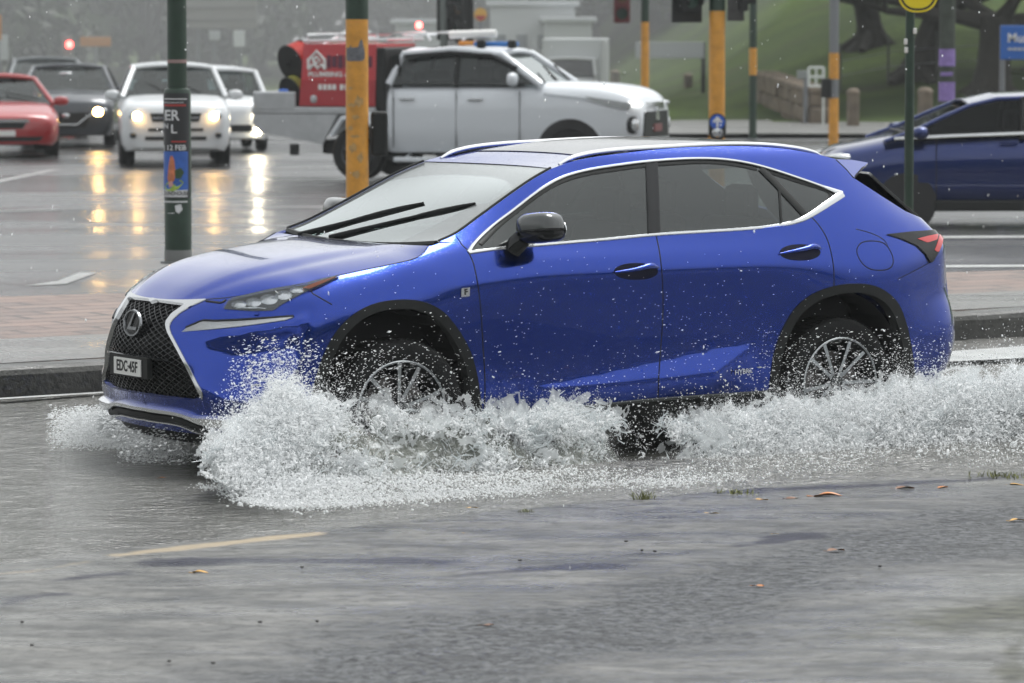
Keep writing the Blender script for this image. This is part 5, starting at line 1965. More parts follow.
# tray
q = MB(); q.bevel_box((-.66, 0, .97), (1.85, 1.84, .10), .02)
for s in (1, -1):
    q.prism([(-1.55, .92), (-.30, .92), (-.52, .50), (-1.45, .66), (-1.56, .78)], -.02, .02, Matrix(((1, 0, 0, 0), (0, 0, s, s * .90), (0, 1, 0, 0), (0, 0, 0, 1))))
    q.bevel_box((-1.23, s * .90, 1.10), (.62, .05, .26), .02)
q.bevel_box((-1.54, 0, 1.10), (.05, 1.8, .26), .02)
q.build('tray', ALU, c)
q = MB()
for s in (1, -1):
    q.tube([(-.38, s * .93, .62), (-.22, s * .94, .86), (.12, s * .94, .90), (.34, s * .94, .62)], .04, 8)
    q.tube([(.14, s * .92, .96), (.36, s * .92, .60)], .045, 8)
q.build('mudguard', WHITE2, c)
MB().bevel_box((.05, -.94, .72), (.16, .12, .46), .04).build('mud_flap', BLKPL, c)
MB().bevel_box((-.98, -.80, .42), (.14, .05, .16), .02).build('mud_flap', BLKPL, c)
# red plumbing box
REDBOX = mat('red_box_paint', (.50, .05, .06), rough=.42, coat=.3)
bx_ = MB().prism([(-.88, 1.03), (.24, 1.03), (.26, 1.90), (-.82, 1.90)], -.86, .86, Matrix(((1, 0, 0, 0), (0, 0, -1, 0), (0, 1, 0, 0), (0, 0, 0, 1)))).build('service_box', REDBOX, c)
MB().prism([(-.875, 1.035), (.235, 1.035), (.24, 1.40), (-.85, 1.40)], 0, .03, Matrix(((1, 0, 0, 0), (0, 0, -1, -.86), (0, 1, 0, 0), (0, 0, 0, 1)))).build('lower_door', mat('red_box_lower', (.36, .028, .036), rough=.4), bx_)
TM = frame((0, -.896, 0), (1, 0, 0), (0, 0, 1))
lg = MB()
for (pts_, closed) in (([(-.74, 1.55), (-.74, 1.68), (-.62, 1.80), (-.50, 1.68), (-.50, 1.55)], False), ([(-.74, 1.55), (-.66, 1.62), (-.60, 1.56), (-.55, 1.62), (-.50, 1.55)], False), ([(-.68, 1.68), (-.62, 1.72), (-.57, 1.67), (-.62, 1.62), (-.68, 1.68)], False)):
    lg.tube([(x, -.87, z) for x, z in pts_], .024, 6)
lg.build('house_logo', WHITEP, bx_)
T2 = Matrix.Translation((0, -.875, 0)) @ Matrix.Rotation(math.pi / 2, 4, 'X')
T3 = Matrix.Translation((0, -.895, 0)) @ Matrix.Rotation(math.pi / 2, 4, 'X')
text_mesh('box_lettering', 'PLUMBING AND', .092, T2 @ Matrix.Translation((-.36, 1.475, 0)), WHITEP, bx_, bold=.003, depth=.002, sx=1.15)
dk = MB()
for k_, (x_, w_, h_) in enumerate(((-.44, .05, .2), (-.36, .07, .17), (-.27, .07, .2), (-.18, .06, .17), (-.10, .07, .2), (0, .06, .17), (.09, .06, .2), (.17, .05, .17))):
    dk.box((x_, -.866, 1.655), (w_, .012, h_ * .9))
dk.build('worn_lettering', mat('ink_maroon', (.09, .02, .045), rough=.6), bx_)
lt = MB()
for x_ in (-.56, -.49, -.42, -.35, -.24, -.17, -.10):
    lt.box((x_, -.897, 1.30), (.05, .012, .075))
lt.build('worn_number', WHITEP, bx_)
blob('latch', (-.66, -.89, 1.13), (.05, .02, .06), ALU, bx_)


def reel(zc, hose, r):
    e = empty('hose_reel'); e.parent = c
    e.location = (-1.10, -.35, zc)
    Mx = Matrix.Rotation(math.pi / 2 + .35, 4, 'X') @ Matrix.Rotation(-.5, 4, 'Y')
    q = MB().lathe([(.02, .14), (r, .14), (r + .012, .13), (r, .12), (.02, .12)], 30, Mx).lathe([(.02, -.14), (r, -.14), (r + .012, -.13), (r, -.12), (.02, -.12)], 30, Mx)
    q.tube([Mx @ Vector((0, 0, -.2)), Mx @ Vector((0, 0, .2))], .03, 8)
    q.build('reel_frame', BLKPL, e)
    q = MB()
    for i in range(6):
        h_ = -.1 + i * .04
        q.lathe([(r * .92 + .02 * math.cos(a), h_ + .02 * math.sin(a)) for a in np.linspace(0, 6.283, 9)[:-1]], 26, Mx, close=True)
        q.lathe([(r * .80 + .02 * math.cos(a), h_ + .02 * math.sin(a)) for a in np.linspace(0, 6.283, 9)[:-1]], 26, Mx, close=True)
    q.build('hose', hose, e, smooth=True)
    return e


reel(1.66, mat('hose_red', (.45, .03, .02), rough=.4), .26)
reel(1.24, mat('hose_yellow', (.30, .30, .04), rough=.45), .23)
blob('blue_fitting', (-1.12, -.86, 1.24), (.08, .03, .03), mat('fitting_blue', (.02, .12, .5), rough=.4), c)
# ladder rack
q = MB()
for s in (1, -1):
    q.tube([(-.80, s * .78, 1.9), (-.78, s * .78, 2.02), (.95, s * .78, 2.06), (1.02, s * .78, 1.95)], .028, 8)
    q.tube([(-.84, s * .80, 1.94), (.4, s * .80, 1.96)], .022, 8)
    for x in (-.3, .25):
        q.tube([(x, s * .78, 1.92), (x, s * .78, 2.05)], .02, 6)
for x in (-.78, -.1, .6):
    q.tube([(x, -.78, 2.03), (x, .78, 2.03)], .022, 6)
q.tube([(-.85, -.7, 1.75), (-.85, .7, 2.0)], .02, 6)
q.build('ladder_rack', mat('rack_white', (.7, .71, .72), rough=.4), c, smooth=True)
MB().tube([(1.22, -.5, 2.03), (1.90, -.5, 2.05)], .055, 12).build('conduit_tube', mat('pvc_white', (.75, .75, .73), rough=.4), c)
MB().bevel_box((1.85, -.35, 1.90), (.62, .16, .07), .02).build('roof_load', mat('load_blue', (.03, .16, .45), rough=.5), c)
MB().bevel_box((1.42, -.30, 1.91), (.24, .16, .06), .02).build('roof_beacon', mat('amber_plastic', (.55, .22, .02), rough=.4), c)
for x in (1.68, 2.13):
    MB().bevel_box((x, -.5, 1.90), (.12, .12, .12), .03).build('rack_foot', BLKPL, c)
blob('tail_light', (.80, -.6, 2.16), (.045, .045, .05), TAILON, c)

# ---------------- navy hatchback crossing on the right
c = place('small_car', 896, 224, 91, D2R(182), 'dark navy hatchback heading left behind the thin green sign post at the right edge', 'car')
body_mb([(.88, .55, .30, .62), (.84, .66, .26, .72), (.70, .78, .24, .82), (.40, .84, .22, .89), (.0, .865, .2, .965), (-.6, .87, .2, 1.0), (-2.4, .87, .2, 1.05), (-3.1, .85, .25, 1.05), (-3.25, .78, .3, 1.0)], crown=.04).build('body', NAVY, c, smooth=True)
cabin(c, [(.24, .93), (-.12, 1.06), (-.40, 1.19), (-.70, 1.315), (-1.0, 1.385), (-1.7, 1.41), (-2.6, 1.36), (-3.1, 1.06)], .96, 1.40, .85, .68, NAVY, NGL, .026, [(-1.25, -1.28)], roof_i=(3, 6))
car_wheels(c, (0, -2.5), .85, .30, .19)
arches(c, (0, -2.5), .868, .27)
for s in (1, -1):
    blob('headlight', (.66, s * .66, .72), (.20, .13, .09), LAMPC, c)
    blob('mirror', (-.13, s * .97, 1.03), (.09, .12, .07), NAVY, c)
    MB().tube([(.14, s * .872, .965), (-.5, s * .878, .995), (-1.6, s * .878, 1.035), (-2.8, s * .872, 1.06)], .018, 6, flat=.5).build('belt_trim', CHROME, c)
    MB().tube([(.02, s * .85, .98), (-.06, s * .84, 1.08)], .025, 6).build('quarter_pillar', NAVY, c)
    q = MB()
    for xg in (-.32, -1.32):
        q.box((xg, s * .868, .62), (.008, .014, .72))
    q.build('door_gap', GAP, c)
    MB().bevel_box((-1.1, s * .89, .92), (.2, .03, .03), .01).build('door_handle', NAVY, c)
    MB().bevel_box((-1.25, s * .85, .24), (1.9, .06, .12), .02).build('sill', BLKPL, c)
g = MB(); front_prism(g, [(-.5, .34), (.5, .34), (.55, .5), (-.55, .5)], .6, .885); g.build('bumper_intake', BLKPL, c)
# ================================================================== poles, signals, signs, walls
ORANGE = mat('pole_orange', (.62, .285, .035), rough=.45, noise=.22, nscale=7)
DGREEN = mat('pole_green', (.010, .032, .018), rough=.4, noise=.3, nscale=9)
GALV = mat('galvanised', (.20, .21, .22), rough=.45, metal=.5)
SIGY = mat('sign_yellow', (.75, .60, .01), rough=.4)
SIGB = mat('sign_blue', (.012, .11, .42), rough=.4)
PALE = mat('pale_sign', (.42, .44, .45), rough=.6)


def pole_at(u, v, depth=None):
    if depth is None:
        p = on_ground(u, v)
        return float(p[0]), float(p[1])
    return (u - 512) / FPX * depth * 1.0, depth


def z_at(v, Y):
    return float(at_depth(512, v, Y)[2])


def pole(name, u, Y, w_px, bands, label, cat, z0=0.0, top=None, taper=1.0):
    """bands: (v_bottom, v_top, material) drawn as sleeves of one shaft"""
    x = float(at_depth(u, 60, Y)[0])
    r = w_px / 2 * Y / FPX
    o = empty(name, (x, Y, z0), 0, label, cat)
    for i, (vb, vt, m) in enumerate(bands):
        zb = 0.0 if vb is None else z_at(vb, Y) - z0
        zt = (top if top else 5.2) if vt is None else z_at(vt, Y) - z0
        MB().tube([(0, 0, zb), (0, 0, (zb + zt) / 2), (0, 0, zt)], [r * (1.0 + .02 * (i > 0))] * 3, 20).build('shaft' if i == 0 else 'sleeve', m, o, smooth=True)
    MB().lathe([(0, .02), (r * 1.9, .02), (r * 1.9, .0)], 20).build('foot_plate', GALV, o)
    return o, x, r


# ---- postered green pole on the island
Y = 34.6
o, x, r = pole('street_pole', 177, Y, 19, [(None, 89, DGREEN), (92, None, DGREEN)], 'dark green pole wrapped in torn event posters, standing behind the blue bonnet', 'pole', KZ)
R2 = 13.5 * Y / FPX
za, zb = 0.0, z_at(89, Y) - KZ
MB().lathe([(0, za), (R2, za), (R2, zb - .02), (R2 * .92, zb), (r, zb + .01)], 32).build('sleeve', DGREEN, o, smooth=True)
MB().lathe([(0, .0), (R2 * 1.03, .0), (R2 * 1.03, .10), (R2, .115)], 32).build('foot_collar', mat('grey_collar', (.15, .155, .15), rough=.6), o, smooth=True)
MB().lathe([(r * 1.03, z_at(63, Y) - KZ), (r * 1.03, z_at(59.5, Y) - KZ)], 24).build('label_band', mat('label_pink', (.30, .20, .19), rough=.6), o, smooth=True)
# the posters: curved sheets on the sleeve
INKW = mat('poster_white', (.62, .63, .64), rough=.45, noise=.12, nscale=30)
PSTK = mat('poster_black', (.018, .02, .022), rough=.4)
PSTB = mat('poster_blue', (.03, .11, .42), rough=.4, noise=.2, nscale=12)
PSTR = mat('poster_red', (.36, .03, .025), rough=.45)
PSTO = mat('poster_orange', (.50, .16, .07), rough=.45, noise=.35, nscale=20)
PSTG = mat('poster_green', (.30, .42, .06), rough=.45, noise=.35, nscale=24)


def wrap(u0, u1, v0, v1, rr):
    """curved patch of the sleeve between two pixel columns and rows (facing the viewer)"""
    q = lambda u: math.asin(max(-1, min(1, (u - 177) / 13.5)))
    a0, a1 = q(u0), q(u1)
    z1_, z0_ = z_at(v0, Y) - KZ, z_at(v1, Y) - KZ
    A = np.linspace(a0, a1, 14)
    V = [(rr * math.sin(a), -rr * math.cos(a), z) for z in (z0_, z1_) for a in A]
    return V, [(i, i + 1, 14 + i + 1, 14 + i) for i in range(13)]


def wrap_poly(pts_, rr):
    """flat outline in pixels bent round the sleeve"""
    P = resample(np.array(pts_ + pts_[:1], float), .8)[:-1]
    V = [(rr * math.sin(math.asin(max(-.99, min(.99, (u - 177) / 13.5)))), -rr * math.cos(math.asin(max(-.99, min(.99, (u - 177) / 13.5)))), z_at(v, Y) - KZ) for u, v in P]
    c_ = np.mean(V, axis=0)
    c_[:2] *= rr / np.linalg.norm(c_[:2])
    n_ = len(V)
    return V + [tuple(c_)], [(i, (i + 1) % n_, n_) for i in range(n_)]


def wrapped(name, m, items, rr, parent):
    q = MB()
    for it in items:
        V, F = wrap(*it, rr) if not isinstance(it, list) else wrap_poly(it, rr)
        q.add(V, F)
    return q.build(name, m, parent)


po = wrapped('poster', PSTK, [(163.6, 189, 93, 198)], R2 + .003, o)
wrapped('poster_sheet', PSTB, [(163.8, 187.5, 151, 190)], R2 + .005, po)
wrapped('poster_line', INKW, [(165, 187, 98.2, 99.3), (165, 184, 102, 102.6), (164.5, 187, 200.5, 202.0)], R2 + .006, po)
wrapped('poster_red_strip', PSTR, [(165, 186, 104, 106), (172, 186, 140.5, 142)], R2 + .006, po)
wrapped('poster_figure', PSTO, [[(168, 178), (169.5, 164), (171, 156), (173, 155), (175, 160), (176, 170), (175, 180), (170, 184)]], R2 + .007, po)
wrapped('poster_figure', PSTG, [[(165, 186), (169, 181), (175, 184), (181, 179), (183.5, 182), (179, 188), (173, 191), (167, 190)]], R2 + .008, po)
wrapped('poster_figure', mat('poster_dark_green', (.03, .07, .03), rough=.5), [[(175, 170), (181, 167), (184, 172), (181, 178), (176, 178)]], R2 + .0075, po)
wrapped('poster_figure', mat('poster_pink', (.55, .30, .28), rough=.5), [[(169, 182), (173, 180), (174, 185), (170, 187)]], R2 + .009, po)
wrapped('poster_strip', INKW, [(164, 187, 189.5, 196.5)], R2 + .006, po)
wrapped('torn_paper', INKW, [[(175, 205), (181, 203.5), (182.5, 209), (179, 213), (176, 211)], [(168, 212.5), (174, 212), (175, 212.8), (168, 213)], [(163.8, 152), (166, 153), (165.5, 160), (163.8, 163)]], R2 + .004, o)


def bent_text(body, u, v, size_px, sx, m, rr, parent, bold=.004):
    s_ = size_px * Y / FPX / .72
    t_ = text_mesh('poster_lettering', body, s_, Matrix.Identity(4), m, parent, bold=bold * s_, depth=0, sx=sx)
    for vv in t_.data.vertices:
        a = math.asin(max(-.98, min(.98, (u - 177) / 13.5 + vv.co.x / R2)))
        vv.co = (rr * math.sin(a), -rr * math.cos(a), z_at(v, Y) - KZ + vv.co.y)
    return t_


bent_text('ER', 172.5, 115.5, 10.5, .9, INKW, R2 + .007, po, .02)
bent_text('L', 174.5, 129, 9, 1.0, INKW, R2 + .007, po, .02)
bent_text('N', 167, 126, 5, .9, INKW, R2 + .007, po, .02)
bent_text('12 FEB', 176.5, 147.5, 5.2, .92, INKW, R2 + .007, po, .02)
bent_text('J', 164.9, 147.5, 4.6, .9, INKW, R2 + .007, po, .02)
bent_text('OUNDHOUSE', 175.5, 193, 4.2, .66, PSTK, R2 + .008, po, .02)

# ---- big orange signal pole on the island
Y2 = 38.6
o, x, r = pole('signal_pole', 357, Y2, 22.5, [(None, 19, ORANGE), (19.2, None, DGREEN)], 'thick scuffed orange signal pole in front of the red plumbing box', 'signal pole', KZ)
SCUFF = mat('scuffed_grey', (.13, .135, .15), rough=.6, noise=.4, nscale=25)
R3 = r + .003


def scar(px, m, rr):
    P = resample(np.array(px + px[:1], float), .9)[:-1]
    w2 = 11.25
    V = []
    for u, v in P:
        a = math.asin(max(-.99, min(.99, (u - 357) / w2)))
        V.append((rr * math.sin(a), -rr * math.cos(a), z_at(v, Y2) - KZ))
    c_ = np.mean(V, axis=0); c_[:2] *= rr / np.linalg.norm(c_[:2])
    n_ = len(V)
    return V + [tuple(c_)], [(i, (i + 1) % n_, n_) for i in range(n_)]


def strip(cols, rr):
    """columns (u, v top, v bottom) of a patch bent round the pole"""
    V = []
    for u, vt, vb in cols:
        a = math.asin(max(-.99, min(.99, (u - 357) / 11.25)))
        V += [(rr * math.sin(a), -rr * math.cos(a), z_at(vt, Y2) - KZ), (rr * math.sin(a), -rr * math.cos(a), z_at(vb, Y2) - KZ)]
    return V, [(2 * i, 2 * i + 1, 2 * i + 3, 2 * i + 2) for i in range(len(cols) - 1)]


MB().add(*strip([(347, 48, 60), (348.6, 47.5, 61), (350, 47.8, 61), (351, 44.5, 61.2), (352, 47.4, 61), (355, 47.2, 61), (358.5, 47, 61), (359.5, 44, 61), (360.5, 40.5, 61), (361.8, 39, 60.8), (362.8, 41, 60.5), (363.6, 46, 60), (364.4, 49, 59), (364.9, 53, 56)], R3)).build('scraped_patch', SCUFF, o)
q = MB()
r_ = np.random.default_rng(3)
for cu, cv, sx_, sy_ in ((352, 105, 4, 2.5), (359, 101, 4.5, 6), (356, 117, 4, 2.5), (353, 148, 4, 5), (360, 157, 3, 6), (351, 128, 2.5, 3), (356, 174, 4, 4), (351, 88, 2, 2), (355, 136, 5, 1.5)):
    us = np.linspace(cu - sx_, cu + sx_, 9)
    e_ = np.sqrt(np.clip(1 - ((us - cu) / sx_) ** 2, 0, 1))
    q.add(*strip([(u_, cv - sy_ * k_ * r_.uniform(.4, 1.2), cv + sy_ * k_ * r_.uniform(.4, 1.2)) for u_, k_ in zip(us, e_)], R3 + .001))
q.build('bare_patch', mat('worn_primer', (.44, .27, .10), rough=.6, noise=.3, nscale=20), o)
q = MB(); q.tube([(-r * 1.6, -.02, 2.42), (-r * .9, -.02, 2.46)], .012, 6).tube([(r * .9, -.02, 2.47), (r * 1.7, -.02, 2.45)], .012, 6); q.build('bracket', BLKPL, o)
MB().bevel_box((r + .10, .05, .98), (.16, .12, .42), .03).build('push_button_box', BLKPL, o)


def signal_head(parent, c, s=1.0, rz=0.0, lit=None, back=BLKPL, plate=True):
    """three lamp lantern with visors; faces -y before turning"""
    h = empty('signal_head'); h.parent = parent
    h.location = c; h.rotation_euler = (0, 0, rz); h.scale = (s, s, s)
    q = MB()
    q.bevel_box((0, 0, 0), (.30, .18, .96), .03)
    if plate:
        q.bevel_box((0, .06, 0), (.52, .02, 1.25), .008)
    for k in (-1, 0, 1):
        z = k * .31
        q.add(*_visor(z))
    q.build('housing', back, h)
    for k, cm, nm in ((1, 'red', 'red_light'), (0, 'amber', 'amber_light'), (-1, 'green', 'green_light')):
        on = lit == cm
        m = {'red': TAILON if on else mat('dead_red', (.10, .012, .012), rough=.3), 'amber': mat('dead_amber', (.10, .05, .01), rough=.3), 'green': mat('dead_green', (.01, .05, .03), rough=.3)}[cm]
        MB().lathe([(0, .01), (.08, .006), (.105, 0)], 20, Matrix.Translation((0, -.092, k * .31)) @ Matrix.Rotation(math.pi / 2, 4, 'X')).build(nm, m, h, smooth=True)
    return h


def _visor(z):
    V, F = [], []
    A = np.linspace(-.5, math.pi + .5, 14)
    for a in A:
        for (rr, y) in ((.12, -.09), (.125, -.30 + .08 * (1 - math.sin(max(0, min(math.pi, a)))))):
            V.append((rr * math.cos(a), y, z + rr * math.sin(a)))
    return V, [(2 * i, 2 * i + 1, 2 * i + 3, 2 * i + 2) for i in range(13)]


# ---- orange pole with the pedestrian button
Y3 = 55.0
o, x, r = pole('crossing_pole', 717, Y3, 16, [(None, 11, ORANGE), (10.8, None, DGREEN)], 'orange pole with a blue arrow and a round push button, behind the SUV roof', 'signal pole', .0)
signal_head(o, (-.38, -.05, 2.78), .9, 0.5)
signal_head(o, (.30, .1, 2.80), .9, 2.0)
MB().tube([(-.35, 0, 2.62), (.3, 0, 2.62)], .04, 8).build('bracket', DGREEN, o)
zc = (z_at(113, Y3) + z_at(140.5, Y3)) / 2
hh = (z_at(113, Y3) - z_at(140.5, Y3)) / 2
q = MB()
wpx = 8.6 * Y3 / FPX
ol = [(wpx * math.cos(a), hh - wpx + wpx * math.sin(a)) for a in np.linspace(0, math.pi, 14)] + [(wpx * math.cos(a), -hh + wpx + wpx * math.sin(a)) for a in np.linspace(math.pi, 2 * math.pi, 14)]
MF = Matrix(((1, 0, 0, 0), (0, 0, 1, -r - .05), (0, 1, 0, zc), (0, 0, 0, 1)))
q.prism(ol, -.03, .05, MF); pb = q.build('push_button_box', BLKPL, o)
q = MB(); q.prism([(wpx * .86 * math.cos(a), hh - wpx + wpx * .86 * math.sin(a)) for a in np.linspace(0, 6.283, 25)[:-1]], -.04, -.03, MF); q.build('arrow_disc', mat('arrow_blue', (.02, .10, .5), rough=.4), pb)
k_ = wpx
q = MB(); q.prism([(-.12 * k_, -.72 * k_), (.12 * k_, -.72 * k_), (.12 * k_, .18 * k_), (.42 * k_, -.12 * k_), (.58 * k_, .06 * k_), (0, .68 * k_), (-.58 * k_, .06 * k_), (-.42 * k_, -.12 * k_), (-.12 * k_, .18 * k_)], -.05, -.04,
                  MF @ Matrix.Translation((0, hh - wpx, 0))); q.build('arrow', WHITEP, pb)
MB().lathe([(0, .05), (.055, .045), (.075, .01), (.08, 0)], 20, Matrix.Translation((0, -r - .09, zc - hh + wpx)) @ Matrix.Rotation(math.pi / 2, 4, 'X')).build('button', CHROME, pb, smooth=True)

# ---- thinner poles farther back
o, x, r = pole('signal_pole', 645, 76, 8, [(None, 22, ORANGE), (22, None, DGREEN)], 'slim orange signal pole beyond the white ute bonnet with a red cased lantern', 'signal pole')
signal_head(o, (-.43, 0, 2.66), 1.0, 0, None, mat('dull_red_case', (.11, .012, .015), rough=.5), False)
o, x, r = pole('marker_pole', 753, 77, 7.5, [(None, None, DGREEN), (75, 48, ORANGE)], 'thin dark green pole with one short orange band near the stone wall', 'pole')
o, x, r = pole('marker_pole', 834, 71, 9.6, [(None, None, GALV), (149, 98, ORANGE), (79, 53, ORANGE)], 'grey galvanised pole with two orange bands left of the navy hatchback', 'pole')
MB().bevel_box((-.14, -.02, z_at(88, 71)), (.16, .16, .33), .02).build('control_box', BLKPL, o)
o, x, r = pole('signal_pole', 444, 74, 8, [(None, None, mat('pole_grey_green', (.10, .12, .11), rough=.5))], 'grey signal pole with a black lantern above the ute roof', 'signal pole')
signal_head(o, (.32, -.05, 2.45), 1.0, -.9)
signal_head(o, (.12, .1, 2.5), 1.0, .6)
# round orange and red roadside disc
o = empty('round_sign', tuple(at_depth(480.5, 14, 82))[:2] + (0,), 0, 'small round yellow and red sign beside the black lantern', 'sign')
zc = z_at(14.5, 82)
MFs = Matrix(((1, 0, 0, 0), (0, 0, 1, 0), (0, 1, 0, zc), (0, 0, 0, 1)))
MB().prism([(.13 * math.cos(a), .135 * math.sin(a)) for a in np.linspace(0, 6.283, 21)[:-1]], 0, .03, MFs).build('sign_face', mat('disc_yellow', (.6, .33, .03), rough=.5), o)
MB().prism([(.10 * math.cos(a), -.02 + .10 * math.sin(a)) for a in np.linspace(math.pi, 2 * math.pi, 14)], -.01, 0, MFs).build('sign_mark', PSTR, o)
MB().tube([(0, .03, 0), (0, .03, zc)], .03, 8).build('post', GALV, o)

# ---- thin green sign post on the island at the right
Y4 = 34.5
o, x, r = pole('sign_post', 909.8, Y4, 9.2, [(None, None, DGREEN)], 'thin dark green post with a yellow sign at its top, behind the SUV tail', 'sign post', KZ, top=2.62)
MFs = Matrix(((1, 0, 0, .06), (0, 0, 1, -r - .012), (0, 1, 0, z_at(12.5, Y4) - KZ + .17), (0, 0, 0, 1)))


def rsq(k):
    return [(k * .17 * math.copysign(abs(math.cos(a)) ** .8, math.cos(a)), k * .17 * math.copysign(abs(math.sin(a)) ** .95, math.sin(a)) - 0) for a in np.linspace(0, 6.283, 33)[:-1]]


sf = MB().prism(rsq(1.0), 0, .008, MFs).build('sign_face', SIGY, o)
q = MB()
a_, b_ = rsq(.90), rsq(.80)
q.add([MFs @ Vector((*p, -.002)) for p in a_] + [MFs @ Vector((*p, -.002)) for p in b_], [(i, (i + 1) % 32, 32 + (i + 1) % 32, 32 + i) for i in range(32)])
q.build('sign_border', INKB, sf)
q = MB()
for (u, v) in ((905.2, 41.5), (905.6, 50), (914.5, 31)):
    p = at_depth(u, v, Y4)
    q.bevel_box((p[0] - x, -.045, p[2] - KZ), (.03, .02, .05), .008)
q.build('sticker', WHITEP, o)

# ---- trunk-like post with purple wraps
Y5 = 67
o, x, r = pole('wooden_pole', 947, Y5, 16, [(None, None, mat('weathered_pole', (.045, .055, .042), rough=.8, noise=.35, nscale=6)), (66, 49, mat('purple_wrap', (.24, .16, .42), rough=.6, noise=.25, nscale=9)), (101, 82, mat('purple_wrap', (.24, .16, .42)))],
                 'weathered pole with two purple wrapped bands behind the navy hatchback', 'pole', .1)
q = MB(); q.bevel_box((-.02, -r - .01, z_at(74, Y5) - .1), (.2, .02, .06), .006); q.build('purple_tape', mat('purple_wrap', (.24, .16, .42)), o)

# ---- signs
def board(name, u0, u1, v0, v1, Y, m, label, cat='sign', legs=(), thick=.05, z0=0.0, legm=None):
    a, b = at_depth(u0, v0, Y), at_depth(u1, v1, Y)
    cxx = (a[0] + b[0]) / 2
    o = empty(name, (cxx, Y, z0), 0, label, cat)
    MB().bevel_box((0, 0, (a[2] + b[2]) / 2 - z0), (b[0] - a[0], thick, a[2] - b[2]), .012).build('panel', m, o)
    for u in legs:
        q_ = at_depth(u, v0, Y)
        MB().tube([(q_[0] - cxx, thick, -.2), (q_[0] - cxx, thick, a[2] - z0)], .05, 8).build('post', legm or GALV, o)
    return o, cxx, (a[2] + b[2]) / 2 - z0


o, cxx, zc = board('information_sign', 1000.5, 1052, 25.5, 59.5, 72, SIGB, 'blue information sign with white lettering at the right edge', legs=(1003, 1048), z0=.1)
TM_ = Matrix.Translation((0, -.03, zc)) @ Matrix.Rotation(math.pi / 2, 4, 'X')
text_mesh('sign_lettering', 'Muse', .22, TM_ @ Matrix.Translation((-.335, .075, 0)), WHITEP, o, bold=.004, depth=.002, align='LEFT')
q = MB()
for k_ in range(5):
    q.box((-.29 + k_ * .085, -.03, zc - .115), (.07, .01, .045))
q.build('worn_lettering', PALE, o)
board('long_sign', 635.5, 704, 42, 58.5, 96, PALE, 'long pale sign board between the two nearer orange poles', legs=(703.5,), legm=BLKPL)
o, cxx, zc = board('direction_sign', 185, 257, -30, 28.5, 100, mat('sign_back_grey', (.23, .225, .215), rough=.6), 'large grey back of a road sign at the upper left beside the postered pole', legs=(197, 240))
q = MB()
for v_ in (-5, 8, 20):
    q.box((0, -.04, z_at(v_, 100)), (1.74, .03, .04))
q.build('rib', mat('rib_grey', (.17, .17, .165), rough=.6), o)
board('small_sign', 209, 220, 31, 40, 98, PALE, 'small pale rectangular sign under the large grey sign', legs=(214,))
board('twin_sign', 233.5, 245, 30.5, 47, 97, mat('twin_pale', (.55, .57, .57), rough=.6), 'tall pale pair of panels under the large grey sign', legs=(239,))
board('roadworks_sign', 80, 111, 37, 46.5, 105, mat('works_orange', (.42, .17, .02), rough=.6), 'wide orange sign above the dark grey hatchback', legs=(95.5,))
board('warning_sign', -12, 1.6, 15, 40, 90, mat('works_orange', (.42, .17, .02)), 'orange panel cut by the left edge of the picture', legs=(-3,))
board('pale_panel', -14, 8, 35, 60, 92, PALE, 'pale rounded panel at the left edge above the red saloon', legs=(-2,))
board('reserve_sign', 797, 808, 70.5, 79, 86, mat('frame_grey', (.22, .24, .23), rough=.6), 'small grey board left of the white framed sign near the stone wall', legs=(806,), z0=.1)
o = empty('framed_sign', tuple(at_depth(816, 100, 84))[:2] + (.05,), 0, 'white framed sign with small panes beside the banded grey pole', 'sign')
q = MB()
a_, b_ = at_depth(808.5, 67.5, 84), at_depth(823, 100, 84)
w_ = b_[0] - a_[0]
zt_, zm_, zb_ = a_[2] - .05, z_at(86, 84) - .05, b_[2] - .05
for s in (-1, 1):
    q.bevel_box((s * w_ / 2, 0, (zt_ + (zb_ if s == 1 else zm_)) / 2), (.05, .04, zt_ - (zb_ if s == 1 else zm_)), .008)
for z in (zt_, (zt_ + zm_) / 2, zm_):
    q.bevel_box((0, 0, z), (w_, .035, .05), .008)
q.bevel_box((0, 0, (zt_ + zm_) / 2), (.04, .03, zt_ - zm_), .008)
q.tube([(w_ / 2, 0, -.1), (w_ / 2, 0, zb_)], .022, 8)
q.build('frame', mat('frame_white', (.6, .63, .6), rough=.5), o)
# far red traffic light
o, x, r = pole('signal_pole', 68, 104, 3, [(None, 38, GALV)], 'far pole with a lit red light above the slate wagon roof', 'signal pole')
MB().bevel_box((0, -.02, z_at(47, 104)), (.26, .16, .62), .03).build('housing', mat('far_case', (.12, .13, .12), rough=.6), o)
blob('red_light', (.05, -.11, z_at(44.5, 104)), (.085, .05, .095), TAILON, o)

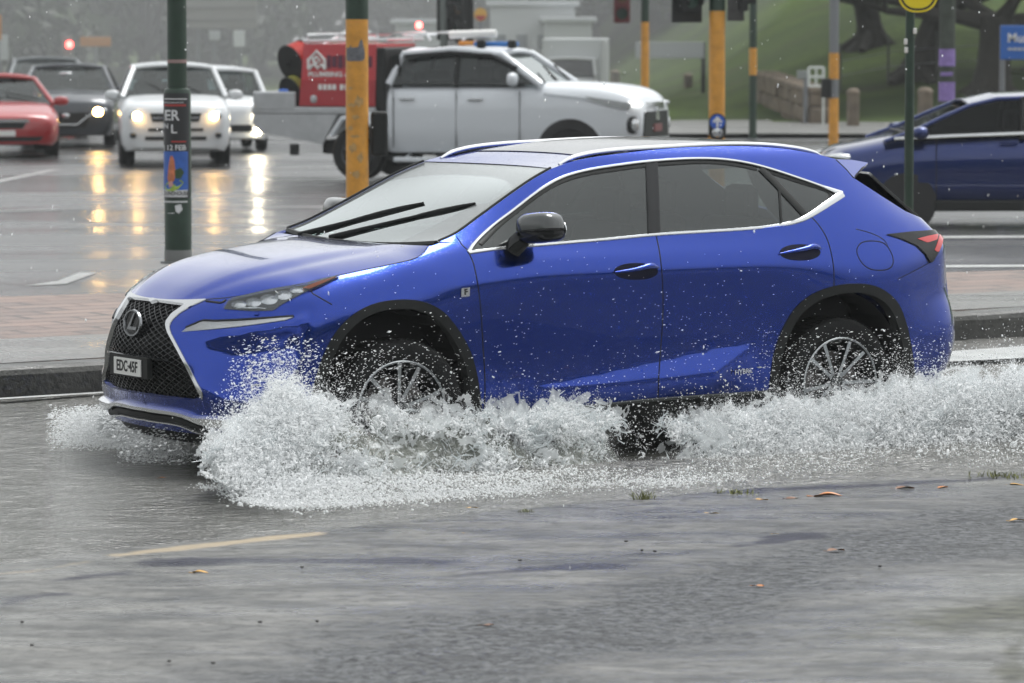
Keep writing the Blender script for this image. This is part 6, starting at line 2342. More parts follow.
# ---- sandstone wall and stone posts on the grass
STONE = mat('sandstone', (.155, .125, .092), rough=.85, noise=.4, nscale=3.0, bump=.8, bscale=5)
a_, b_ = at_depth(763, 105, 93), at_depth(821, 127, 86)
dv = (b_ - a_)[:2]
L_ = float(np.linalg.norm(dv))
o = empty('stone_wall', (float(a_[0]), float(a_[1]), 0), math.atan2(dv[1], dv[0]), 'low weathered sandstone wall on the grass beside the banded grey pole', 'wall')
q, q2 = MB(), MB()
r_ = np.random.default_rng(9)
nb = 9
for k in range(nb):
    for row in range(3):
        t0 = (k + .5 + (.25 if row % 2 else -.05)) / nb
        Yk = a_[1] + (b_[1] - a_[1]) * t0
        zt_ = z_at(74 + (92 - 74) * t0, Yk)
        zb_ = z_at(107 + (128 - 107) * t0, Yk) - .25
        H_ = (zt_ - zb_) / 3
        q.bevel_box((t0 * L_, r_.normal(0, .012), zb_ + H_ * (row + .5)), (L_ / nb + .01, .45 + r_.normal(0, .02), H_ - .01), .03)
    t0 = (k + .5) / nb
    q2.bevel_box((t0 * L_, 0, z_at(73 + (91 - 73) * t0, a_[1] + (b_[1] - a_[1]) * t0)), (L_ / nb + .02, .54, .13), .03)
q.build('masonry', STONE, o)
q2.build('coping', STONE, o)
POSTS = 'squat stone posts on the grass'
for (u, v0, v1, w_, Y_, lab) in ((853, 88, 130, 12, 84, 'squat stone post just right of the banded grey pole'), (925, 87, 122, 14, 80, 'squat stone post between the thin green post and the purple wrapped pole'),
                                 (688, 73, 101, 9, 98, 'brown stone post below the long pale sign'), (615, 70, 84, 9, 104, 'far pale stone post above the ute bonnet')):
    p = at_depth(u, v1, Y_)
    zg = min(float(p[2]), float(hill_z(p[0], Y_)))
    h_ = z_at(v0, Y_) - zg
    r0 = w_ / 2 * Y_ / FPX
    o = empty('stone_post', (float(p[0]), Y_, zg), .3, lab, 'stone post', POSTS)
    MB().bevel_box((0, 0, h_ * .42), (r0 * 1.75, r0 * 1.75, h_ * .84), .03).build('shaft', STONE, o)
    MB().lathe([(0, h_), (r0 * .7, h_ * .985), (r0 * 1.05, h_ * .93), (r0 * 1.12, h_ * .87), (r0 * .95, h_ * .82)], 14).build('cap', STONE, o, smooth=True)
# thin wire fence posts on the grass
o = empty('wire_fence', (float(at_depth(888, 100, 92)[0]), 92, .3), 0, 'thin wire and post fence across the grass behind the green sign post', 'fence')
for u in (840, 888, 936, 984, 1032):
    p = at_depth(u, 100, 92)
    zg = float(hill_z(p[0], 92))
    MB().tube([(p[0] - o.location.x, 0, zg - .35), (p[0] - o.location.x, 0, zg + .75)], .03, 6).build('post', mat('dark_post', (.05, .055, .045), rough=.7), o)
q = MB()
for dz in (.35, .68):
    q.tube([(float(at_depth(u, 100, 92)[0]) - o.location.x, 0, float(hill_z(at_depth(u, 100, 92)[0], 92)) - .3 + dz) for u in (830, 888, 936, 984, 1040)], .008, 5)
q.build('wire', GALV, o)

# ---- pale buildings and a lit truck in the mist behind the ute
MISTW = mat('pale_render', (.42, .44, .44), rough=.7)
MISTG = mat('pale_glass', (.10, .12, .13), rough=.25)


def pale_building(u0, u1, v0, Y, label, depth_=6, rows_=1, cols_=3, h_extra=0.0):
    a, b = at_depth(u0, v0, Y), at_depth(u1, v0, Y)
    o = empty('building', (float((a[0] + b[0]) / 2), Y + depth_ / 2, 0), 0, label, 'building')
    w_, h_ = float(b[0] - a[0]), float(a[2])
    MB().bevel_box((0, 0, h_ / 2), (w_, depth_, h_), .04).build('wall', MISTW, o)
    MB().bevel_box((0, 0, h_ + .06), (w_ + .25, depth_ + .25, .14), .03).build('roof', PALE, o)
    for i in range(cols_):
        for j in range(rows_):
            f_ = MB().bevel_box((-w_ / 2 + w_ * (i + .5) / cols_, -depth_ / 2 - .01, h_ * (.62 - .3 * j)), (w_ / cols_ * .6, .06, h_ * .2), .01).build('window', MISTW, o)
            MB().box((-w_ / 2 + w_ * (i + .5) / cols_, -depth_ / 2 - .045, h_ * (.62 - .3 * j)), (w_ / cols_ * .5, .02, h_ * .16)).build('pane', MISTG, f_)
    return o


pale_building(490, 575, 6, 112, 'pale flat roofed building in the mist behind the ute cab', 6, 1, 4)
pale_building(545, 592, 22, 108, 'narrow pale building in the mist above the ute windscreen', 5, 1, 2)
pale_building(395, 445, 24, 114, 'faint pale building in the mist above the ladder rack', 6, 1, 3)
c = place('box_truck', 570, 117, 26, D2R(-95), 'misty pale truck with two small lit lamps above the ute bonnet', 'truck')
MB().bevel_box((-3.2, 0, 1.75), (4.6, 2.3, 2.5), .06).build('cargo_box', MISTW, c)
body_mb([(.0, .95, .5, 1.3), (-.1, 1.0, .45, 1.5), (-.8, 1.02, .45, 1.6), (-1.0, 1.02, .45, 1.6)]).build('body', MISTW, c, smooth=True)
cabin(c, [(-.05, 1.55), (-.3, 2.2), (-.85, 2.2), (-.9, 1.55)], 1.55, 2.2, .98, .88, MISTW, DGL, .06, shade=False)
car_wheels(c, (-.8, -4.2), 1.0, .42, .25)
for s in (1, -1):
    blob('headlight', (.02, s * .7, .9), (.05, .13, .11), LAMPON if s == -1 else LAMPC, c)
blob('marker_lamp', (.02, -.95, 1.05), (.05, .09, .07), mat('lit_orange_lamp', (.9, .4, .1), emit=(1, .45, .12), estr=9), c)
# ================================================================== trees
BARK = mat('bark', (.022, .020, .015), rough=.9, noise=.4, nscale=4, bump=.8, bscale=8)


def leaf_mat(name, c):
    m, t, b = nodes_mat(name)
    inf = t.nodes.new('ShaderNodeObjectInfo')
    geo = t.nodes.new('ShaderNodeNewGeometry')
    hsn = t.nodes.new('ShaderNodeHueSaturation')
    hsn.inputs['Color'].default_value = (*c, 1)
    rr = N_(t, 'ShaderNodeMapRange')
    rr.inputs[3].default_value, rr.inputs[4].default_value = .45, 1.6
    t.links.new(geo.outputs['Random Per Island'], rr.inputs[0])
    t.links.new(rr.outputs[0], hsn.inputs['Value'])
    t.links.new(hsn.outputs[0], b.inputs['Base Color'])
    b.inputs['Roughness'].default_value = .55
    b.inputs['Specular IOR Level'].default_value = .3
    return m


LEAF = [leaf_mat('leaves_dark', (.022, .036, .014)), leaf_mat('leaves_olive', (.030, .042, .016)), leaf_mat('leaves_fig', (.022, .038, .014))]


def foliage(r, clumps, per, leaf):
    """leaf faces scattered through clumps (centre, radii)"""
    V, F = [], []
    for (c_, rad) in clumps:
        n_ = int(per * (rad[0] * rad[1] * rad[2]) ** .667)
        d = r.normal(size=(n_, 3))
        d /= np.linalg.norm(d, axis=1)[:, None]
        rr = r.uniform(.35, 1.08, n_) ** .6
        P = np.asarray(c_) + d * rr[:, None] * np.asarray(rad)
        for p in P:
            a, b = r.normal(size=3), r.normal(size=3)
            a /= np.linalg.norm(a); b -= a * (a @ b); b /= np.linalg.norm(b)
            s_ = leaf * r.uniform(.6, 1.5)
            i = len(V)
            V += [p - a * s_, p + b * s_ * .45, p + a * s_, p - b * s_ * .45]
            F.append((i, i + 1, i + 2, i + 3))
    return V, F


def make_tree(seed, h, crown_r, low, trunk_r, leafm, dens=42, leaf=.22, nlimb=7, spread=.9, label='', group=None):
    r = np.random.default_rng(seed)
    o = empty('tree', (0, 0, 0), 0, label, 'tree', group)
    q = MB()
    top = Vector((r.normal(0, .3), r.normal(0, .3), h * .72))
    fork = Vector((r.normal(0, .12), r.normal(0, .12), max(low, .8)))
    q.tube([(0, 0, -.4), (0, 0, .15), fork * .6, fork], [trunk_r * 1.9, trunk_r * 1.25, trunk_r, trunk_r * .9], 12)
    clumps = []
    for k in range(nlimb):
        an = 2 * math.pi * (k + r.uniform(-.3, .3)) / nlimb
        rr = crown_r * r.uniform(.55, 1.0) * spread
        e = Vector((rr * math.cos(an), rr * math.sin(an), low + (h - low) * r.uniform(.12, .8)))
        m1 = fork.lerp(e, .45) + Vector((0, 0, .10 * h * r.uniform(.2, 1)))
        q.tube([fork, m1, e], [trunk_r * .6, trunk_r * .36, trunk_r * .12], 7)
        clumps.append((e, (crown_r * r.uniform(.38, .58), crown_r * r.uniform(.38, .58), crown_r * r.uniform(.26, .42))))
    q.tube([fork, fork.lerp(top, .5), top], [trunk_r * .7, trunk_r * .4, trunk_r * .12], 7)
    for k in range(5):
        clumps.append((Vector((r.normal(0, .3 * crown_r), r.normal(0, .3 * crown_r), low + (h - low) * r.uniform(.45, .95))), (crown_r * .5, crown_r * .5, crown_r * .36)))
    q.build('trunk', BARK, o, smooth=True)
    V, F = foliage(r, clumps, dens, leaf)
    link_mesh('crown', V, F, leafm, o, smooth=False)
    return o


def dup_tree(src, label, group):
    c_ = copy_tree(src, None)
    tag(c_, label, 'tree', group)
    return c_


def put(o, u, Y, s=1.0, rz=0.0, z=None):
    x = float(at_depth(u, 60, Y)[0])
    o.location = (x, Y, float(hill_z(x, Y)) if z is None and Y > 84 else (z or 0))
    o.scale = (s, s, s)
    o.rotation_euler = (0, 0, rz)
    return o


GB = 'dark trees in the mist across the road'
t1 = make_tree(1, 8.5, 3.8, .2, .22, LEAF[0], 120, .26, 8, 1.0, 'dark bushy tree in the mist at the far left', GB)
t2 = make_tree(2, 9.5, 4.2, .3, .25, LEAF[1], 120, .28, 8, 1.0, 'olive green tree in the mist behind the red far light', GB)
put(t1, 20, 122, .95)
put(t2, 88, 128, .9)
TREES = [(0, -50, 116, 1.0, 'dark tree cut by the left edge of the picture'), (0, 140, 124, 1.0, 'dark tree in the mist just left of the postered pole'), (1, 205, 132, 1.05, 'dim tree in the mist behind the large grey sign'), (0, 262, 136, 1.0, 'dim tree in the mist right of the large grey sign'),
         (1, 322, 142, 1.1, 'dim tree in the mist above the hose reels'), (0, 385, 150, 1.1, 'pale misty tree above the red plumbing box'), (1, 445, 152, 1.1, 'pale misty tree behind the black lantern'), (0, 515, 150, 1.0, 'dim tree behind the pale flat roofed building'),
         (1, 600, 132, 1.0, 'dark tree in the mist left of the red cased lantern'), (0, 655, 122, .9, 'dark tree behind the long pale sign'), (1, 708, 126, .85, 'dark tree on the rise behind the orange pole with the push button'), (0, 60, 142, 1.3, 'tall dim tree between the two left trees'),
         (1, 170, 150, 1.35, 'tall dim tree behind the postered pole'), (0, 620, 146, 1.2, 'tall dim tree on the rise above the ute bonnet'), (1, 762, 140, .9, 'dim tree on top of the rise behind the thin banded pole')]
for k, (i_, u, Y_, s, lab) in enumerate(TREES):
    put(dup_tree((t1, t2)[i_], lab, GB), u, Y_, s, 1.3 * k + .5)
# bare-stemmed figs on the grass at the right
GF = 'spreading trees on the grass bank'


def fig(u, Y_, lean, r0, label, limbs, seed, crown):
    x = float(at_depth(u, 60, Y_)[0])
    o = empty('fig_tree', (x, Y_, float(hill_z(x, Y_)) - .1), 0, label, 'tree', GF)
    q = MB()
    fk = Vector((lean, 0, limbs[0]))
    q.tube([(-.1, 0, -.3), (0, 0, .1), Vector((lean * .35, 0, fk.z * .4)), fk * .75 + Vector((0, 0, 0)), fk], [r0 * 2.1, r0 * 1.35, r0, r0 * .95, r0 * 1.1], 14)
    for k in range(5):
        a = k * 1.3 + seed
        q.tube([(math.cos(a) * r0 * 2.6, math.sin(a) * r0 * 2.6, -.12), (math.cos(a) * r0 * 1.2, math.sin(a) * r0 * 1.2, .12), (0, 0, .6)], [r0 * .3, r0 * .45, r0 * .4], 8)
    clumps = []
    r = np.random.default_rng(seed)
    for (dx, dy, dz) in limbs[1]:
        e = fk + Vector((dx, dy, dz))
        q.tube([fk - Vector((0, 0, .15)), fk + Vector((dx * .4, dy * .4, dz * .25)), e], [r0 * .62, r0 * .42, r0 * .22], 9)
        for j in range(2):
            e2 = e + Vector((dx * .5 + r.normal(0, .4), dy * .5 + r.normal(0, .6), abs(r.normal(.6, .4))))
            q.tube([e, e2], [r0 * .2, r0 * .06], 6)
            clumps.append((e2 + Vector((0, 0, .5)), (1.5, 1.5, .8)))
        clumps.append((e + Vector((0, 0, .9)), (1.6, 1.6, .8)))
    q.build('trunk', BARK, o, smooth=True)
    V, F = foliage(r, [((fk.x + c_[0].x * 0 + c_[0].x - fk.x, c_[0].y, c_[0].z + crown), c_[1]) for c_ in clumps], 110, .17)
    link_mesh('crown', V, F, LEAF[2], o, smooth=False)
    return o


fig(992, 90.5, .1, .37, 'thick trunked fig tree beside the blue information sign', (1.75, [(-2.4, .4, .15), (2.0, .6, -.15), (.6, -1.0, .9), (-1.0, 1.2, .8)]), 3, .25)
fig(918, 92.5, .55, .34, 'leaning fig tree behind the thin green sign post', (1.7, [(-2.6, .4, .3), (2.2, .4, .6), (-.8, -.9, .9), (.5, 1.2, .8)]), 5, .2)
fig(872, 96.5, -.2, .30, 'spreading fig tree farther up the bank behind the banded grey pole', (1.2, [(-2.4, .2, .35), (2.6, -.3, .2), (.5, 1.0, 1.2), (-1.1, -.8, .9)]), 8, .3)
fig(1052, 93, .1, .34, 'fig tree beyond the right edge behind the blue information sign', (1.9, [(-2.8, .2, -.1), (2.0, .5, .6), (-.6, -.8, .9)]), 11, .3)

# ================================================================== spray, rain, leaves, weeds
def water_white(name, c, rough, tl):
    m, t, b = nodes_mat(name)
    b.inputs['Base Color'].default_value = (*c, 1)
    b.inputs['Roughness'].default_value = rough
    b.inputs['Specular IOR Level'].default_value = .8
    tr = t.nodes.new('ShaderNodeBsdfTranslucent')
    tr.inputs[0].default_value = (*c, 1)
    mx = t.nodes.new('ShaderNodeMixShader')
    mx.inputs[0].default_value = tl
    t.links.new(b.outputs[0], mx.inputs[1])
    t.links.new(tr.outputs[0], mx.inputs[2])
    t.links.new(mx.outputs[0], t.nodes['Material Output'].inputs['Surface'])
    return m


SPRAY = water_white('spray_water', (.97, .98, .985), .14, .72)
STRAND = water_white('strand_water', (.80, .83, .84), .08, .5)
FOAM = water_white('foam', (.97, .98, .985), .4, .68)
# unit drops
_oct = (np.array([(1, 0, 0), (-1, 0, 0), (0, 1, 0), (0, -1, 0), (0, 0, 1), (0, 0, -1)], float), [(0, 2, 4), (2, 1, 4), (1, 3, 4), (3, 0, 4), (2, 0, 5), (1, 2, 5), (3, 1, 5), (0, 3, 5)])


def drops(name, P, size, stretch=None, m=None, label=None):
    """one object holding loose drops: (n,3) points, sizes, stretch vectors"""
    n = len(P)
    V0, F0 = _oct
    r = np.random.default_rng(n)
    R_ = r.normal(size=(n, 3, 3))
    q_, _ = np.linalg.qr(R_)
    sc = r.uniform(.55, 1.35, (n, 1, 3)) * np.asarray(size)[:, None, None]
    V = np.einsum('nij,nkj->nki', q_, V0[None] * sc)
    if stretch is not None:
        sdir = stretch / (np.linalg.norm(stretch, axis=1)[:, None] + 1e-9)
        k = np.linalg.norm(stretch, axis=1)
        V += (V @ sdir[:, :, None]) * sdir[:, None, :] * k[:, None, None]
    V = (V + P[:, None]).reshape(-1, 3)
    F = (np.array(F0)[None] + (np.arange(n) * 6)[:, None, None]).reshape(-1, 3)
    me = bpy.data.meshes.new(name)
    me.vertices.add(len(V)); me.vertices.foreach_set('co', V.ravel())
    me.loops.add(F.size); me.loops.foreach_set('vertex_index', F.ravel().astype(np.int32))
    me.polygons.add(len(F)); me.polygons.foreach_set('loop_start', (np.arange(len(F)) * 3).astype(np.int32))
    me.polygons.foreach_set('loop_total', np.full(len(F), 3, np.int32))
    me.polygons.foreach_set('use_smooth', np.ones(len(F), bool))
    me.materials.append(m or SPRAY)
    me.update(); me.validate()
    o = bpy.data.objects.new(name, me)
    COL.objects.link(o)
    return tag(o, label, 'spray', kind='stuff')


r = np.random.default_rng(21)


def vnoise(P, f, seed):
    rr_ = np.random.default_rng(seed)
    z = np.zeros(len(P))
    for _ in range(7):
        k = rr_.normal(size=3) * f
        z += np.sin(P @ k + rr_.uniform(0, 6.28) + 1.5 * np.sin(P @ (rr_.normal(size=3) * f * .7)))
    return z / 3.2


# spray curtain thrown out along the near side: crest height (in the picture) by column, out from the wheels
UA = np.array([205, 232, 250, 275, 290, 310, 335, 365, 400, 440, 480, 520, 560, 600, 640, 680, 720, 760, 800, 840, 880, 920, 960, 1000, 1040, 1100])
VT = np.array([462, 430, 412, 392, 384, 398, 402, 407, 409, 408, 411, 407, 401, 408, 425, 420, 411, 404, 401, 399, 392, 384, 378, 374, 372, 370])
VB = np.array([476, 488, 493, 497, 498, 498, 497, 496, 494, 492, 490, 488, 486, 485, 483, 480, 476, 472, 468, 464, 461, 459, 457, 455, 453, 450])
OUT = np.array([1.45, 1.30, 1.25, 1.22, 1.20, 1.16, 1.13, 1.12, 1.12, 1.14, 1.16, 1.17, 1.16, 1.15, 1.17, 1.16, 1.13, 1.12, 1.12, 1.14, 1.2, 1.25, 1.3, 1.35, 1.4, 1.45])


def curtain(n, pw, seed, spread=.16):
    """points in the curtain: density bunched by noise, thinner towards the crest"""
    r = np.random.default_rng(seed)
    u = r.uniform(200, 1090, n)
    h = r.uniform(0, 1, n) ** pw            # 0 = foot, 1 = crest
    vt, vb, ow = np.interp(u, UA, VT), np.interp(u, UA, VB), np.interp(u, UA, OUT)
    wob = 9 * np.sin(u * .11) + 6 * np.sin(u * .29 + 1) + 5 * np.sin(u * .53 + 2)
    v = vb + (vt + wob * np.interp(u, [250, 320, 500, 600], [.55, .22, .3, .55]) * h - vb) * h
    # lateral plane: the foot lies farther out than the crest
    w = ow + .55 * (1 - h) ** 1.2 * np.interp(u, [200, 300, 700, 1100], [.6, .75, .6, .45]) + r.normal(0, spread, n) * (1 - .4 * h)
    P = np.empty((n, 3))
    d = np.stack([np.full(n, 0.), np.full(n, 0.), np.full(n, 0.)], 1)
    D3 = _F[None] * FPX + np.stack([u - 512, 0 * u, 0 * u], 1) - _U[None] * (v - 341.5)[:, None]
    D3 /= np.linalg.norm(D3, axis=1)[:, None]
    Dc = np.stack([_cs * D3[:, 0] + _sn * D3[:, 1], -(-_sn * D3[:, 0] + _cs * D3[:, 1]), D3[:, 2]], 1)
    tt = (w - _OL[1]) / Dc[:, 1]
    Q = _OL + Dc * tt[:, None]
    return car_to_world(Q), u, v, h


def upd(P, u, h, thr, f=4.2, seed=3):
    nz = vnoise(P, f, seed) + .7 * vnoise(P, f * 2.7, seed + 1) + .6 * vnoise(P, f * 7, seed + 2)
    return nz > thr(u, h)


# where the curtain is thin: a dark gap under the sill, and the glassy wall of water behind the front wheel
def thin(u, h):
    g = np.interp(u, [200, 226, 275, 350, 420, 560, 600, 622, 655, 690, 760, 900, 1100], [1.3, .3, -.75, -.35, -.3, -.25, .0, .8, .8, -.3, -.8, -1.0, -1.1])
    mid = np.interp(u, [290, 350, 420, 560, 625, 690, 800, 1000], [.0, .8, 1.3, 1.3, .5, .35, .35, .2])
    return g + mid * np.exp(-((h - .48) / .24) ** 2) + 3.2 * np.clip(h - .86, 0, 1) * np.interp(u, [240, 300, 340], [.5, .6, 1.6])


P, u, v, h = curtain(210000, .85, 1)
k = upd(P, u, h, thin) & (P[:, 2] > .02)
P, h = P[k], h[k]
sz = r.lognormal(math.log(.0019), .6, len(P)).clip(.0008, .008)
drops('spray', P, sz, r.normal(size=(len(P), 3)) * [1.5, .8, 1.3], label='white spray curtain thrown up beside the blue SUV')
# finer outliers above and ahead
P, u, v, h = curtain(70000, .5, 2, .3)
P[:, 2] += np.abs(r.normal(0, .11, len(P))) * (h > .4)
k = (r.uniform(0, 1, len(P)) < np.interp(u, [200, 235, 300, 330, 350, 480, 600, 720, 780, 1000], [.4, 1, 1, .6, .10, .05, .06, .16, .22, .7])) & (P[:, 2] > .03) & (vnoise(P, 6, 77) > -.5)
P = P[k]
sz = r.lognormal(math.log(.0019), .5, len(P)).clip(.0009, .006)
drops('fine_spray', P, sz, r.normal(size=(len(P), 3)) * .4, label='fine droplets scattered above the spray curtain')
# dense white burst at the front corner
n = 32000
d_ = r.normal(size=(n, 3))
d_ /= np.linalg.norm(d_, axis=1)[:, None]
rad = r.uniform(0, 1, n) ** .55
c0_ = at_w(268, 436, 1.2)
Q = c0_ + d_ * rad[:, None] * np.array([.33, .15, .23]) + (d_[:, 2:3] > 0) * (rad[:, None] ** 3) * np.array([-.03, .0, .10])
P = car_to_world(Q)
k = (vnoise(P, 7, 51) + .8 * vnoise(P, 19, 52) > -.35 + .9 * rad ** 2) & (P[:, 2] > .02)
P = P[k]
drops('spray_burst', P, r.lognormal(math.log(.0024), .55, len(P)).clip(.001, .009), r.normal(size=(len(P), 3)) * .3, label='dense white burst of water at the front corner of the SUV')


# the finest mist: too small to tell one drop from the next
P, u, v, h = curtain(300000, .62, 5, .2)
P[:, 2] += np.abs(r.normal(0, .05, len(P))) * (h > .5)
k = (vnoise(P, 4.2, 3) + .5 * vnoise(P, 11, 4) > thin(u, h) * .8 - .15) & (P[:, 2] > .03) & (r.uniform(0, 1, len(P)) < np.interp(u, [200, 235, 300, 340, 480, 600, 700, 1000], [.3, 1, 1, .75, .5, .45, .8, 1]))
P = P[k]
drops('spray_mist', P, r.lognormal(math.log(.0012), .35, len(P)), label='fine white mist hanging in the spray curtain')


# torn strands along the crest and loose in the curtain
def ligaments(n, seed, pw, thr=-.2, hmin=0.0):
    P, u, v, h = curtain(n, pw, seed, .08)
    k = (vnoise(P, 4.2, 3) + .6 * vnoise(P, 12, 4) > thr + thin(u, h) * .35) & (P[:, 2] > .03) & (h > hmin)
    P, h = P[k], h[k]
    r = np.random.default_rng(seed)
    mb = MB()
    for p in P:
        ln = r.uniform(.02, .10)
        a = r.normal(0, .6) + (.5 if r.uniform() < .5 else 2.4)
        t = np.array([_cs * math.cos(a), _sn * math.cos(a), math.sin(a) * .9])
        c = r.normal(0, .5, 3)
        q = [p + t * ln * s_ + c * ln * s_ * s_ + r.normal(0, .005, 3) for s_ in (-.5, -.2, .15, .5)]
        rr_ = r.uniform(.0014, .0042)
        mb.tube(q, [rr_ * .4, rr_ * r.uniform(.7, 1.4), rr_ * r.uniform(.5, 1.4), rr_ * .3], 5, cap=False)
    o = mb.build('water_strands', STRAND, None, smooth=True)
    return tag(o, 'torn strands of water in the spray curtain', 'spray', kind='stuff')


ligaments(1200, 7, .9)
ligaments(2600, 8, .28, -.1, .72)
# lacy films of water torn into holes, thrown up and outward
SHEET = water_white('film_water', (.88, .91, .92), .05, .5)
_t = SHEET.node_tree
_o = _t.nodes['Material Output']
_s = _o.inputs['Surface'].links[0].from_socket
_tr = _t.nodes.new('ShaderNodeBsdfTransparent')
_m = _t.nodes.new('ShaderNodeMixShader')
_m.inputs[0].default_value = .42
_t.links.new(_s, _m.inputs[1])
_t.links.new(_tr.outputs[0], _m.inputs[2])
_t.links.new(_m.outputs[0], _o.inputs['Surface'])
r5 = np.random.default_rng(91)
P, u, v, h = curtain(900, .5, 92, .06)
k = (h > .25) & (thin(u, h) < .75) & (P[:, 2] > .05)
P, u, h = P[k][:230], u[k][:230], h[k][:230]
V, F = [], []
g = 26
for p, u_, h_ in zip(P, u, h):
    sx_, sz_ = r5.uniform(.06, .20), r5.uniform(.05, .15) * (1.3 - .5 * h_)
    al = r5.normal(0, .45)
    tx = np.array([_cs * math.cos(al), _sn * math.cos(al), math.sin(al)])
    out_ = np.array([_sn, -_cs, 0.0])
    tz = np.cross(tx, out_) * -1
    tz = tz + out_ * r5.normal(.1, .35)
    A, B = np.meshgrid(np.linspace(-1, 1, g), np.linspace(-1, 1, g), indexing='ij')
    A, B = A.ravel(), B.ravel()
    Q = p + A[:, None] * sx_ * tx + B[:, None] * sz_ * tz
    sd_ = int(r5.integers(1 << 30))
    Q = Q + out_ * (.035 * vnoise(Q, 9, sd_))[:, None] + np.array([0, 0, 1]) * (.02 * vnoise(Q, 12, sd_ + 1))[:, None]
    fo = vnoise(Q, 16, sd_ + 2) + .9 * vnoise(Q, 45, sd_ + 3) + .5 - 1.7 * (A ** 2 + B ** 2)
    base = len(V)
    V += list(Q)
    for a in range(g - 1):
        for b_ in range(g - 1):
            q = (a * g + b_, a * g + b_ + 1, (a + 1) * g + b_ + 1, (a + 1) * g + b_)
            f_ = fo[list(q)]
            if f_.min() > -.35 and abs(f_.mean()) < .95:
                F.append(tuple(i + base for i in q))
V = np.array(V)
V[:, 2] = np.maximum(V[:, 2], .02)
tag(link_mesh('water_films', V, F, SHEET, smooth=True), 'torn films of water in the spray curtain', 'spray', kind='stuff')
# the glassy wall of water between the wheels
m, t, b = nodes_mat('water_wall')
b.inputs['Base Color'].default_value = (.16, .17, .15, 1)
b.inputs['Roughness'].default_value = .10
b.inputs['Specular IOR Level'].default_value = .8
tcw = t.nodes.new('ShaderNodeTexCoord')
f1 = noise(t, mapped(t, tcw.outputs['Object'], (1, 1, 1.6)), 9, 5, .7, .6)
bp = N_(t, 'ShaderNodeBump', Strength=1.0, Distance=.05)
t.links.new(f1, bp.inputs['Height'])
t.links.new(bp.outputs[0], b.inputs['Normal'])
f2 = noise(t, tcw.outputs['Object'], 16, 4, .7, .5)
t.links.new(ramp(t, f2, [(.50, (.13, .14, .12)), (.66, (.62, .64, .64))]), b.inputs['Base Color'])
wu, wh = np.linspace(255, 1080, 240), np.linspace(0, 1, 36)
V, F = [], []
for u_ in wu:
    vt = np.interp(u_, UA, VT) + np.interp(u_, [255, 330, 600, 625, 655, 690, 1080], [40, 8, 10, 52, 52, 24, 22]) + 5 * math.sin(u_ * .13) + 4 * math.sin(u_ * .31)
    vb = np.interp(u_, UA, VB)
    ow = np.interp(u_, UA, OUT)
    for h_ in wh:
        v_ = vb + (vt - vb) * h_ ** .9
        w_ = ow - .02 + .5 * (1 - h_) ** 1.3 * np.interp(u_, [200, 300, 700, 1100], [.6, .75, .6, .45])
        V.append(at_w(u_, v_, w_))
V = np.array(V)
V[:, 1] += .045 * vnoise(V, 5, 61) + .02 * vnoise(V, 14, 62)
V = car_to_world(V)
n = len(wh)
F = [(i * n + j, (i + 1) * n + j, (i + 1) * n + j + 1, i * n + j + 1) for i in range(len(wu) - 1) for j in range(n - 1)]
fo = vnoise(V, 4.5, 63) + .6 * vnoise(V, 13, 64)
F = [f for f in F if np.mean(fo[list(f)]) > -.85 + .9 * max(0, (f[0] % n) / n - .55) * 2]
tag(link_mesh('water_wall', V, F, m, smooth=True), 'glassy wall of grey water pushed up along the side of the SUV', 'spray', kind='stuff')
# churned foam lying on the water at the foot of the curtain
P, u, v, h = curtain(330000, 3.2, 9, .22)
k = (vnoise(P, 3.2, 13) + .6 * vnoise(P, 9, 14) + .5 * vnoise(P, 24, 15) > np.interp(u, [200, 235, 300, 420, 600, 760, 1000], [.9, .1, -1.0, -.6, -.2, -.2, 0]) + .5 * np.clip(.12 - h, 0, 1) * 6) & (h < .35)
P, h = P[k], h[k]
P[:, :2] += (np.array([_sn, -_cs])[None] * r.exponential(.05, len(P))[:, None]) + r.normal(0, .03, (len(P), 2))
P[:, 2] = np.maximum(P[:, 2] * .7, .035) + r.uniform(0, .02, len(P)) - .015
sz = r.lognormal(math.log(.0020), .55, len(P)).clip(.001, .007)
drops('foam', P, sz, np.tile([1.2, .7, 0], (len(P), 1)) * r.uniform(.1, .9, (len(P), 1)), FOAM, label='churned white foam at the foot of the spray')


# spray on the far side of the bumper, left of the car, and under the nose
def cloud(n, u0, u1, v0, v1, w0, seed, size, label, peak=.5):
    r = np.random.default_rng(seed)
    u = u0 + (u1 - u0) * np.clip(r.beta(2.2, 2.2, n), 0, 1)
    v = v0 + (v1 - v0) * r.beta(2.2, 2.0, n)
    w = w0 + r.normal(0, .30, n)
    Q = np.array([at_w(a, b_, c_) for a, b_, c_ in zip(u, v, w)])
    P = car_to_world(Q)
    P[:, 2] = np.where(P[:, 2] < .03, .03 + r.uniform(0, .03, len(P)), P[:, 2])
    P = P[vnoise(P, 5, seed) + .5 * vnoise(P, 15, seed + 1) > -.6]
    sz = r.lognormal(math.log(size), .5, len(P)).clip(.0015, .014)
    return drops('spray', P, sz, np.tile([1.4, .3, .2], (len(P), 1)), label=label)


cloud(22000, 45, 190, 404, 452, -1.15, 31, .0022, 'low spray in front of the far headlight side of the SUV')
cloud(6000, 110, 235, 424, 466, -.2, 32, .0018, 'thin spray under the nose of the SUV')
cloud(1600, 290, 960, 235, 480, 1.05, 33, .0011, 'specks of spray flung up beside the doors')
cloud(1800, 300, 480, 335, 425, 1.02, 34, .0014, 'specks of spray in front of the front wheel')
cloud(2600, 740, 960, 325, 415, 1.05, 35, .0014, 'specks of spray in front of the rear wheel')
cloud(2600, 225, 330, 330, 420, 1.12, 36, .0018, 'specks of spray beside the front bumper')

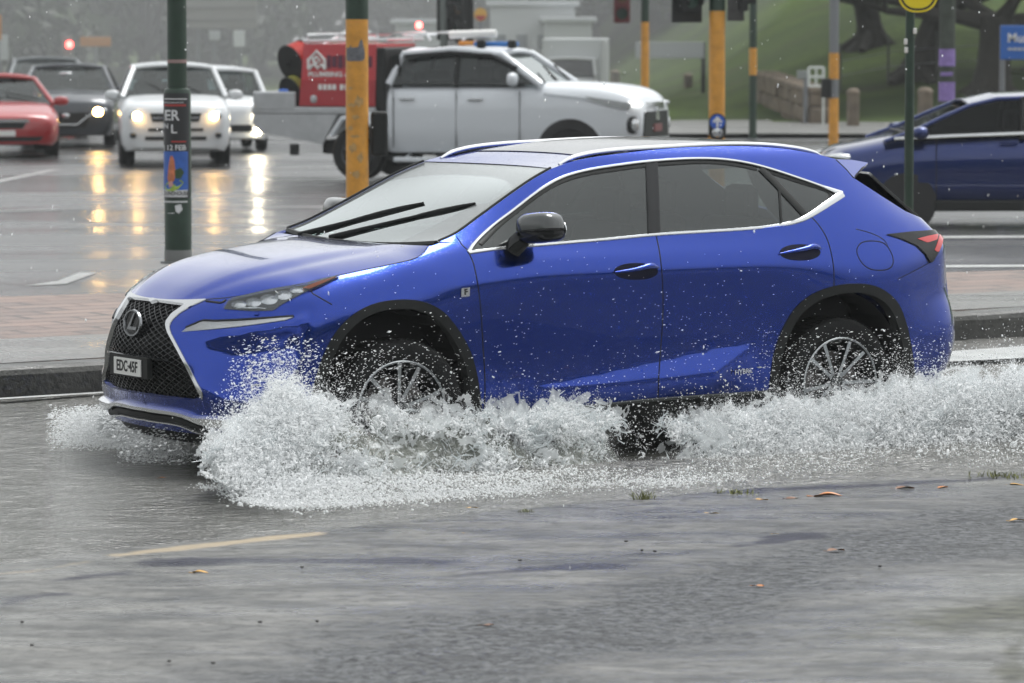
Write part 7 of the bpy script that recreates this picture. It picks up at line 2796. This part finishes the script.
# falling rain
n = 900
P = np.stack([r.uniform(-7, 7, n), r.uniform(15, 45, n), r.uniform(.1, 4.2, n)], 1)
drops('rain', P, r.lognormal(math.log(.0036), .35, n).clip(.0015, .006), np.tile([.1, 0, 1.2], (n, 1)), label='falling raindrops')

# fallen leaves, each one its own
LEAFY = [mat('leaf_yellow', (.50, .27, .04), rough=.45, noise=.25, nscale=40), mat('leaf_orange', (.45, .16, .03), rough=.45, noise=.25, nscale=40), mat('leaf_brown', (.16, .075, .035), rough=.5, noise=.3, nscale=40)]


def leaf(u, v, px, m, rz, label, water=False):
    p = on_ground(u, v, .04 if water else .010)
    L_ = .82 * px * p[1] / FPX
    V, F = [], []
    for i, t_ in enumerate(np.linspace(0, 1, 9)):
        w_ = .24 * math.sin(math.pi * t_ ** .8) + (.015 if t_ < .95 else 0)
        zc_ = .05 * math.sin(math.pi * t_)
        cv_ = .13 * math.sin(2.6 * t_ + u)
        w1, w2 = w_ * (1 + .3 * math.sin(9 * t_ + u)), w_ * (1 + .3 * math.sin(8 * t_ + v))
        V += [((t_ - .5), cv_ + w1, zc_ + .04 + .05 * math.sin(5 * t_ + u)), ((t_ - .5), cv_, zc_), ((t_ - .5), cv_ - w2, zc_ + .05 + .05 * math.sin(4 * t_ + v))]
    for i in range(8):
        F += [(3 * i, 3 * i + 1, 3 * i + 4, 3 * i + 3), (3 * i + 1, 3 * i + 2, 3 * i + 5, 3 * i + 4)]
    q = MB().add([(x * L_, y * L_, z * L_) for x, y, z in V], F)
    q.tube([(-.5 * L_, 0, .0), (-.72 * L_, .05 * L_, .03 * L_)], .02 * L_, 5)
    o = q.build('fallen_leaf', m, None, smooth=True)
    o.location = tuple(p)
    o.rotation_euler = (0, 0, rz)
    return tag(o, label, 'leaf', 'fallen leaves on the wet ground')


for a in ((147, 619, 27, 0, .5, 'long pale yellow leaf nearest the lower left corner'), (201, 573, 21, 0, -.1, 'yellow leaf just below the dark tar streak at the left'), (162, 478, 9, 1, .3, 'orange leaf floating on the dark water ahead of the front wheel', True),
          (303, 507, 12, 1, .2, 'orange leaf floating below the front wheel spray', True), (473, 508, 12, 0, .1, 'yellow leaf near the end of the flooded strip below the sill', True), (464, 535, 17, 0, .2, 'dull yellow leaf on the concrete below the middle of the SUV'),
          (712, 514, 18, 0, .1, 'bright yellow leaf left of the grass tuft'), (762, 500, 16, 0, -.2, 'small bright yellow leaf at the left of the long leaf row'), (828, 496.5, 36, 1, .05, 'long orange leaf in the leaf row below the rear wheel'),
          (790, 499, 20, 2, .1, 'brown twig-like leaf between the yellow and the long orange leaf'), (940, 488, 20, 1, .1, 'orange leaf at the right end of the leaf row'), (1019, 485.5, 22, 0, 0, 'yellow leaf at the right edge beside the weeds'),
          (1018, 521, 20, 0, .1, 'orange yellow leaf lying on dark seal at the right edge'), (758, 586, 15, 1, -.2, 'reddish leaf alone on the dark seal'), (585, 517, 13, 0, .2, 'faint tan leaf near the middle weed'), (836, 551, 22, 2, .2, 'pale brown leaf on the dark seal below the right weeds'),
          (775, 534, 8, 0, .2, 'tiny yellow leaf on the edge of the dark seal'), (487, 625, 16, 2, .2, 'brown leaf on the seal edge at bottom centre'), (905, 489, 24, 2, .0, 'brown leaf left of the orange leaf at the row end'), (350, 540, 10, 2, .5, 'small brown leaf at the end of the worn paint line')):
    leaf(a[0], a[1], a[2], LEAFY[a[3]], a[4], a[5], len(a) > 6)
# small stones
STN = mat('pebble', (.03, .028, .026), rough=.6)
for k, (u, v) in enumerate(((520, 561), (302, 568), (317, 622), (213, 664), (32, 646), (169, 662), (260, 623), (626, 542), (642, 551), (655, 552), (880, 567), (22, 623))):
    p = on_ground(u, v, .02)
    q = MB(); superell(q, (0, 0, .004), (.009, .007, .005), .9, 8, 5)
    o = q.build('pebble', STN, None, smooth=True)
    o.location = tuple(p); o.rotation_euler = (0, 0, k)
    tag(o, 'small dark pebble lying loose on the wet concrete', 'pebble', 'loose pebbles')
# weeds growing in the joint
WEED = mat('weed_green', (.13, .14, .035), rough=.6, noise=.4, nscale=30)
for (u, v, hpx, wpx, n, lab) in ((643, 500, 13, 18, 46, 'upright tuft of yellow green grass below the sill gap'), (736, 494, 8, 34, 60, 'low spreading green weed between the tuft and the yellow leaf'), (1004, 478, 9, 52, 90, 'low mossy weed at the right edge'), (525, 513, 6, 16, 26, 'tiny weed near the floating yellow leaf')):
    p = on_ground(u, v, .01)
    s_ = p[1] / FPX
    rr_ = np.random.default_rng(int(u))
    V, F = [], []
    for k in range(n):
        x0, y0 = rr_.normal(0, wpx * s_ * .28), rr_.normal(0, wpx * s_ * .2)
        lx, ly = rr_.normal(0, .4, 2) * hpx * s_
        hh_ = hpx * s_ * rr_.uniform(.25, .85)
        w_ = .0022
        i = len(V)
        V += [(x0 - w_, y0, 0), (x0 + w_, y0, 0), (x0 + lx * .5 + w_ * .7, y0 + ly * .5, hh_ * .65), (x0 + lx * .5 - w_ * .7, y0 + ly * .5, hh_ * .65), (x0 + lx, y0 + ly, hh_)]
        F += [(i, i + 1, i + 2, i + 3), (i + 3, i + 2, i + 4)]
    o = link_mesh('weed', V, F, WEED, None, smooth=False)
    o.location = tuple(p)
    tag(o, lab, 'weed', 'weeds in the pavement joint')

# ================================================================== rain-laden air
HZ = bpy.data.materials.new('haze_air')
HZ.use_nodes = True
t = HZ.node_tree
t.nodes.clear()
out = t.nodes.new('ShaderNodeOutputMaterial')
vol = t.nodes.new('ShaderNodeVolumePrincipled')
vol.inputs['Color'].default_value = (.93, .96, .97, 1)
vol.inputs['Density'].default_value = .0005
vol.inputs['Anisotropy'].default_value = .0
t.links.new(vol.outputs[0], out.inputs['Volume'])
hz = MB().box((0, 95, 14.5), (260, 300, 33)).build('haze', HZ)
tag(hz, 'grey rain haze', 'haze', kind='stuff')

# road spray hanging over the far lanes: one rounded cloud of thin mist
MS = bpy.data.materials.new('road_mist')
MS.use_nodes = True
t = MS.node_tree
t.nodes.clear()
out = t.nodes.new('ShaderNodeOutputMaterial')
vol = t.nodes.new('ShaderNodeVolumePrincipled')
vol.inputs['Color'].default_value = (.95, .97, .97, 1)
vol.inputs['Density'].default_value = .0058
t.links.new(vol.outputs[0], out.inputs['Volume'])
q = MB()
superell(q, (-9, 104, 5.5), (17, 43, 8), 1.0, 40, 20)
tag(q.build('road_mist', MS, None, smooth=True), 'pale mist of road spray over the far lanes behind the ute', 'mist', kind='stuff')
